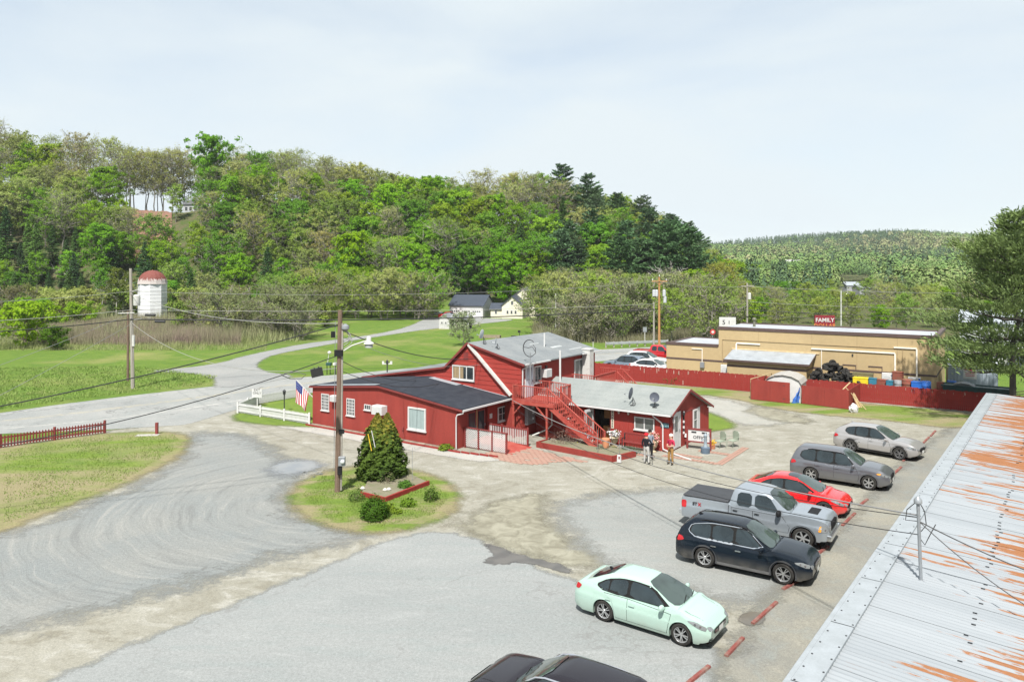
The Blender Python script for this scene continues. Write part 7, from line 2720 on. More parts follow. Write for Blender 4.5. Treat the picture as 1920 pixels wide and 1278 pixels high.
# vehicles beyond the long fence
sp = suv_spec(4.7, 1.86, 1.70, 2.74, 0.95, 0.36, BLUEG, rails=(-1.5, 0.4, 0.6, TRIM))
a_ = PY(1172, 80.5)
Car("grey_suv", "blue grey SUV seen over the fence with its tail to the store", "suv", sp, (a_.x, a_.y, 0.02), UA + PI, simple=True).finish()
sp = suv_spec(4.7, 1.86, 1.68, 2.74, 0.95, 0.36, WHITEP)
a_ = PY(1213, 84)
Car("white_suv", "white SUV over the fence between a grey SUV and red pickup", "suv", sp, (a_.x, a_.y, 0.02), UA + 0.1, simple=True).finish()
sp = sedan_spec(4.6, 1.8, 1.48, 2.7, 0.9, 0.33, WHITEP)
a_ = PY(1222, 78.5)
Car("white_sedan", "white sedan whose roof just shows above the fence", "car", sp, (a_.x, a_.y, 0.02), UA, simple=True).finish()
a_ = PY(1236, 89)
pickup("red pickup truck half hidden by the tan store's low end", REDT, (a_.x, a_.y, 0.02), UA + 0.1, "red_pickup", simple=True, cover=False)
a_ = PY(832, 164)
sp = sedan_spec(4.6, 1.8, 1.48, 2.7, 0.9, 0.33, REDT)
Car("red_car", "red car beside the white three door garage", "car", sp, (a_.x + 1.2, a_.y, 0.02), 0.5, simple=True).finish()
# ------------------------------------------------------------------ metal roofed building at the right
MA = math.atan2(-0.6015, 0.7989)
E0 = Vector((5.37, 14.45, 3.0))
M_ = thing("motel_row", "long low building with a white corrugated metal roof streaked with rust", "building", (E0.x, E0.y, 0), MA)
m, nt, b = new_mat("rusty_white_sheet")
tc = nt.nodes.new('ShaderNodeTexCoord')
st = noise(nt, 1.0, 7, 0.72, vec=tc.outputs['Object'], vscale=(0.26, 3.4, 1))
gate = noise(nt, 1.0, 3, 0.5, vec=tc.outputs['Object'], vscale=(0.16, 0.20, 1))
sx = nt.nodes.new('ShaderNodeSeparateXYZ')
nt.links.new(tc.outputs['Object'], sx.inputs[0])
farther = math_n(nt, 'ADD', ramp(nt, sx.outputs['Y'], 12, 26, 0.0, 0.085), ramp(nt, sx.outputs['X'], 0.6, 3.5, -0.16, 0.0))
sig = math_n(nt, 'ADD', math_n(nt, 'ADD', st, math_n(nt, 'MULTIPLY', gate, 0.75)), farther)
rust = ramp(nt, sig, 0.855, 0.885)
fine = noise(nt, 14, 4, 0.7)
rc = mixc(nt, fine, (0.26, 0.105, 0.038), (0.17, 0.078, 0.036))
base = mixc(nt, ramp(nt, noise(nt, 0.5, 4, 0.6, vec=tc.outputs['Object'], vscale=(0.25, 3, 1)), 0.3, 0.7), (0.255, 0.275, 0.292), (0.205, 0.225, 0.242))
base = mixc(nt, ramp(nt, noise(nt, 1.0, 5, 0.7, vec=tc.outputs['Object'], vscale=(0.5, 9, 1)), 0.60, 0.72, 0, 0.5), base, (0.15, 0.165, 0.175))
nt.links.new(mixc(nt, rust, base, rc), b.inputs['Base Color'])
nt.links.new(ramp(nt, rust, 0, 1, 0.42, 0.9), b.inputs['Roughness'])
SHEET = m
SL = -0.058
RX = 13.5
rib = 0.17
npan = 0
yy_ = -15.0
proto_p = None
while yy_ < 41.6:
 w = rib * 5
 if proto_p is None:
  mb = MB()
  n = 31
  for i in range(n):
   t = i / (n - 1)
   z = 0.022 * math.cos(t * 5 * 2 * PI)
   for x in (0.0, 4.6, 4.6, 9.2, 9.2, RX):
    pass
   mb.v += [(0.42, t * (w + 0.02), z + SL * 0.42), (RX, t * (w + 0.02), z + SL * RX)]
  mb.f = [(2 * i, 2 * i + 1, 2 * i + 3, 2 * i + 2) for i in range(n - 1)]
  mb.m = [0] * len(mb.f)
  proto_p = mb.build("roof_panel", SHEET, M_, smooth=True, loc=(0, yy_, 3.0), autos=70)
 else:
  c = piece(proto_p, M_, (0, yy_, 3.0 + 0.004 * (npan % 2)))
 npan += 1
 yy_ += w


# object coordinates restart on every copy, so the rust pattern reads the world position instead
g = nt.nodes.new('ShaderNodeNewGeometry')
rotm = nt.nodes.new('ShaderNodeVectorRotate')
rotm.rotation_type = 'Z_AXIS'
rotm.inputs['Angle'].default_value = -MA
sub = nt.nodes.new('ShaderNodeVectorMath')
sub.operation = 'SUBTRACT'
sub.inputs[1].default_value = (E0.x, E0.y, 0)
nt.links.new(g.outputs['Position'], sub.inputs[0])
nt.links.new(sub.outputs[0], rotm.inputs['Vector'])
for l in list(nt.links):
 if l.from_node == tc:
  nt.links.new(rotm.outputs[0], l.to_socket)
FLASH = mat("white_flashing", (0.285, 0.31, 0.33), 0.45, var=0.1, vs_=2, col2=(0.22, 0.24, 0.25), amt=0.8)
y = -15.0
while y < 41.5:
 MB().box((0.02, y, 3.0), (0.50, min(y + 3.03, 41.6), 3.05)).build("flashing", FLASH, M_)
 MB().box((-0.10, y, 2.86), (0.018, min(y + 3.02, 41.6), 3.045)).build("edge_trim", FLASH, M_, bevel=0.012)
 y += 3.0
mb = MB()
y = -14.6
while y < 41.5:
 for x in (0.06, 0.44):
  mb.box((x, y, 3.05), (x + 0.035, y + 0.035, 3.062))
 y += 0.61
o = mb.build("fastener", DARKMETAL, M_)
o['kind'] = 'stuff'
mb = MB()
y = -14.9
k = 0
while y < 41.3:
 for x0 in (2.5, 5.6, 8.7, 11.6):
  if rnd.random() < 0.55 + 0.4 * math.sin(y * 0.4 + x0):
   x = x0 + rnd.uniform(-0.06, 0.06)
   mb.box((x, y + 0.03, 3.016 + SL * x), (x + 0.09, y + 0.052, 3.03 + SL * x))
 y += 0.34
o = mb.build("lap_gap", DARKMETAL, M_)
o['kind'] = 'stuff'
MB().box((0.3, 41.6, 2.75 + SL * 0), (RX, 41.68, 2.95)).build("edge_trim", FLASH, M_)
MB().prism([(1.4, 0.0), (1.4, 2.86), (RX - 0.5, 2.2), (RX - 0.5, 0.0)], -14.5, 41.0).build("wall", RED, M_)
for i in range(9):
 y = -8 + i * 5.2
 MB().box((1.34, y, 0.1), (1.40, y + 0.9, 2.1)).build("door", WHITE, M_)
 f_ = window(M_, (1.4, y + 2.6, 0.9), -PI / 2, 1.3, 1.1, 2, 1, 0.07)
for (a, b_) in (((2.2, 1.3), (5.6, 1.2)), ((4.0, 4.5), (5.7, 4.4)), ((3.1, -2.4), (4.9, -2.5))):
 MB().bar((a[0], a[1], 3.035 + SL * a[0]), (b_[0], b_[1], 3.035 + SL * b_[0]), 0.035, 0.02).build("open_seam", DARKMETAL, M_)
mp = P(1727, 1092, 2.86)
mast = thing("service_mast", "grey service mast with wires standing on the metal roof", "mast", (mp.x, mp.y, 2.84), 0)
MB().tube([(0, 0, 0), (-0.08, 0, 2.1)], 0.042, 10).lathe([(0.14, 0), (0.10, 0.06), (0.05, 0.10)], 10).build("pole", GREYMETAL, mast, smooth=True)
MB().lathe([(0.05, 2.05), (0.10, 2.09), (0.10, 2.17), (0.03, 2.26)], 10, Matrix.Translation((-0.08, 0, 0))).build("cap", GREYMETAL, mast, smooth=True)
MB().tube([(-0.15, 0.02, 2.08), (-0.34, 0.05, 1.9), (-0.36, 0.08, 1.62), (-0.12, 0.0, 1.62)], 0.012, 5).tube([(-0.04, 0, 2.1), (0.12, 0.05, 1.85), (0.16, 0.04, 1.5), (0.0, 0.0, 1.35)], 0.012, 5).tube([(-0.05, 0, 1.2), (0.1, 0, 1.0), (0.2, 0, 1.2), (0.35, -0.05, 1.55)], 0.012, 5).build("wire_loop", BLACK, mast)

# parking blocks painted red
BLK = mat("faded_red_block", (0.19, 0.06, 0.052), 0.9, var=0.2, vs_=4, col2=(0.22, 0.17, 0.14), amt=0.8, lo=0.45, hi=0.7)
BL = [((1296, 1277), (1322, 1256), "red parking block cut by the bottom edge"), ((1361, 1231), (1393, 1197), "red parking block ahead of the mint sedan's front"),
  ((1411, 1170), (1456, 1130), "long red parking block beside the puddle"), ((1474, 1102), (1494, 1091), "red parking block at the black SUV's front wheel"),
  ((1533, 1039), (1549, 1028), "red parking block in front of the silver pickup"), ((1579, 986), (1603, 963), "long red parking block between pickup and red car"),
  ((1612, 948), (1626, 937), "short red parking block ahead of the red car"), ((1675, 890), (1690, 876), "red parking block ahead of the dark grey SUV"),
  ((1693, 865), (1701, 858), "red parking block by the pale crossover's front wheel"), ((1731, 831), (1742, 820), "red parking block past the pale crossover"), ((1745, 818), (1754, 808), "last red parking block towards the fence")]
for (a, b_, lb) in BL:
 pa, pb_ = P(*a), P(*b_)
 d = (pb_ - pa)
 o = thing("parking_block", lb, "parking block", ((pa + pb_) / 2).to_tuple(), math.atan2(d.y, d.x), "red parking blocks")
 L = max(1.2, min(2.2, d.length))
 MB().prism([(-0.065, 0.0), (0.065, 0.0), (0.05, 0.055), (-0.05, 0.055)], -L / 2, L / 2, axis='x').build("block", BLK, o, loc=(0, 0, 0.015))

# ------------------------------------------------------------------ fences
FD = Vector((0.835, -0.55, 0)).normalized()
FA = math.atan2(FD.y, FD.x)
f0 = Vector((8.1, 75.3, 0))
fe = thing("board_fence", "long weathered red board fence between the lot and the store yard", "fence", f0, FA)
s = 0.0
k = 0
FL_ = 36.0
fb_m = [MB().box((0.003, -0.012 - 0.006 * (i % 2), 0.02), (0.137, 0.012, 1.50 + 0.02 * i)).build("plank", RED_F, fe, loc=(-0.14 * (i + 1), 0, 0)) for i in range(3)]
while s < FL_:
 piece(fb_m[k % 3], fe, (s, rnd.uniform(-0.006, 0.006), rnd.uniform(-0.025, 0.02)), (rnd.uniform(-0.01, 0.01), 0, 0))
 s += 0.14
 k += 1
for i in range(16):
 MB().box((i * 2.4 - 0.05, 0.02, 0), (i * 2.4 + 0.05, 0.11, 1.5)).build("post", RED_F, fe)
MB().box((-0.4, 0.016, 0.35), (FL_, 0.06, 0.44)).build("rail", RED_F, fe)
MB().box((-0.4, 0.016, 1.15), (FL_, 0.06, 1.24)).build("rail", RED_F, fe)
# bare and peeled boards
PEEL = mat("peeled_board", (0.50, 0.42, 0.36), 0.9, var=0.2)
mb = MB()
for (sp_, z0, z1) in ((5.2, 1.15, 1.42), (5.6, 0.9, 1.4), (6.9, 1.0, 1.45), (7.1, 1.2, 1.44), (8.6, 1.05, 1.38), (9.5, 0.1, 0.5), (10.0, 1.1, 1.4), (9.1, 1.0, 1.35), (7.9, 1.1, 1.4), (21.1, 0.1, 0.62), (21.5, 0.1, 0.55), (23.8, 0.15, 0.4), (16.0, 0.1, 0.45), (16.6, 0.1, 0.4), (17.5, 0.2, 0.35)):
 mb.box((sp_, -0.034, z0), (sp_ + 0.05, -0.030, z1))
for i in range(40):
 q = rnd.uniform(3, FL_ - 1)
 z = rnd.uniform(1.1, 1.35)
 mb.box((q, -0.034, z), (q + 0.018, -0.030, z + rnd.uniform(0.05, 0.25)))
o = mb.build("peeling", PEEL, fe)
o['kind'] = 'stuff'


def enclosure(name, label, pa, pb_, h, hinges=False, m=RED):
 d = pb_ - pa
 t = thing(name, label, "fence panel", pa, math.atan2(d.y, d.x))
 L = d.length
 n = 2
 for i in range(n):
  MB().box((L * i / n + 0.004, -0.02, 0.05), (L * (i + 1) / n - 0.004, 0.02, h)).build("panel", m, t)
 MB().box((0, 0.02, h - 0.16), (L, 0.07, h - 0.06)).box((0, 0.02, 0.3), (L, 0.07, 0.4)).build("rail", RAWWOOD, t)
 if hinges:
  for z in (0.35, h - 0.3):
   MB().box((L - 0.55, -0.032, z), (L - 0.38, -0.021, z + 0.05)).build("hinge", DARKMETAL, t)
 return t


enclosure("plywood_gate", "red plywood gate panel with two hinges in front of the white shed", P(1408, 749), P(1481, 757), 1.72, True)
enclosure("plywood_screen", "red plywood screen standing right of the blue tarp", P(1503, 757), P(1591, 768), 1.52)
e1, e2 = P(1591, 768), P(1613, 752)
enclosure("plywood_screen", "short return of the red screen behind the leaning timber", e1, e2, 1.52)
t = thing("timber_frame", "bare timber side rail left of the white shed", "fence panel", P(1408, 748), 0)
tb = P(1408, 748)
te = P(1447, 733)
MB().bar((0, 0, 1.70), (te.x - tb.x, te.y - tb.y, 1.62), 0.09, 0.05).bar((0, 0, 0.0), (0, 0, 1.7), 0.09, 0.09).bar((te.x - tb.x, te.y - tb.y, 0), (te.x - tb.x, te.y - tb.y, 1.62), 0.09, 0.09).build("frame", RAWWOOD, t)
p = P(1624, 768)
o = thing("leaning_timber", "bare lumber prop leaning on the red screen's corner", "timber", p, 0)
q = P(1592, 768)
MB().bar((0, 0, 0.02), (q.x - p.x + 0.15, q.y - p.y + 0.9, 1.6), 0.07, 0.05).build("prop", RAWWOOD, o)
MB().bar((q.x - p.x - 0.2, q.y - p.y + 0.6, 1.5), (q.x - p.x + 0.9, q.y - p.y + 1.8, 1.85), 0.09, 0.05).build("rail", RAWWOOD, o)
o = tag(MB().bar((0, 0, 0.0), (-0.35, 0.5, 1.1), 0.35, 0.04).bar((0.15, 0, 0.0), (-0.2, 0.5, 1.0), 0.1, 0.05).build("plywood_scrap", RAWWOOD, None, loc=P(1612, 764)), "scrap boards propped beside the white bundle", "boards")
rs = np.random.RandomState(3)
bm = bmesh.new()
bmesh.ops.create_icosphere(bm, subdivisions=3, radius=0.42)
for v in bm.verts:
 v.co *= 1 + 0.22 * math.sin(v.co.x * 9 + v.co.z * 13) * math.cos(v.co.y * 11 + v.co.z * 5)
 v.co.z = max(v.co.z * 1.05, -0.40)
me = bpy.data.meshes.new("white_bundle")
bm.to_mesh(me)
bm.free()
me.materials.append(WHITE)
o = link("white_bundle", me, None, P(1601, 766, 0.3))
o.scale = (0.8, 0.6, 0.85)
tag(o, "crumpled white plastic bundle at the foot of the red screen", "bag")

# white gambrel shed
sp0, sp1 = P(1440, 752), P(1497, 757)
d = sp1 - sp0
sh = thing("garden_shed", "small white shed with a rounded grey panel roof behind the red gate", "shed", sp0 + Vector((0, 0.5, 0)), math.atan2(d.y, d.x))
w = d.length + 0.35
hw_ = 1.85
prf = [(0, 0), (w, 0), (w, 1.55), (w * 0.93, 1.80), (w * 0.75, 2.05), (w * 0.5, 2.15), (w * 0.25, 2.05), (w * 0.07, 1.80), (0, 1.55)]
MB().prism(prf, 0, 0.04).box((w - 0.04, 0.04, 0), (w, 2.6, 1.55)).box((0, 0.04, 0), (0.04, 2.6, 1.55)).prism(prf, 2.6, 2.64).build("wall", WHITE, sh)
rp = [(-0.08, 1.50), (0.05 * w, 1.84), (w * 0.25, 2.10), (w * 0.5, 2.20), (w * 0.75, 2.10), (w * 0.95, 1.84), (w + 0.08, 1.50)]
for i in range(6):
 for j in range(3):
  y0 = -0.12 + j * 0.96
  a, b_ = rp[i], rp[i + 1]
  mb = MB()
  mb.poly([(a[0], y0, a[1]), (b_[0], y0, b_[1]), (b_[0], y0 + 0.94, b_[1]), (a[0], y0 + 0.94, a[1]), (a[0], y0, a[1] + 0.04), (b_[0], y0, b_[1] + 0.04), (b_[0], y0 + 0.94, b_[1] + 0.04), (a[0], y0 + 0.94, a[1] + 0.04)],
    [(0, 3, 2, 1), (4, 5, 6, 7), (0, 1, 5, 4), (1, 2, 6, 5), (2, 3, 7, 6), (3, 0, 4, 7)])
  mb.build("roof_panel", mat("weathered_shed_roof", (0.34, 0.33, 0.31), 0.7, var=0.2, vs_=2, col2=(0.24, 0.22, 0.2)), sh)
p = P(1500, 757)
TARP = mat("blue_tarp", (0.02, 0.09, 0.40), 0.45, var=0.2, vs_=3, col2=(0.10, 0.22, 0.55), amt=1, bmp=0.5, bs=6)
tp = MB()
n = 8
for i in range(n + 1):
 for j in range(n + 1):
  a, c_ = i / n, j / n
  tp.v.append((-0.75 * (1 - c_) * 1.0 + a * 0.75 * (1 - c_) - 0.02 + 0.04 * math.sin(j * 2.1 + i), 0.15 * math.sin(a * 9 + c_ * 4) * 0.4 + a * 0.2, 1.25 * c_))
for i in range(n):
 for j in range(n):
  tp.f.append((i * (n + 1) + j, (i + 1) * (n + 1) + j, (i + 1) * (n + 1) + j + 1, i * (n + 1) + j + 1))
  tp.m.append(0)
tag(tp.build("blue_tarp", TARP, None, smooth=True, loc=p + Vector((0.1, 0.15, 0.02))), "crumpled blue tarp hanging between shed and red screen", "tarp")


# picket fences
def picket_fence(name, label, pts, h, m, gap, pw, posts, rails=(0.25, 0.78), group=None, pointed=True, pt=0.02, post_h=1.08, both=False):
 t = thing(name, label, "picket fence", (0, 0, 0), 0, group)
 mb = MB()
 prof = [(-pw / 2, 0.06), (pw / 2, 0.06), (pw / 2, h - pw), (0, h), (-pw / 2, h - pw)] if pointed else [(-pw / 2, 0.06), (pw / 2, 0.06), (pw / 2, h), (-pw / 2, h)]
 pk0 = mb.prism(prof, -pt / 2, pt / 2).build("picket", m, t, loc=(0, 0, -3))
 first = True
 for i in range(len(pts) - 1):
  a, b_ = pts[i], pts[i + 1]
  d = b_ - a
  L = d.length
  an = math.atan2(d.y, d.x)
  n_ = int(L / gap)
  for k in range(n_):
   q = a.lerp(b_, (k + 0.5) / n_)
   if first:
    pk0.location = (q.x, q.y, 0)
    pk0.rotation_euler = (0, 0, an)
    first = False
   else:
    piece(pk0, t, (q.x, q.y, rnd.uniform(-0.008, 0.008)), (0, 0, an))
  off = Vector((-d.y, d.x, 0)).normalized() * (pt / 2 + 0.022)
  for r in rails:
   MB().bar(a + off + Vector((0, 0, h * r)), b_ + off + Vector((0, 0, h * r)), 0.04, 0.09).build("rail", m, t)
  np_ = max(1, round(L / posts))
  for k in range(np_ + 1):
   q = a.lerp(b_, k / np_) + off * 1.6
   MB().box((q.x - 0.06, q.y - 0.06, 0), (q.x + 0.06, q.y + 0.06, h * post_h)).build("post", m, t)
 return t


picket_fence("red_picket_fence", "dark red picket fence along the road edge of the lawn", [P(-330, 868), P(0, 840), P(197, 812)], 0.80, RED_T, 0.165, 0.085, 2.45)
picket_fence("white_picket_fence", "white picket fence turning a corner round the front lawn", [P(581, 796), P(447, 774), P(484, 758), P(580, 741)], 0.80, WHITE, 0.135, 0.10, 2.3)
o = thing("red_post", "single short red post by the lawn's road corner", "post", P(294, 814), 0)
MB().box((-0.08, -0.08, 0), (0.08, 0.08, 0.78)).build("post", RED_T, o)
tag(MB().box((-0.7, -0.25, 0), (0.7, 0.25, 0.04)).build("concrete_slab", mat("pale_slab", (0.4, 0.39, 0.36), 0.9), None, loc=P(277, 816), rot=0.1), "flat pale slab in the grass beside the short red post", "slab")

# signs, lamp, flag in the front yard
o = thing("exit_sign", "white EXIT ONLY board above the white picket fence corner", "sign", P(482, 762), -0.15)
MB().box((-0.42, -0.02, 0.72), (0.42, 0.02, 1.42)).build("board", WHITE, o)
MB().box((-0.04, 0.02, 0), (0.04, 0.07, 1.3)).build("post", WHITE, o)
text("lettering", "EXIT\nONLY", 0.26, INK, o, (0, -0.026, 1.20), (PI / 2, 0, 0), 0.003, line=0.95)
o = thing("yard_lamp", "slim black lamp post on the fenced front lawn", "lamp post", P(533, 772), 0)
MB().tube([(0, 0, 0), (0, 0, 1.3)], 0.04, 8).build("pole", DARKMETAL, o)
MB().lathe([(0.03, 1.3), (0.10, 1.36), (0.12, 1.58), (0.15, 1.6), (0.02, 1.74)], 8).build("lamp_head", DARKMETAL, o)
fl = thing("flag", "american flag hanging from a white pole on the red building's end", "flag", LOC(-13.15, 0.4, 1.55), UA)
pe = Vector((-1.15, -0.9, 1.55))
MB().tube([(0, 0, 0), pe], 0.028, 8).build("flagpole", WHITE, fl)
stripeR = mat("flag_red", (0.42, 0.02, 0.035), 0.8, var=0.05)
stripeW = mat("flag_white", (0.68, 0.68, 0.68), 0.8, var=0.03)
cantB = mat("flag_blue", (0.03, 0.05, 0.19), 0.8, var=0.05)
mb = MB()
N1, N2 = 13, 14
for i in range(N1 + 1):
 for j in range(N2 + 1):
  s_, t_ = i / N1, j / N2
  base_p = Vector(pe) * (1.0 - s_ * 0.62)
  mb.v.append((base_p.x - 0.03 * t_ + 0.06 * math.sin(s_ * 8 + t_ * 3) * t_ + s_ * t_ * -0.25, base_p.y + 0.05 * math.cos(s_ * 9 + t_ * 2) * t_, base_p.z - 1.55 * t_ * (1 - 0.12 * s_)))
for i in range(N1):
 for j in range(N2):
  mb.f.append((i * (N2 + 1) + j, (i + 1) * (N2 + 1) + j, (i + 1) * (N2 + 1) + j + 1, i * (N2 + 1) + j + 1))
  mb.m.append(2 if (i < 7 and j < 6) else (i % 2))
mb.build("cloth", [stripeR, stripeW, cantB], fl, smooth=True)
mb = MB()
for i in range(6):
 for j in range(5):
  s_, t_ = (i + 0.6) / N1, (j + 0.6) / N2
  bp_ = Vector(pe) * (1.0 - s_ * 0.62)
  x, y, z = bp_.x - 0.03 * t_, bp_.y - 0.03, bp_.z - 1.55 * t_
  mb.poly([(x - 0.018, y, z), (x, y, z - 0.018), (x + 0.018, y, z), (x, y, z + 0.018)], [(0, 1, 2, 3)])
mb.build("stars", stripeW, fl)


# ------------------------------------------------------------------ utility poles
def upole(name, label, base, h, r, m, lean=(0, 0)):
 t = thing(name, label, "utility pole", base, 0)
 MB().tube([(0, 0, -0.1), (lean[0] * 0.5, lean[1] * 0.5, h / 2), (lean[0], lean[1], h)], [r, r * 0.87, r * 0.72], 12).build("pole", m, t, smooth=True)
 return t


cp = P(633, 922)
pole_c = upole("utility_pole", "brown wooden utility pole with a lamp arm on the grassy island", cp, 8.95, 0.155, POLEWOOD, (0.13, 0))
MB().tube([(0.17, -0.02, 0.1), (0.24, -0.02, 8.3)], 0.055, 8).build("conduit", POLEGREY, pole_c, smooth=True)
MB().tube([(-0.17, -0.04, 1.2), (-0.10, -0.04, 8.4)], 0.014, 6).build("ground_wire", GREYMETAL, pole_c)
MB().tube([(0.30, 0, 6.95), (0.7, 0.05, 7.2), (1.45, 0.1, 7.45)], 0.032, 8).build("lamp_arm", WHITE_W, pole_c, smooth=True)
hd_ = MB().lathe([(0.07, 0.15), (0.11, 0.1), (0.12, -0.1), (0.25, -0.18), (0.26, -0.22), (0.05, -0.2)], 14).build("lamp_head", WHITE_W, pole_c, smooth=True, loc=(1.52, 0.1, 7.5))
MB().lathe([(0.19, -0.21), (0.20, -0.40), (0.02, -0.42)], 14, cap=False).build("lens", glass_mat("lamp_lens", (0.4, 0.42, 0.42), 0.1), hd_, smooth=True)
MB().lathe([(0.10, 0), (0.20, 0.08), (0.19, 0.22), (0.05, 0.32)], 10, Matrix.Translation((0.38, 0, 7.95))).build("weather_head", GREYMETAL, pole_c, smooth=True)
lp = MB()
for i, (w_, z0, z1) in enumerate(((0.62, 8.15, 7.3), (0.52, 8.12, 7.15), (0.68, 8.1, 7.0), (0.45, 8.1, 7.4))):
 pts = []
 for k in range(9):
  a = k / 8 * PI
  pts.append((0.2 + math.sin(a) * w_ * 0.75, 0.03 * i, z0 + (z1 - z0) * k / 8 - 0.1 * math.sin(a)))
 lp.tube(pts, 0.018, 5)
lp.build("wire_loop", WIREPALE, pole_c)
MB().box((0.10, -0.30, 1.35), (0.42, -0.12, 1.80)).build("meter_box", GREYMETAL, pole_c, bevel=0.01)
MB().lathe([(0.10, 0), (0.10, 0.08), (0.05, 0.11)], 14, Matrix.Translation((0.32, -0.30, 1.58)) @ Matrix.Rotation(PI / 2, 4, 'X')).build("meter", mat("meter_glass", (0.5, 0.52, 0.54), 0.2), pole_c)
MB().box((0.05, -0.26, 0.92), (0.26, -0.12, 1.30)).build("box", TRIM, pole_c)
for q in (((-0.12, -0.20, 6.7), (0.28, -0.02, 7.0)), ((-0.30, -0.12, 7.6), (-0.12, 0.06, 7.9)), ((0.10, -0.16, 2.9), (0.34, -0.02, 3.1))):
 MB().box(*q).build("bracket", TRIM, pole_c)

lp0 = P(249, 728)
pole_l = upole("utility_pole", "tall grey utility pole with a transformer across the road", lp0, 11.0, 0.17, POLEGREY, (-0.2, 0))
MB().lathe([(0.28, 0), (0.30, 0.05), (0.30, 0.9), (0.2, 1.0)], 14).build("transformer", WHITE_W, pole_l, smooth=True, loc=(0.42, -0.1, 7.6))
MB().bar((0.0, -0.1, 8.9), (0.6, -0.1, 9.1), 0.06, 0.06).bar((-1.3, -0.1, 6.9), (0.2, -0.1, 6.95), 0.08, 0.08).build("bracket", WHITE_W, pole_l)
MB().tube([(0.1, -0.15, 8.8), (0.4, -0.15, 9.4), (0.5, -0.15, 8.6)], 0.02, 5).tube([(0.2, -0.15, 6.8), (0.6, -0.15, 6.9), (0.9, -0.15, 6.4), (0.2, -0.15, 6.3)], 0.025, 5).build("jumper_wire", WIREPALE, pole_l)
MB().box((0.05, -0.26, 3.9), (0.26, -0.12, 4.9)).build("guard", WHITE_W, pole_l)
MB().tube([(0.14, -0.1, 0.0), (0.08, -0.1, 6.0)], 0.04, 6).build("conduit", POLEGREY, pole_l)
for i, (u_, z_) in enumerate(((1.7, 6.75), (2.6, 6.15))):
 tag(MB().tube([(-0.45, 0, 0), (0.45, 0, -0.02)], 0.12, 10).build("splice_case", BLACK, None, smooth=True, loc=lp0 + Vector((u_, -0.2, z_))), ["upper", "lower"][i] + " black splice case on the cable by the grey pole", "splice case")
pole_l2 = upole("utility_pole", "short brown pole standing against the tall grey pole", P(240, 714), 6.8, 0.13, POLEWOOD)
pr = PY(1236, 98)
pole_o = upole("utility_pole", "orange brown utility pole with a crossarm and three transformers", pr, 9.9, 0.17, POLEORANGE)
MB().box((-1.0, -0.2, 9.25), (1.0, -0.08, 9.38)).bar((-0.5, -0.14, 9.3), (0, -0.14, 8.75), 0.05, 0.05).bar((0.5, -0.14, 9.3), (0, -0.14, 8.75), 0.05, 0.05).build("crossarm", POLEORANGE, pole_o)
for x in (-0.9, 0.0, 0.9):
 MB().lathe([(0.05, 0), (0.08, 0.1), (0.04, 0.28)], 8).build("insulator", WHITE_W, pole_o, loc=(x, -0.14, 9.38 if x else 9.9))
for (x, z) in ((-0.72, 7.35), (-0.38, 7.35), (0.62, 7.35), (0.72, 6.5)):
 MB().lathe([(0.22, 0), (0.22, 0.75), (0.12, 0.85)], 12).build("transformer", mat("pale_grey_can", (0.45, 0.47, 0.5), 0.5), pole_o, smooth=True, loc=(x, -0.15, z))
pole_g = upole("utility_pole", "plain grey pole beside the orange brown one", PY(1226, 97), 6.6, 0.14, POLEGREY)
ps = PY(1401, 92)
pole_s = upole("utility_pole", "pale utility pole with a crossarm rising behind the store roof", ps, 9.2, 0.13, POLEGREY)
MB().box((-0.8, -0.15, 8.75), (0.8, -0.05, 8.87)).build("crossarm", POLEGREY, pole_s)
MB().lathe([(0.2, 0), (0.2, 0.7), (0.1, 0.8)], 10).build("transformer", WHITE_W, pole_s, smooth=True, loc=(0.25, -0.1, 7.2))
MB().tube([(-0.1, -0.15, 6.4), (-0.5, -0.15, 6.2), (-0.3, -0.15, 5.2), (0.1, -0.15, 5.0)], 0.05, 6).build("jumper_wire", BLACK, pole_s)
pole_t = upole("utility_pole", "thin white pole behind the roof of the tan store", PY(1577, 92), 8.3, 0.09, WHITE_W)
pole_w = upole("flag_pole", "white bare pole in the scrub right of the white house", PY(1042, 118), 7.0, 0.10, WHITE_W)
pole_w['category'] = 'pole'
pole_x = upole("utility_pole", "thin grey pole among trees left of the store sign", PY(1335, 116), 7.2, 0.08, POLEGREY)


def wire(name, label, a, b, sag, r, m, n=22, cat="cable"):
 a, b = Vector(a), Vector(b)
 pts = []
 for i in range(n + 1):
  t = i / n
  p_ = a.lerp(b, t)
  p_.z -= sag * 4 * t * (1 - t)
  pts.append(p_)
 return tag(MB().tube([p_ - a for p_ in pts], r, 5, cap=False).build(name, m, None, smooth=True, loc=a), label, cat)


PL = lambda z: lp0 + Vector((-0.2 * z / 11, -0.15, z))
PG = lambda z: PY(1226, 97) + Vector((0, -0.15, z))
PO = lambda z: pr + Vector((0, -0.15, z))
PC = lambda z: cp + Vector((0.13 * z / 8.95, 0, z))
offl = PY(-420, 52)
wire("utility_cable", "thick black telephone cable from the grey pole to the orange pole area", PL(6.35), PG(5.7), 0.55, 0.065, BLACK)
wire("utility_cable", "thick black telephone cable leaving the grey pole towards the picture's left edge", PL(6.35), offl + Vector((0, 0, 6.3)), 0.5, 0.045, BLACK)
wire("power_line", "thin pale line above the black cable between grey and orange poles", PL(7.2), PG(6.4), 0.45, 0.022, WIREPALE)
wire("power_line", "thin pale line leaving the grey pole left at transformer height", PL(7.2), offl + Vector((0, 0, 7.0)), 0.4, 0.022, WIREPALE)
wire("power_line", "highest wire leaving the grey pole to the left", PL(8.9), offl + Vector((0, 0, 8.6)), 0.5, 0.02, WIREGREY)
wire("power_line", "highest wire from the grey pole across the hill to the orange pole", PL(8.9), PO(9.3), 0.9, 0.018, WIREGREY)
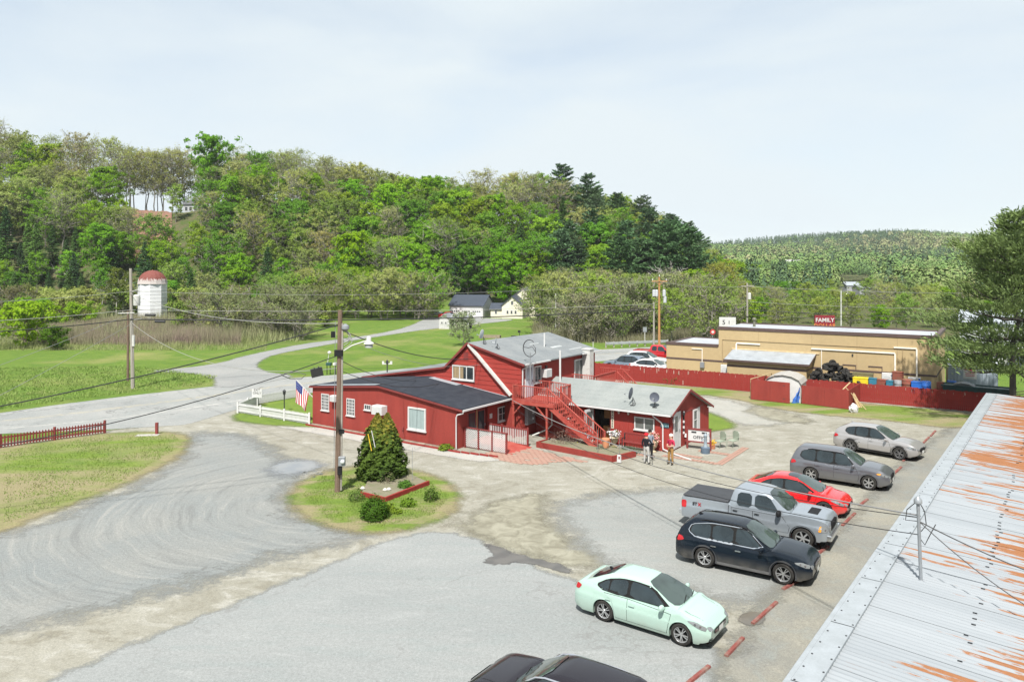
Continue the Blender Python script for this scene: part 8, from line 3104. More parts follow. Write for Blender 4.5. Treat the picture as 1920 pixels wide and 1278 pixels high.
wire("guy_wire", "pale line dropping from the grey pole to the left frame edge", PL(6.9), PY(-60, 47, 4.2), 0.15, 0.016, WIREGREY)
wire("guy_wire", "lowest thin line from the grey pole down to the left edge", PL(5.9), PY(-60, 50, 0.2) + Vector((0, 0, 1.2)), 0.1, 0.016, WIREGREY)
wire("service_line", "pale slack line from the grey pole across the lane to the island pole", PL(6.1), PC(6.1), 1.6, 0.018, WIREPALE)
wire("service_line", "pale line running left from the island pole top", PC(8.3), PL(8.7), 0.8, 0.02, WIREPALE)
wire("twisted_cable", "thick twisted black cable from the island pole top over the left lawn", PC(8.25), PY(-300, 30, 4.3), 0.35, 0.028, BLACK)
wire("phone_cable", "black cable with a loop running left from the middle of the island pole", PC(6.75), PY(-300, 30, 3.0), 0.75, 0.022, BLACK)
wire("service_cable", "black twisted cable from the island pole to the gabled house", PC(8.0), LOC(-2.2, V1 - 0.1, 4.9), 0.55, 0.025, BLACK)
wire("service_cable", "thin grey wire just under the cable to the gabled house", PC(7.7), LOC(-1.9, V1 - 0.1, 4.5), 0.65, 0.012, WIREGREY)
wire("service_cable", "black wire from the island pole to the black roof", PC(6.5), LOC(-6.0, 3.0, 3.32), 0.35, 0.018, BLACK)
wire("service_cable", "lower black wire from the island pole down to the black roof", PC(6.0), LOC(-4.5, 3.6, 3.15), 0.5, 0.018, BLACK)
mt_ = mp + Vector((-0.06, 0, 0))
wire("service_drop", "thick grey cable from the entry eave over two people to the roof mast", LOC(0.6, 4.8, 2.45), mt_ + Vector((0, 0, 1.75)), 0.75, 0.022, WIREGREY, 30)
wire("service_drop", "thin black wire crossing the flower bed to the roof mast", LOC(1.6, 4.4, 2.3), mt_ + Vector((0, 0, 1.70)), 1.05, 0.012, BLACK, 30)
wire("service_drop", "lowest thin black wire running over the gravel to the roof mast", LOC(1.2, 4.4, 2.0), mt_ + Vector((0, 0, 1.25)), 1.15, 0.012, BLACK, 30)
wire("service_drop", "black wire from the roof mast off to the right edge", mt_ + Vector((0, 0, 1.6)), PY(2250, 17.0, 2.9), 0.25, 0.016, BLACK)
wire("service_drop", "second wire from the roof mast sagging to the right edge", mt_ + Vector((0, 0, 1.6)), PY(2150, 15.5, 2.7), 0.35, 0.012, BLACK)
wire("power_line", "wire from the orange pole to the pale pole behind the store", PO(6.3), ps + Vector((0, 0, 6.0)), 0.5, 0.03, BLACK)
wire("power_line", "upper wire from the orange pole to the pale pole's crossarm", PO(9.3), ps + Vector((0, 0, 8.8)), 0.4, 0.018, WIREGREY)
for i, z in enumerate((8.8, 6.9, 5.9, 5.3)):
 wire("power_line", ["highest", "second", "third", "lowest"][i] + " of four wires behind the tan store going to the large pine", ps + Vector((0, 0, z)), PY(2100, 88, z - 0.5), 0.5, 0.02 if i < 2 else 0.035, WIREGREY if i < 2 else BLACK)
jb = PY(594, 34.6, 6.2)
tag(MB().box((-0.27, -0.14, -0.20), (0.27, 0.14, 0.18)).box((-0.10, -0.15, 0.10), (-0.06, 0.15, 0.24)).box((0.10, -0.15, 0.10), (0.14, 0.15, 0.24)).build("junction_box", BLACK, None, loc=jb, rot=(0, -0.2, 0.3)), "black box hanging on the cable left of the island pole", "junction box")
tag(MB().tube([(-1.6, -0.2, -0.1), (-1.2, -0.1, -0.3), (-0.7, 0, -0.3), (-0.5, 0, -0.12), (-0.9, 0, 0.0), (-1.5, -0.1, -0.05)], 0.02, 6).build("cable_loop", BLACK, None, loc=jb), "slack loop of black cable beside the hanging box", "cable")

# mailbox group, lantern post, shepherd hook, markers
o = thing("mailbox", "dark green mailbox on two posts across the road", "mailbox", P(616, 702), -0.2)
MB().box((-0.25, -0.15, 0.95), (0.3, 0.2, 1.25)).build("box", mat("dark_green", (0.02, 0.07, 0.06), 0.5), o, bevel=0.03)
MB().box((-0.2, -0.03, 0), (-0.14, 0.03, 0.95)).box((0.15, -0.03, 0), (0.21, 0.03, 0.95)).build("post", TRIM, o)
MB().tube([(-0.1, 0, 1.25), (0.05, 0, 2.2)], 0.03, 6).lathe([(0.18, 0), (0.2, 0.15), (0.05, 0.25)], 10, Matrix.Translation((0.1, 0, 2.2))).build("lamp", WHITE_W, o)
o = thing("newspaper_box", "pale newspaper tube next to the dark green mailbox", "mailbox", P(629, 702), -0.2)
MB().box((-0.15, -0.3, 1.0), (0.15, 0.1, 1.25)).build("box", WHITE_W, o)
MB().box((-0.03, -0.03, 0), (0.03, 0.03, 1.0)).build("post", TRIM, o)
o = thing("yard_lantern", "black post lantern with white arms behind the black roof", "lamp post", P(726, 711), 0)
MB().tube([(0, 0, 0), (0, 0, 1.5)], 0.06, 8).lathe([(0.05, 1.5), (0.14, 1.6), (0.12, 1.85), (0.03, 1.95)], 8).build("pole", DARKMETAL, o)
MB().bar((-0.45, 0, 1.55), (0.45, 0, 1.55), 0.06, 0.10).box((-0.5, -0.05, 1.5), (-0.3, 0.05, 1.8)).box((0.3, -0.05, 1.5), (0.5, 0.05, 1.8)).build("arm", WHITE, o)
o = thing("shepherd_hook", "thin metal shepherd's crook standing in the island bed", "garden hook", P(773, 906), 0)
MB().tube([(0, 0, 0), (0, 0, 1.75), (0.03, 0, 1.85), (0.09, 0, 1.86), (0.12, 0, 1.78)], 0.012, 6).build("rod", GREYMETAL, o)
for (dx, lb, m_) in ((0.0, "yellow marker stake leaning on the cedar", mat("yellow_stake", (0.75, 0.5, 0.03), 0.5)), (0.22, "white marker stake leaning on the cedar", WHITE)):
 tag(MB().tube([(0.10, 0, 0), (-0.08, 0, 0.85)], 0.022, 6).build("marker_stake", m_, None, loc=PY(693 + dx * 30, 37.9, 1.75 + dx * 0.8)), lb, "stake")
for i, (a_, y_) in enumerate(((680, 917), (722, 920), (729, 919))):
 tag(MB().lathe([(0.10, 0), (0.13, 0.06), (0.06, 0.14)], 7).build("rock", mat("pale_rock", (0.5, 0.48, 0.44), 0.9), None, loc=P(a_, y_, 0.12)), ["small white rock at the bed's pole end", "pale rock in the middle of the island bed", "smaller rock touching the pale middle rock"][i], "rock")
# road side: guardrail, small sign, post
g0, g1 = PY(1136, 103.5), PY(1252, 107)
gr = thing("guardrail", "grey steel guardrail on wooden posts along the far road edge", "guardrail", (0, 0, 0))
for i in range(9):
 q = g0.lerp(g1, i / 8)
 MB().box((q.x - 0.09, q.y - 0.05, 0), (q.x + 0.09, q.y + 0.12, 0.85)).build("post", POLEGREY, gr)
for i in range(4):
 a, b_ = g0.lerp(g1, i / 4), g0.lerp(g1, (i + 1) / 4)
 MB().bar(a + Vector((0, -0.12, 0.72)), b_ + Vector((0, -0.12, 0.72)), 0.05, 0.13).bar(a + Vector((0, -0.16, 0.60)), b_ + Vector((0, -0.16, 0.60)), 0.03, 0.10).bar(a + Vector((0, -0.12, 0.48)), b_ + Vector((0, -0.12, 0.48)), 0.05, 0.13).build("rail", mat("galvanised_rail", (0.42, 0.44, 0.45), 0.4, metal=0.3), gr)
for (px_, Y_, lb, w_, z_) in ((1209, 107, "back of a small grey road sign behind the guardrail", 0.55, 2.5), (1112, 103, "dark mailbox on a thin post left of the guardrail", 0.35, 1.2)):
 o = thing("road_sign" if z_ > 2 else "mailbox", lb, "sign" if z_ > 2 else "mailbox", PY(px_, Y_), 0)
 MB().box((-0.04, -0.03, 0), (0.04, 0.03, z_)).build("post", WHITE_W, o)
 MB().box((-w_ / 2, -0.06, z_ - 0.6 if z_ > 2 else z_ - 0.25), (w_ / 2, -0.031, z_ + 0.1)).build("board", GREYMETAL if z_ > 2 else TRIM, o)

# ------------------------------------------------------------------ tan store
S0 = Vector((20.2, 73.0, 0))
ST = thing("tan_store", "long tan flat roofed store with brown trim behind the red fence", "building", S0, FA)
MB().box((0, 0, -0.1), (18.56, 0.3, 5.05)).box((18.26, 0.3, -0.1), (18.56, 11, 5.05)).box((0, 0.3, -0.1), (0.3, 7.6, 5.05)).box((0, 7.4, 3), (18.4, 7.6, 5.0)).build("wall", TAN, ST)
MB().box((-5.37, 0.0, -0.1), (-0.003, 0.3, 3.3)).box((-5.37, 0.3, -0.1), (-5.1, 7.3, 3.3)).build("annex_wall", TAN, ST)
MB().box((-0.06, -0.06, 5.05), (18.62, 0.34, 5.32)).box((-0.06, 7.3, 5.0), (18.6, 7.64, 5.25)).box((18.3, 0.34, 5.05), (18.62, 11, 5.32)).build("parapet", BROWN, ST)
MB().box((-5.43, -0.06, 3.3), (-0.063, 0.34, 3.55)).box((-5.43, 0.34, 3.3), (-5.1, 7.4, 3.50)).box((-5.43, 7.1, 3.3), (-0.06, 7.4, 3.50)).build("parapet", BROWN, ST)
MB().box((0.0, 0.34, 5.02), (18.3, 7.3, 5.14)).build("roof", mat("pale_membrane", (0.36, 0.38, 0.41), 0.7, var=0.1, vs_=0.5), ST)
MB().box((-5.1, 0.34, 3.3), (-0.01, 7.1, 3.42)).build("roof", mat("pale_membrane", (0.4, 0.4, 0.4)), ST)
MB().box((-5.40, -0.03, 1.86), (18.60, -0.002, 2.02)).box((18.562, -0.03, 1.86), (18.59, 11, 2.02)).build("band", BROWN, ST)
mb = MB()
for x in (3.8, 8.6, 12.4, 15.6):
 mb.box((x, -0.006, 2.03), (x + 0.03, -0.001, 5.0))
mb.box((0.4, -0.05, 4.05), (16.0, -0.02, 4.08)).box((0.36, -0.05, 1.0), (0.40, -0.02, 4.08)).box((16.0, -0.05, 1.0), (16.04, -0.02, 4.08))
mb.build("seam", mat("tan_conduit", (0.33, 0.245, 0.14), 0.7), ST)
# rear lean-to
mb = MB()
mb.box((1.65, -2.6, -0.1), (8.7, -2.45, 2.42)).prism([(-2.45, -0.1), (-0.002, -0.1), (-0.002, 2.95), (-2.45, 2.42)], 8.55, 8.7, axis='x').prism([(-2.45, -0.1), (-0.002, -0.1), (-0.002, 2.95), (-2.45, 2.42)], 1.65, 1.8, axis='x')
mb.build("lean_to_wall", TAN, ST)
MB().prism([(-2.9, 2.42), (-0.002, 3.12), (-0.002, 3.2), (-2.9, 2.5)], 1.4, 9.0, axis='x').build("lean_to_roof", SILVERCOAT, ST)
MB().box((1.38, -2.95, 2.38), (9.02, -2.90, 2.54)).bar((9.02, -2.9, 2.46), (9.02, 0, 3.16), 0.04, 0.14).box((1.63, -2.63, 1.86), (8.72, -2.602, 2.02)).box((8.702, -2.6, 1.86), (8.73, -0.03, 2.02)).build("band", BROWN, ST)
MB().box((1.3, -0.06, 3.2), (9.3, -0.004, 3.32)).build("ledger", mat("pale_tan", (0.6, 0.47, 0.28), 0.7), ST)
# recessed doors, pipes
for x in (11.3, 13.4):
 MB().box((x, -0.012, 0), (x + 1.0, -0.001, 2.35)).build("door", mat("tan_door", (0.44, 0.32, 0.17), 0.7), ST)
 MB().box((x - 0.06, -0.05, 2.352), (x + 1.06, -0.001, 2.44)).box((x + 1.0, -0.04, 0), (x + 1.05, -0.001, 2.35)).build("lintel", BROWN, ST)
PIPE = mat("white_line_cover", (0.74, 0.70, 0.62), 0.5, var=0.03)
mb = MB()
for (x0, x1, z, zb, xv) in ((1.75, 4.0, 3.75, 1.0, 1.75), (8.6, 15.45, 3.62, 0.7, 15.45), (15.35, 17.1, 4.12, 0.9, 17.1)):
 mb.box((x0, -0.10, z), (x1, -0.003, z + 0.11)).box((xv - 0.06, -0.10, zb), (xv + 0.06, -0.003, z - 0.003))
mb.box((9.45, -0.06, 1.3), (9.50, -0.003, 3.6)).box((-2.7, -0.08, 2.98), (-1.6, -0.003, 3.05)).box((-1.66, -0.08, 1.5), (-1.6, -0.003, 2.977))
mb.build("line_cover", PIPE, ST)
MB().box((-1.8, -0.2, 1.2), (-1.4, -0.003, 1.75)).build("meter_box", GREYMETAL, ST)
MB().box((10.0 + 2.0, -0.06, 3.2), (12.12, -0.003, 3.4)).box((17.95, -0.06, 3.4), (18.05, -0.003, 3.55)).build("wall_light", DARKMETAL, ST)


def minisplit(label, x, z, y=-0.45):
 o = thing("heat_pump", label, "heat pump", S0 + FD * x + Vector((-FD.y, FD.x, 0)) * y + Vector((0, 0, z)), FA)
 b_ = MB().box((0, -0.35, 0), (0.95, 0, 0.95)).build("case", WHITE, o, bevel=0.02)
 MB().lathe([(0.001, 0.0), (0.33, 0.0), (0.33, 0.01), (0.30, 0.02)], 18, Matrix.Translation((0.42, -0.352, 0.45)) @ Matrix.Rotation(PI / 2, 4, 'X')).build("fan_grille", mat("pale_grille", (0.45, 0.46, 0.46), 0.5), o)
 MB().box((0.78, -0.358, 0.72), (0.92, -0.351, 0.88)).build("badge", BLUEP, o)
 MB().box((0.05, -0.3, -z if z < 1.2 else -0.2), (0.10, -0.05, 0)).box((0.85, -0.3, -z if z < 1.2 else -0.2), (0.90, -0.05, 0)).build("leg", GREYMETAL, o)


minisplit("white heat pump unit left of the store's lean-to", 0.45, 0.75)
minisplit("white heat pump between tyre pile and second unit behind the store", 14.5, 1.05)
minisplit("white heat pump closest to the store's end corner", 16.5, 0.85)
# rooftop signs behind
o = thing("price_sign", "white sign with the numbers 5 and 1 behind the store roof", "sign", PY(1364, 88), FA * 0.3)
MB().box((-0.95, -0.05, 3.9), (0.95, 0.05, 5.25)).build("board", WHITE, o)
MB().box((-0.3, 0.05, 0), (-0.1, 0.2, 3.9)).box((0.1, 0.05, 0), (0.3, 0.2, 3.9)).build("post", GREYMETAL, o)
text("lettering", "5", 0.75, INK, o, (-0.42, -0.056, 4.62), (PI / 2, 0, 0), 0.004, bold=0.01)
text("lettering", "1", 0.60, INK, o, (0.18, -0.056, 4.62), (PI / 2, 0, 0), 0.004, bold=0.01)
o = thing("store_sign", "red FAMILY DOLLAR roadside sign showing above the store roof", "sign", PY(1546, 84), -0.12)
o.location.z = -0.42
MB().box((-1.08, -0.12, 3.1), (1.08, 0.12, 6.15)).build("board", mat("sign_red", (0.20, 0.018, 0.028), 0.5, var=0.05), o)
MB().box((-0.15, -0.1, 0), (0.15, 0.1, 3.1)).build("post", GREYMETAL, o)
text("lettering", "FAMILY", 0.62, WHITE, o, (0, -0.13, 5.60), (PI / 2, 0, 0), 0.01, bold=0.012)
text("lettering", "DOLLAR", 0.62, mat("sign_orange", (0.55, 0.20, 0.05), 0.5), o, (0, -0.13, 4.95), (PI / 2, 0, 0), 0.01, bold=0.012)
o = thing("round_sign", "small red ringed roadside sign above the store annex", "sign", PY(1336, 90), 0)
MB().tube([(0, 0, 0), (0, 0, 3.3)], 0.05, 6).build("post", GREYMETAL, o)
MB().lathe([(0.001, 0), (0.33, 0), (0.33, 0.03), (0.001, 0.03)], 16, Matrix.Translation((0, -0.08, 3.35)) @ Matrix.Rotation(PI / 2, 4, 'X')).build("board", mat("sign_red2", (0.5, 0.04, 0.04), 0.5), o)
MB().lathe([(0.001, 0), (0.17, 0), (0.17, 0.01), (0.001, 0.01)], 12, Matrix.Translation((0, -0.115, 3.35)) @ Matrix.Rotation(PI / 2, 4, 'X')).build("emblem", WHITE, o)
o = tag(MB().lathe([(0.13, 0), (0.13, 0.8), (0.22, 0.82), (0.22, 0.92), (0.10, 1.05)], 12).build("roof_vent", mat("olive_vent", (0.13, 0.13, 0.09), 0.6), None, smooth=True, loc=S0 + FD * 1.9 + Vector((2.6, 3.2, 5.0))), "dark capped vent pipe on the store roof by the price sign", "vent")

# tyre heap and yard clutter behind the fence
trs = MB()
trs.lathe([(0.20, -0.09), (0.30, -0.11), (0.335, -0.07), (0.335, 0.07), (0.30, 0.11), (0.20, 0.09), (0.17, 0.0), (0.20, -0.09)], 20, cap=False)
t0 = trs.build("tyre", TYRE, None, smooth=True, loc=(0, 0, 0))
NL = Vector((-FD.y, FD.x, 0))
first = True
for i in range(110):
 u = rnd.uniform(0, 1)
 x = 8.9 + u * 4.9
 hmax = 2.75 * (1 - abs(u - 0.38) * 1.25)
 z = rnd.uniform(0.4, 1.0) * max(0.5, hmax) if i > 40 else rnd.uniform(0.86, 1.0) * max(0.5, hmax)
 y = -1.9 + rnd.uniform(-0.8, 0.8) * (1 - z / 3)
 p_ = S0 + FD * x + NL * y + Vector((0, 0, z))
 r_ = (rnd.uniform(-0.5, 0.5) + (PI / 2 if rnd.random() < 0.3 else 0), rnd.uniform(-0.5, 0.5), rnd.uniform(0, 3))
 if first:
  o = t0
  first = False
 else:
  o = bpy.data.objects.new("tyre", t0.data)
  C.objects.link(o)
 o.location = p_
 o.rotation_euler = r_
 tag(o, "worn black tyre in the heap behind the fence", "tyre", "tyres in the heap")


def at_store(x, y, z=0.0):
 return S0 + FD * x + NL * y + Vector((0, 0, z))


def drum(label, x, y, m, r=0.3, h=0.9, z=0.0):
 o = thing("drum", label, "barrel", at_store(x, y, z + (0.35 if y < -2 else 0)), 0)
 MB().lathe([(r * 0.95, 0), (r, 0.03), (r, h * 0.33), (r * 1.04, h * 0.35), (r, h * 0.37), (r, h * 0.66), (r * 1.04, h * 0.68), (r, h * 0.70), (r, h - 0.03), (r * 0.93, h)], 18).build("barrel", m, o, smooth=True)


RUSTD = mat("rusty_red_drum", (0.24, 0.06, 0.045), 0.7, var=0.3, vs_=3, col2=(0.16, 0.09, 0.06), amt=1)
drum("blue plastic drum standing against the pale container", 19.6, 1.2, BLUEP, 0.36, 1.5)
drum("rusty red drum beside the blue drum at the store's corner", 18.95, -0.6, RUSTD, 0.36, 1.55)
drum("round blue drum by the fence next to a pink tag", 18.0, -2.6, BLUEP, 0.36, 1.1, 0.35)
drum("rusty red drum by the fence next to the blue crate", 16.6, -2.3, RUSTD, 0.40, 1.1, 0.35)
drum("small grey drum between crates at the fence", 15.9, -2.2, mat("grey_drum", (0.25, 0.26, 0.27), 0.6), 0.3, 0.8, 0.5)


def crate(name, label, x, y, z, w, d, h, m, cat="crate"):
 o = thing(name, label, cat, at_store(x, y, z + 0.35), FA + rnd.uniform(-0.15, 0.15))
 MB().box((-w / 2, -d / 2, 0), (w / 2, d / 2, h)).build("case", m, o, bevel=0.015)
 MB().box((-w / 2 - 0.02, -d / 2 - 0.02, h), (w / 2 + 0.02, d / 2 + 0.02, h + 0.06)).build("lid", m, o)
 return o


TEAL = mat("teal_plastic", (0.03, 0.16, 0.24), 0.5)
YEL = mat("yellow_bin_paint", (0.65, 0.50, 0.02), 0.5, var=0.1)
crate("blue_crate", "square blue crate between the two drums by the fence", 17.3, -2.5, 0.4, 0.8, 0.6, 0.9, BLUEP)
crate("teal_bin", "small teal bin among yard clutter near the heat pump", 15.3, -2.3, 0.6, 0.5, 0.5, 0.6, TEAL)
crate("teal_bin", "small teal bin left of the rusty crate over the fence", 14.0, -2.3, 0.7, 0.6, 0.5, 0.6, TEAL)
crate("rusty_crate", "rusty brown crate stacked before the white heat pump", 14.6, -2.0, 0.6, 1.0, 0.6, 0.6, RUSTD)
crate("yellow_bin", "bright yellow open bin right of the tyre heap", 13.05, -2.1, 0.5, 1.2, 0.8, 0.75, YEL)
crate("wire_cage", "dark wire cage behind the bright yellow bin", 13.1, -1.4, 0.4, 1.6, 0.7, 1.15, mat("olive_cage", (0.15, 0.14, 0.08), 0.7))
crate("rusty_cabinet", "tall rusty cabinet between the two heat pumps", 15.75, -0.8, 0.2, 0.75, 0.6, 1.6, RUSTD, "cabinet")
for i in range(3):
 o = bpy.data.objects.new("tyre", t0.data)
 C.objects.link(o)
 o.location = at_store(14.15, -1.5, 0.75 + i * 0.23)
 tag(o, ["bottom", "middle", "top"][i] + " tyre of the flat stack before the heat pump", "tyre", "flat stack of tyres")
DG = mat("dumpster_green", (0.012, 0.055, 0.050), 0.5, var=0.15)
o = thing("dumpster", "dark green open dumpster loaded with scrap behind the fence", "dumpster", at_store(21.4, -2.4, 0.0), FA - 0.05)
MB().prism([(-2.1, 0.95), (-1.9, 0.25), (2.0, 0.25), (2.6, 1.62), (-2.2, 1.62)], -0.7, 0.7).build("bin", DG, o)
MB().box((-2.3, -0.8, 1.60), (2.7, -0.68, 1.70)).box((-2.3, 0.68, 1.60), (2.7, 0.8, 1.70)).build("rim", DG, o)
MB().prism([(-1.6, 1.62), (-1.3, 1.80), (-0.9, 1.90), (-0.4, 1.85), (0, 1.66)], -0.6, 0.6).build("lid", mat("grey_lid", (0.10, 0.11, 0.11), 0.5), o)
ct = thing("storage_container", "pale blue grey ribbed storage container with a sign", "container", at_store(19.2, 3.4, 0), FA + 0.12)
CM = mat("pale_container", (0.36, 0.42, 0.48), 0.5, var=0.06)
mb = MB()
for i in range(14):
 x = i * 0.26
 mb.box((x, -0.05, 0.05), (x + 0.14, 0.0, 2.5))
mb.box((0, 0.001, 0.0), (3.7, 2.3, 2.55))
mb.build("body", CM, ct)
MB().prism([(-0.1, 2.55), (2.4, 2.55), (2.0, 2.9), (0.5, 2.9)], -0.05, 3.75, axis='x').build("roof", mat("white_container_top", (0.52, 0.56, 0.6), 0.5), ct)
sgn = MB().box((1.15, -0.09, 1.45), (2.15, -0.06, 2.40)).build("sign", WHITE, ct)
MB().box((1.25, -0.094, 2.18), (2.05, -0.091, 2.32)).box((1.3, -0.094, 1.98), (2.0, -0.091, 2.03)).box((1.3, -0.094, 1.84), (2.0, -0.091, 1.89)).box((1.3, -0.094, 1.70), (2.0, -0.091, 1.75)).build("sign_print", mat("sign_red_print", (0.5, 0.05, 0.06), 0.6), sgn)
lum = thing("lumber_pile", "loose pile of old lumber and brush behind the fence end", "lumber pile", at_store(25.0, -2.0, 0.1), FA)
for i in range(26):
 a = rnd.uniform(-0.3, 0.3)
 z = 0.5 + rnd.random() * 0.9
 x, y_ = rnd.uniform(-2.2, 1.2), rnd.uniform(-0.7, 0.7)
 MB().bar((x, y_, z), (x + math.cos(a) * 1.8, y_ + math.sin(a) * 1.8, z + rnd.uniform(-0.2, 0.3)), 0.12, 0.05).build("board", mat("old_lumber", (0.36, 0.30, 0.22), 0.9, var=0.3), lum)
tr = thing("box_trailer", "dark and white trailer parked behind the large pine", "trailer", PY(1893, 78, 0), FA)
MB().box((-1.5, 0, 0.5), (5.5, 2.2, 2.6)).build("body", mat("dark_trailer", (0.07, 0.08, 0.09), 0.5), tr)
MB().box((-1.52, -0.03, 0.3), (-0.2, -0.003, 1.6)).box((-1.5, -0.02, 2.6), (5.5, 2.2, 2.68)).build("trim", WHITE, tr)
o = piece(t0, tr, (-2.2, -0.2, 0.34), (PI / 2, 0, 0.3))
o.name = "wheel"
tb2 = thing("white_trailer_roof", "pale metal building seen through the large pine", "building", PY(1868, 95, 0), FA)
MB().box((-4, 0, 0), (12, 8, 4.0)).build("wall", mat("pale_wall", (0.42, 0.44, 0.45), 0.6), tb2)
MB().prism([(-0.3, 4.0), (8.3, 4.0), (4, 5.6)], -4.2, 12.2, axis='x').build("roof", SILVERCOAT, tb2)

# ------------------------------------------------------------------ office furniture and people
def bench():
 o = thing("bench", "dark red slatted bench under the office window", "bench", LOC(8.15, 6.25, 0), UA)
 for i in range(4):
  MB().box((0, -0.35 + i * 0.09, 0.42), (1.5, -0.27 + i * 0.09, 0.45)).build("slat", RED_T, o)
 mb = MB()
 for i in range(13):
  mb.bar((0.05 + i * 0.115, 0.03, 0.48), (0.13 + i * 0.115, 0.06, 0.92), 0.02, 0.02)
  mb.bar((0.13 + i * 0.115, 0.04, 0.48), (0.05 + i * 0.115, 0.07, 0.92), 0.02, 0.02)
 mb.box((0, 0.03, 0.90), (1.5, 0.08, 0.95)).box((0, 0.02, 0.45), (1.5, 0.06, 0.49))
 mb.build("backrest", RED_T, o)
 for x in (0.0, 1.46):
  MB().box((x, -0.35, 0), (x + 0.05, -0.30, 0.65)).box((x, 0.0, 0), (x + 0.05, 0.05, 0.9)).box((x, -0.35, 0.62), (x + 0.05, 0.02, 0.66)).build("leg", DARKMETAL, o)


bench()


def urn(label, p_, m_, flowers, s=1.0):
 o = thing("flower_urn", label, "planter", p_, 0)
 o.scale = (s, s, s)
 MB().lathe([(0.16, 0), (0.17, 0.05), (0.07, 0.12), (0.07, 0.2), (0.20, 0.30), (0.26, 0.55), (0.30, 0.58), (0.28, 0.62)], 16).build("urn", m_, o, smooth=True)
 rs = np.random.RandomState(int(p_.x * 100) % 1000)
 c = rs.normal(size=(240, 3)) * np.array([0.17, 0.17, 0.11]) + np.array([0, 0, 0.82])
 V, F = cards(rs, c, rs.normal(size=(240, 3)) + np.array([0, 0, 0.6]), 0.10, 0.9)
 link("flowers", np_mesh("flowers", V, F, [flowers, mat("urn_leaves", (0.08, 0.14, 0.05), 0.8)], midx=(rs.rand(240) < 0.25).astype(int)), o)['kind'] = 'stuff'


WF = mat("white_petals", (0.68, 0.66, 0.68), 0.7, var=0.1)
RF = mat("red_petals", (0.5, 0.02, 0.05), 0.7, var=0.2, col2=(0.65, 0.6, 0.5), amt=1)
STONE = mat("cream_stone", (0.48, 0.40, 0.28), 0.8)
urn("cream urn of white flowers left of the bench", LOC(7.55, 6.1), STONE, WF)
urn("cream urn of red and white flowers by the downspout", LOC(10.1, 6.2), STONE, RF, 1.1)
o = thing("clay_pot", "orange clay pot standing in the red edged bed", "pot", LOC(7.75, 4.6, 0.2), 0)
MB().lathe([(0.18, 0), (0.22, 0.5), (0.25, 0.52), (0.24, 0.62)], 14).build("pot", mat("orange_clay", (0.50, 0.22, 0.12), 0.8), o, smooth=True)
for i, (u, v) in enumerate(((8.0, 3.1), (9.3, 3.3))):
 tag(MB().tube([(0, 0, 0), (0, 0, 1.5)], 0.012, 5).build("plant_stake", WIREGREY, None, loc=LOC(u, v, 0.15)), ["thin stake in the bed's front edge", "thin stake at the bed's right corner"][i], "stake")
o = thing("numbered_marker", "small white block sign leaning on the bed's front corner", "sign", LOC(9.55, 2.75, 0.05), UA)
MB().prism([(-0.10, 0), (0.14, 0), (0.12, 0.42), (-0.08, 0.42)], -0.05, 0.05).build("board", WHITE, o)
MB().box((0.0, -0.056, 0.2), (0.09, -0.051, 0.34)).build("print", RED_T, o)
# office sign
os2 = thing("office_sign", "white OFFICE sign in a red frame at the office corner", "sign", LOC(12.1, 8.4, 0), UA + 0.12)
MB().box((-0.75, -0.06, 0), (-0.65, 0.04, 1.3)).box((0.65, -0.06, 0), (0.75, 0.04, 1.3)).box((-0.65, -0.05, 1.17), (0.65, 0.03, 1.27)).box((-0.65, -0.05, 0.42), (0.65, 0.03, 0.50)).build("frame", RED_T, os2)
MB().box((-0.65, -0.02, 0.50), (0.65, 0.01, 1.17)).build("board", WHITE, os2)
text("lettering", "OFFICE", 0.27, INK, os2, (0.08, -0.026, 0.72), (PI / 2, 0, 0), 0.003, bold=0.004)
MB().box((-0.45, -0.026, 0.98), (-0.15, -0.021, 1.08)).box((0.18, -0.026, 0.98), (0.48, -0.021, 1.08)).build("print", INK, os2)
o = thing("old_pump", "blue grey pump in a round tub before the OFFICE sign", "pump", LOC(12.75, 7.75, 0), 0)
MB().lathe([(0.26, 0), (0.28, 0.35), (0.25, 0.36), (0.1, 0.38)], 18).build("tub", mat("slate_blue", (0.10, 0.14, 0.19), 0.6), o, smooth=True)
MB().lathe([(0.14, 0.38), (0.10, 0.55), (0.09, 1.0), (0.12, 1.05), (0.03, 1.2)], 14).tube([(0, 0, 0.85), (-0.2, -0.05, 0.82), (-0.24, -0.05, 0.7)], 0.035, 8).tube([(0, 0, 1.05), (0.2, 0.05, 1.15), (0.3, 0.05, 0.75)], 0.02, 6).build("pump_body", mat("pale_blue_iron", (0.24, 0.29, 0.33), 0.6), o, smooth=True)
for (u, v, lb) in ((13.0, 9.6, "pale green metal lawn chair by the office sign"), (13.6, 10.2, "second pale metal chair behind the green one")):
 o = thing("lawn_chair", lb, "chair", LOC(u, v, 0), UA - 0.5)
 GC = mat("pale_green_metal", (0.28, 0.33, 0.26), 0.5)
 MB().box((-0.25, -0.25, 0.40), (0.25, 0.22, 0.43)).build("seat", GC, o)
 MB().prism([(-0.25, 0.45), (0.25, 0.45), (0.27, 0.85), (0.15, 0.98), (-0.15, 0.98), (-0.27, 0.85)], 0.22, 0.25).build("backrest", GC, o)
 for (x, y_) in ((-0.25, -0.25), (0.25, -0.25), (-0.25, 0.25), (0.25, 0.25)):
  MB().tube([(x, y_, 0), (x, y_, 0.42)], 0.015, 6).build("leg", GC, o)
 MB().bar((-0.3, -0.2, 0.63), (-0.3, 0.25, 0.65), 0.04, 0.02).bar((0.3, -0.2, 0.63), (0.3, 0.25, 0.65), 0.04, 0.02).build("armrest", GC, o)
o = thing("flower_pot", "orange pot of yellow flowers beside the green chair", "pot", LOC(12.75, 9.0, 0), 0)
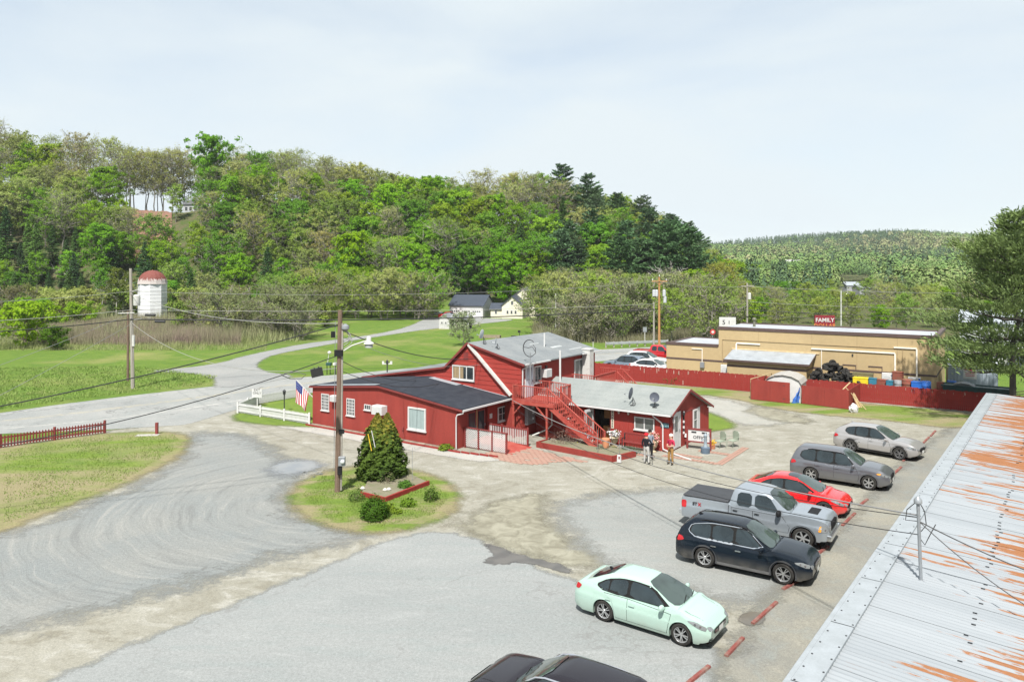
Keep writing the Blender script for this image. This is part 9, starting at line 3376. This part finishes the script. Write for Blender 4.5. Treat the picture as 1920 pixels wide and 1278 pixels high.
MB().lathe([(0.12, 0), (0.16, 0.25), (0.10, 0.26)], 12).build("pot", mat("orange_clay", (0.5, 0.22, 0.12)), o)
rs = np.random.RandomState(4)
V, F = cards(rs, rs.normal(size=(90, 3)) * 0.09 + np.array([0, 0, 0.38]), rs.normal(size=(90, 3)), 0.08, 0.9)
link("flowers", np_mesh("flowers", V, F, mat("yellow_petals", (0.65, 0.38, 0.03), 0.7)), o)["kind"] = "stuff"

SKIN = mat("skin", (0.42, 0.24, 0.17), 0.6, var=0.05)


def person(label, loc, rot, H, joints, cols, hair, extra=None):
 """one continuous skinned body; joints give the pose in metres for a 1.75 m figure"""
 t = thing("person", label, "person", loc, rot)
 t.scale = (H / 1.75,) * 3
 J = dict(pelvis=(0, 0, 0.95, 0.135), waist=(0, 0, 1.10, 0.130), chest=(0, 0.0, 1.30, 0.150), neck=(0, 0, 1.47, 0.058), jaw=(0, -0.015, 1.57, 0.082), head=(0, 0, 1.66, 0.098),
    nose=(0, -0.105, 1.60, 0.016))
 J.update(joints)
 names, V, R_ = [], [], []
 for k_, v in J.items():
  names.append(k_)
  V.append(v[:3])
  R_.append(v[3])
 chains = [('pelvis', 'waist', 'chest', 'neck', 'jaw', 'head'), ('jaw', 'nose'), ('chest', 'shL', 'elL', 'wrL', 'haL'), ('chest', 'shR', 'elR', 'wrR', 'haR'),
    ('pelvis', 'hipL', 'knL', 'anL', 'toL'), ('pelvis', 'hipR', 'knR', 'anR', 'toR')]
 E = []
 for c in chains:
  for a, b_ in zip(c[:-1], c[1:]):
   E.append((names.index(a), names.index(b_)))
 for s_ in 'LR':
  hv, wv = Vector(J['ha' + s_][:3]), Vector(J['wr' + s_][:3])
  d = (hv - wv).normalized()
  sd = d.cross(Vector((0, 1, 0.2))).normalized()
  for i in range(5):
   o_ = (i - 1.5) * 0.021 if i < 4 else -0.045
   ln = (0.055, 0.065, 0.06, 0.045, 0.04)[i]
   st_ = hv + sd * o_ if i < 4 else wv.lerp(hv, 0.55) + sd * o_ * 0.9
   mid_ = st_ + d * ln * 0.6 + Vector((0, -0.008, 0))
   end_ = st_ + d * ln + Vector((0, -0.025, 0)) + (sd * o_ * 0.3)
   V += [tuple(mid_), tuple(end_)]
   R_ += [0.0095, 0.008]
   E += [(names.index('ha' + s_), len(V) - 2), (len(V) - 2, len(V) - 1)]
 me = bpy.data.meshes.new("body")
 me.from_pydata(V, E, [])
 ob = link("body", me)
 ob.modifiers.new("s", 'SKIN')
 for i, r in enumerate(R_):
  me.skin_vertices[0].data[i].radius = (r, r * 0.85 if i < 3 else r)
 me.skin_vertices[0].data[0].use_root = True
 sb = ob.modifiers.new("b", 'SUBSURF')
 sb.levels = sb.render_levels = 2
 dg = bpy.context.evaluated_depsgraph_get()
 me2 = bpy.data.meshes.new_from_object(ob.evaluated_get(dg))
 bpy.data.objects.remove(ob)
 for m_ in (SKIN, cols[0], cols[1], cols[2]):
  me2.materials.append(m_)
 segs = []
 for c in chains:
  for a, b_ in zip(c[:-1], c[1:]):
   k_ = 1
   if b_ in ('jaw', 'head', 'nose', 'haL', 'haR'):
    k_ = 0
   elif b_[:3] in ('hip', 'knL', 'knR', 'anL', 'anR'):
    k_ = 2
   elif b_[:2] == 'to':
    k_ = 3
   elif b_[:2] == 'wr' and cols[3]:
    k_ = 0
   segs.append((Vector(J[a][:3]), Vector(J[b_][:3]), k_))
 for p_ in me2.polygons:
  c = p_.center
  best, bk = 9, 1
  for a, b_, k_ in segs:
   ab = b_ - a
   tt = max(0, min(1, (c - a).dot(ab) / ab.length_squared))
   dd = (c - a - ab * tt).length
   if dd < best:
    best, bk = dd, k_
  if bk == 1 and c.z < 0.98 and abs(c.x) < 0.2:
   bk = 2
  p_.material_index = bk
  p_.use_smooth = True
 link("body", me2, t)
 hd_ = Vector(J['head'][:3])
 mb = MB()
 mb.lathe([(0.112, -0.02), (0.118, 0.03), (0.10, 0.08), (0.05, 0.115), (0.002, 0.12)], 16, Matrix.Translation(hd_ + Vector((0, 0.012, 0.0))))
 if extra == 'cap':
  mb.poly([(hd_.x - 0.07, hd_.y - 0.09, hd_.z + 0.015), (hd_.x + 0.07, hd_.y - 0.09, hd_.z + 0.015), (hd_.x + 0.05, hd_.y - 0.20, hd_.z - 0.0), (hd_.x - 0.05, hd_.y - 0.20, hd_.z - 0.0),
     (hd_.x - 0.07, hd_.y - 0.09, hd_.z + 0.03), (hd_.x + 0.07, hd_.y - 0.09, hd_.z + 0.03), (hd_.x + 0.05, hd_.y - 0.20, hd_.z + 0.012), (hd_.x - 0.05, hd_.y - 0.20, hd_.z + 0.012)],
    [(0, 1, 2, 3), (4, 5, 6, 7), (0, 1, 5, 4), (1, 2, 6, 5), (2, 3, 7, 6), (3, 0, 4, 7)])
 mb.build("cap" if extra == 'cap' else "hair", hair, t, smooth=True)
 e = MB()
 for s_ in (-1, 1):
  e.box((hd_.x + s_ * 0.034 - 0.012, hd_.y - 0.102, hd_.z - 0.045), (hd_.x + s_ * 0.034 + 0.012, hd_.y - 0.090, hd_.z - 0.033))
 e.box((hd_.x - 0.022, hd_.y - 0.107, hd_.z - 0.105), (hd_.x + 0.022, hd_.y - 0.090, hd_.z - 0.098))
 e.build("face", mat("face_marks", (0.10, 0.05, 0.045), 0.7), t)
 return t


SH = mat("dark_shoe", (0.04, 0.035, 0.03), 0.7)
legs = dict(hipL=(0.10, 0, 0.88, 0.098), knL=(0.12, -0.02, 0.50, 0.068), anL=(0.13, 0.02, 0.09, 0.048), toL=(0.14, -0.14, 0.045, 0.042),
   hipR=(-0.10, 0, 0.88, 0.098), knR=(-0.13, -0.04, 0.50, 0.068), anR=(-0.16, 0.02, 0.09, 0.048), toR=(-0.17, -0.14, 0.045, 0.042))
hang = dict(shL=(0.20, 0, 1.40, 0.068), elL=(0.27, 0.03, 1.13, 0.048), wrL=(0.25, -0.08, 0.92, 0.034), haL=(0.24, -0.12, 0.84, 0.036),
   shR=(-0.20, 0, 1.40, 0.068), elR=(-0.27, 0.03, 1.13, 0.048), wrR=(-0.25, -0.08, 0.92, 0.034), haR=(-0.24, -0.12, 0.84, 0.036))
front = dict(shL=(0.20, 0, 1.40, 0.068), elL=(0.27, 0.0, 1.14, 0.048), wrL=(0.10, -0.20, 1.08, 0.034), haL=(0.02, -0.24, 1.08, 0.036),
    shR=(-0.20, 0, 1.40, 0.068), elR=(-0.27, 0.0, 1.14, 0.048), wrR=(-0.10, -0.20, 1.06, 0.034), haR=(-0.02, -0.24, 1.06, 0.036))
pole_h = dict(hang)
pole_h.update(elR=(-0.30, -0.08, 1.18, 0.048), wrR=(-0.30, -0.32, 1.12, 0.034), haR=(-0.30, -0.40, 1.12, 0.036))
jac = mat("black_jacket", (0.018, 0.018, 0.022), 0.8, var=0.1)
pgrey = mat("light_grey_trousers", (0.42, 0.41, 0.39), 0.8, var=0.1)
blk = mat("black_trousers", (0.02, 0.02, 0.024), 0.8, var=0.1)
gsh = mat("grey_blue_shirt", (0.24, 0.28, 0.34), 0.8, var=0.1)
rsh = mat("crimson_shirt", (0.42, 0.03, 0.07), 0.8, var=0.1)
khk = mat("ochre_trousers", (0.33, 0.19, 0.07), 0.8, var=0.12)
J1 = {**legs, **pole_h}
person("man in red cap, black jacket and light grey trousers with a walking stick", P(1212, 869, 0), 2.4, 1.72, J1, (jac, pgrey, SH, False), mat("red_cap", (0.55, 0.02, 0.03), 0.7), 'cap')
st_p = P(1224, 871)
tag(MB().tube([(0, 0, 0), (-0.18, 0.06, 1.15)], 0.014, 6).build("walking_stick", DARKMETAL, None, loc=st_p), "thin black walking stick held by the man in the red cap", "walking stick")
person("dark haired person in grey blue shirt behind the red capped man", P(1219, 861, 0), 0.5, 1.70, {**legs, **hang}, (gsh, blk, SH, True), mat("dark_hair", (0.02, 0.015, 0.012), 0.8))
person("white haired man in crimson shirt and ochre trousers holding something", P(1258, 871, 0), -1.0, 1.72, {**legs, **front}, (rsh, khk, SH, True), mat("white_hair", (0.62, 0.6, 0.56), 0.8))

# ------------------------------------------------------------------ silo, farm buildings, far houses
sl = PY(286, 158)
so = thing("silo", "white eight sided silo with a rusty red dome above the thicket", "silo", (sl.x, sl.y, 0), 0.28)
R8 = 2.85
n8 = 8
SW = mat("silo_white", (0.66, 0.67, 0.68), 0.6, var=0.08, vs_=0.6, col2=(0.50, 0.51, 0.52), amt=0.6)
for k_ in range(10):
 z0 = 0.2 + k_ * 0.76
 mb = MB().lathe([(R8, z0), (R8 - 0.01, z0 + 0.70), (R8 - 0.14, z0 + 0.71), (R8 - 0.14, z0 + 0.76)], n8)
 mb.build("panel_ring", SW, so)
m, nt, b = new_mat("rusty_dome")
sxx = nt.nodes.new('ShaderNodeSeparateXYZ')
tc = nt.nodes.new('ShaderNodeTexCoord')
nt.links.new(tc.outputs['Object'], sxx.inputs[0])
rr_ = math_n(nt, 'ADD', ramp(nt, sxx.outputs['Z'], 0.2, 1.5), math_n(nt, 'MULTIPLY', math_n(nt, 'SUBTRACT', noise(nt, 2.6, 4, 0.7, vscale=(1.4, 1.4, 0.12)), 0.5), 2.2))
nt.links.new(mixc(nt, ramp(nt, rr_, 0.25, 0.6), (0.42, 0.38, 0.36), (0.15, 0.038, 0.028)), b.inputs['Base Color'])
b.inputs['Roughness'].default_value = 0.8
dm_ = MB()
prof = [(R8 * math.cos(a), 2.75 * math.sin(a)) for a in np.linspace(0, PI / 2 * 0.97, 7)]
dm_.lathe([(R8 + 0.12, -0.1)] + [(r * 1.02, z) for r, z in prof] + [(0.02, 2.85)], 16)
dm_.build("dome", m, so, loc=(0, 0, 7.85))


def house(name, label, p_, rot, w, d, h, rh, wm, rm, wins=(), cat="house", ridge_x=True, ov=0.3):
 t = thing(name, label, cat, p_, rot)
 mb = MB()
 if ridge_x:
  mb.prism([(0, -0.2), (d, -0.2), (d, h), (d / 2, h + rh), (0, h)], 0, w, axis='x')
 else:
  mb.prism([(0, -0.2), (w, -0.2), (w, h), (w / 2, h + rh), (0, h)], 0, d)
 mb.build("wall", wm, t)
 mb = MB()
 if ridge_x:
  s_ = rh / (d / 2)
  mb.prism([(-ov, h - ov * s_ + 0.02), (d / 2, h + rh + 0.02), (d + ov, h - ov * s_ + 0.02), (d + ov, h - ov * s_ + 0.16), (d / 2, h + rh + 0.18), (-ov, h - ov * s_ + 0.16)], -ov, w + ov, axis='x')
 else:
  s_ = rh / (w / 2)
  mb.prism([(-ov, h - ov * s_ + 0.02), (w / 2, h + rh + 0.02), (w + ov, h - ov * s_ + 0.02), (w + ov, h - ov * s_ + 0.16), (w / 2, h + rh + 0.18), (-ov, h - ov * s_ + 0.16)], -ov, d + ov)
 mb.build("roof", rm, t)
 for (x, z, ww, hh) in wins:
  window(t, (x, 0, z), 0, ww, hh, 1, 2, 0.09, depth=0.06, sill=False)
 return t


gl = PY(843, 167)
gh = house("garage", "white three door garage with a dark roof beside the lane", gl, -0.27, 7.8, 8.2, 2.75, 2.1, WHITE, BLUEROOF, (), "garage")
for i in range(3):
 dd_ = MB().box((0.35 + i * 2.45, -0.05, 0), (2.55 + i * 2.45, -0.003, 2.2)).build("door", mat("garage_door_white", (0.66, 0.66, 0.66), 0.5), gh)
 mb = MB()
 for k_ in range(4):
  mb.box((0.5 + i * 2.45 + k_ * 0.5, -0.07, 1.30), (0.86 + i * 2.45 + k_ * 0.5, -0.052, 1.58))
 mb.build("panes", GLASS, dd_)
 MB().box((0.35 + i * 2.45, -0.058, 1.95), (2.55 + i * 2.45, -0.052, 2.0)).build("groove", GREYMETAL, dd_)
cn = PY(920, 166)
house("connector", "low white link with a dark roof between garage and house", cn, -0.2, 2.6, 3.5, 2.0, 1.1, mat("cream_wall", (0.66, 0.62, 0.50), 0.6, var=0.04), BLUEROOF, ((0.9, 0.9, 0.6, 0.8),), "house")
CRM = mat("cream_wall", (0.66, 0.62, 0.50))
hh_ = PY(941, 164)
house("farmhouse", "cream gabled farmhouse end beside the garage link", hh_, -0.2, 4.6, 7, 2.9, 1.9, CRM, BLUEROOF, ((1.0, 1.0, 0.55, 0.8), (1.9, 1.0, 0.55, 0.8), (2.8, 1.0, 0.55, 0.8), (2.0, 3.0, 0.6, 0.9)), "house", ridge_x=False)
h2 = PY(958, 170)
house("farmhouse", "taller rear gable of the cream farmhouse", h2, -0.2, 5.6, 8, 4.2, 2.3, CRM, mat("grey_far_roof", (0.12, 0.125, 0.135), 0.8), (), "house", ridge_x=False)
kp = PY(823, 136)
ks = house("garden_kiosk", "small grey shed with a posted porch on the lawn below the garage", kp, -0.25, 2.0, 3.0, 1.8, 0.8, mat("pale_shed", (0.50, 0.50, 0.50), 0.6), mat("grey_far_roof2", (0.22, 0.23, 0.25), 0.8), ((0.35, 0.85, 0.45, 0.5), (1.1, 0.85, 0.45, 0.5)), "shed", ridge_x=False, ov=0.15)
MB().prism([(0.0, 2.0), (3.0, 2.0), (3.0, 2.08), (0.0, 2.08)], 2.1, 5.6, axis='x').prism([(-0.2, 1.75), (1.5, 2.55), (3.2, 1.75), (3.2, 1.83), (1.5, 2.63), (-0.2, 1.83)], 2.0, 5.7, axis='x').build("porch_roof", mat("grey_far_roof2", (0.22, 0.23, 0.25)), ks)
for x in (2.9, 5.5):
 MB().box((x, 0, 0), (x + 0.13, 0.13, 1.8)).build("post", WHITE, ks)
MB().box((2.2, 2.7, 0), (5.4, 2.8, 1.8)).build("back_wall", mat("dark_shed_inside", (0.05, 0.05, 0.05), 0.9), ks)
o = thing("propane_tank", "long white propane tank on a trailer left of the garage", "tank", PY(817, 168), 0.1)
MB().lathe([(0.02, -1.7), (0.35, -1.5), (0.42, -1.2), (0.42, 1.2), (0.35, 1.5), (0.02, 1.7)], 14, Matrix.Translation((0, 0, 0.9)) @ Matrix.Rotation(PI / 2, 4, 'Y')).build("tank", WHITE, o, smooth=True)
MB().box((-1.0, -0.3, 0), (-0.85, 0.3, 0.55)).box((0.85, -0.3, 0), (1.0, 0.3, 0.55)).build("leg", GREYMETAL, o)
o = thing("raised_bed", "weathered timber raised bed on the lawn beyond the gable roof", "garden bed", PY(898, 118), -0.15)
for (a, b_) in (((0, 0), (3.3, 0)), ((3.3, 0), (3.3, 1.2)), ((0, 1.2), (3.3, 1.2)), ((0, 0), (0, 1.2))):
 MB().bar((a[0], a[1], 0.22), (b_[0], b_[1], 0.22), 0.08, 0.4).build("timber", mat("old_timber", (0.26, 0.22, 0.16), 0.9), o)
MB().box((0.05, 0.05, 0), (3.25, 1.15, 0.3)).build("soil", SOIL, o)
tag(MB().lathe([(0.45, 0), (0.5, 0.25), (0.2, 0.3)], 12).build("fire_ring", BLACK, None, loc=PY(964, 119)), "small black fire ring on the lawn beyond the roof", "fire ring")
o = thing("black_stove", "little black standing object beside the fire ring", "stove", PY(974, 120), 0)
MB().box((-0.05, -0.05, 0), (0.05, 0.05, 1.0)).box((-0.25, -0.15, 0.7), (0.15, 0.15, 1.05)).build("body", BLACK, o)
# house on the bluff and the slip of red earth
bl_ = PY(343, 231)
house("bluff_house", "pale house with a grey roof on top of the bluff", (bl_.x, bl_.y, hz(bl_.x, bl_.y) - 0.3), -0.1, 5.0, 6, 2.9, 1.5, mat("pale_house", (0.42, 0.44, 0.47), 0.6), mat("grey_far_roof", (0.12, 0.125, 0.135)), ((0.6, 0.9, 1.0, 1.3), (2.0, 0.9, 1.0, 1.3), (3.6, 0.9, 0.9, 1.3)), "house")
m, nt, b = new_mat("red_earth")
nt.links.new(mixc(nt, ramp(nt, noise(nt, 0.8, 6, 0.7), 0.35, 0.65), (0.27, 0.145, 0.10), (0.15, 0.085, 0.06)), b.inputs['Base Color'])
b.inputs['Roughness'].default_value = 1
bump(nt, b, noise(nt, 1.5, 5, 0.7), 1.0, 0.4)
ys_, as_ = np.linspace(203, 233, 24), np.linspace(248, 322, 24)
V = []
for yv in ys_:
 for av in as_:
  xv = (av - 960) / FL * yv
  V.append((xv, yv, hz(xv, yv) + 0.15 + 0.5 * rnd.random() * (203 < yv < 233)))
F = [(i * 24 + j, i * 24 + j + 1, (i + 1) * 24 + j + 1, (i + 1) * 24 + j) for i in range(23) for j in range(23)]
tag(link("earth_slip", np_mesh("earth_slip", V, F, m)), kind='structure')
for (a_, Y_, lb, w_) in ((1476, 545, "grey two storey house alone in the far woods", 11), (1552, 575, "long pale roofed house right of the grey far one", 20)):
 q = PY(a_, Y_)
 house("hillside_house", lb, (q.x, q.y, hz(q.x, q.y) - 0.5), -0.1, w_, 10, 5.5 if w_ < 15 else 3, 4.5 if w_ < 15 else 3, mat("far_house_wall", (0.33, 0.34, 0.36), 0.7), mat("far_house_roof", (0.38, 0.38, 0.37), 0.7),
   ((1.0, 1.0, 1.6, 1.8), (4.2, 1.0, 1.6, 1.8), (7.5, 1.0, 1.6, 1.8)), "house")
for i, (a_, Y_, z_) in enumerate(((1588, 350, -0.5), (1612, 330, -1.5), (1506, 430, 0.5))):
 q = PY(a_, Y_)
 house("valley_building", ["white roofed building in the valley left of the pine", "lower pale building in the valley gap", "small grey building among valley trees"][i], (q.x, q.y, hz(q.x, q.y) + z_), 0.1, 7, 6, 4.5, 1.5, mat("far_house_wall", (0.33, 0.34, 0.36)), SILVERCOAT, (), "building")

# ------------------------------------------------------------------ thin spring haze
hzb = MB().box((-3200, -1700, -12), (4400, 5400, 120)).build("haze", None)
hm = bpy.data.materials.new("haze")
hm.use_nodes = True
hn = hm.node_tree
hn.nodes.clear()
ho = hn.nodes.new('ShaderNodeOutputMaterial')
pv = hn.nodes.new('ShaderNodeVolumePrincipled')
pv.inputs['Color'].default_value = (0.86, 0.92, 1.0, 1)
pv.inputs['Density'].default_value = 0.00010
pv.inputs['Anisotropy'].default_value = 0.0
hn.links.new(pv.outputs[0], ho.inputs['Volume'])
hzb.data.materials.clear()
hzb.data.materials.append(hm)
hzb['kind'] = 'stuff'
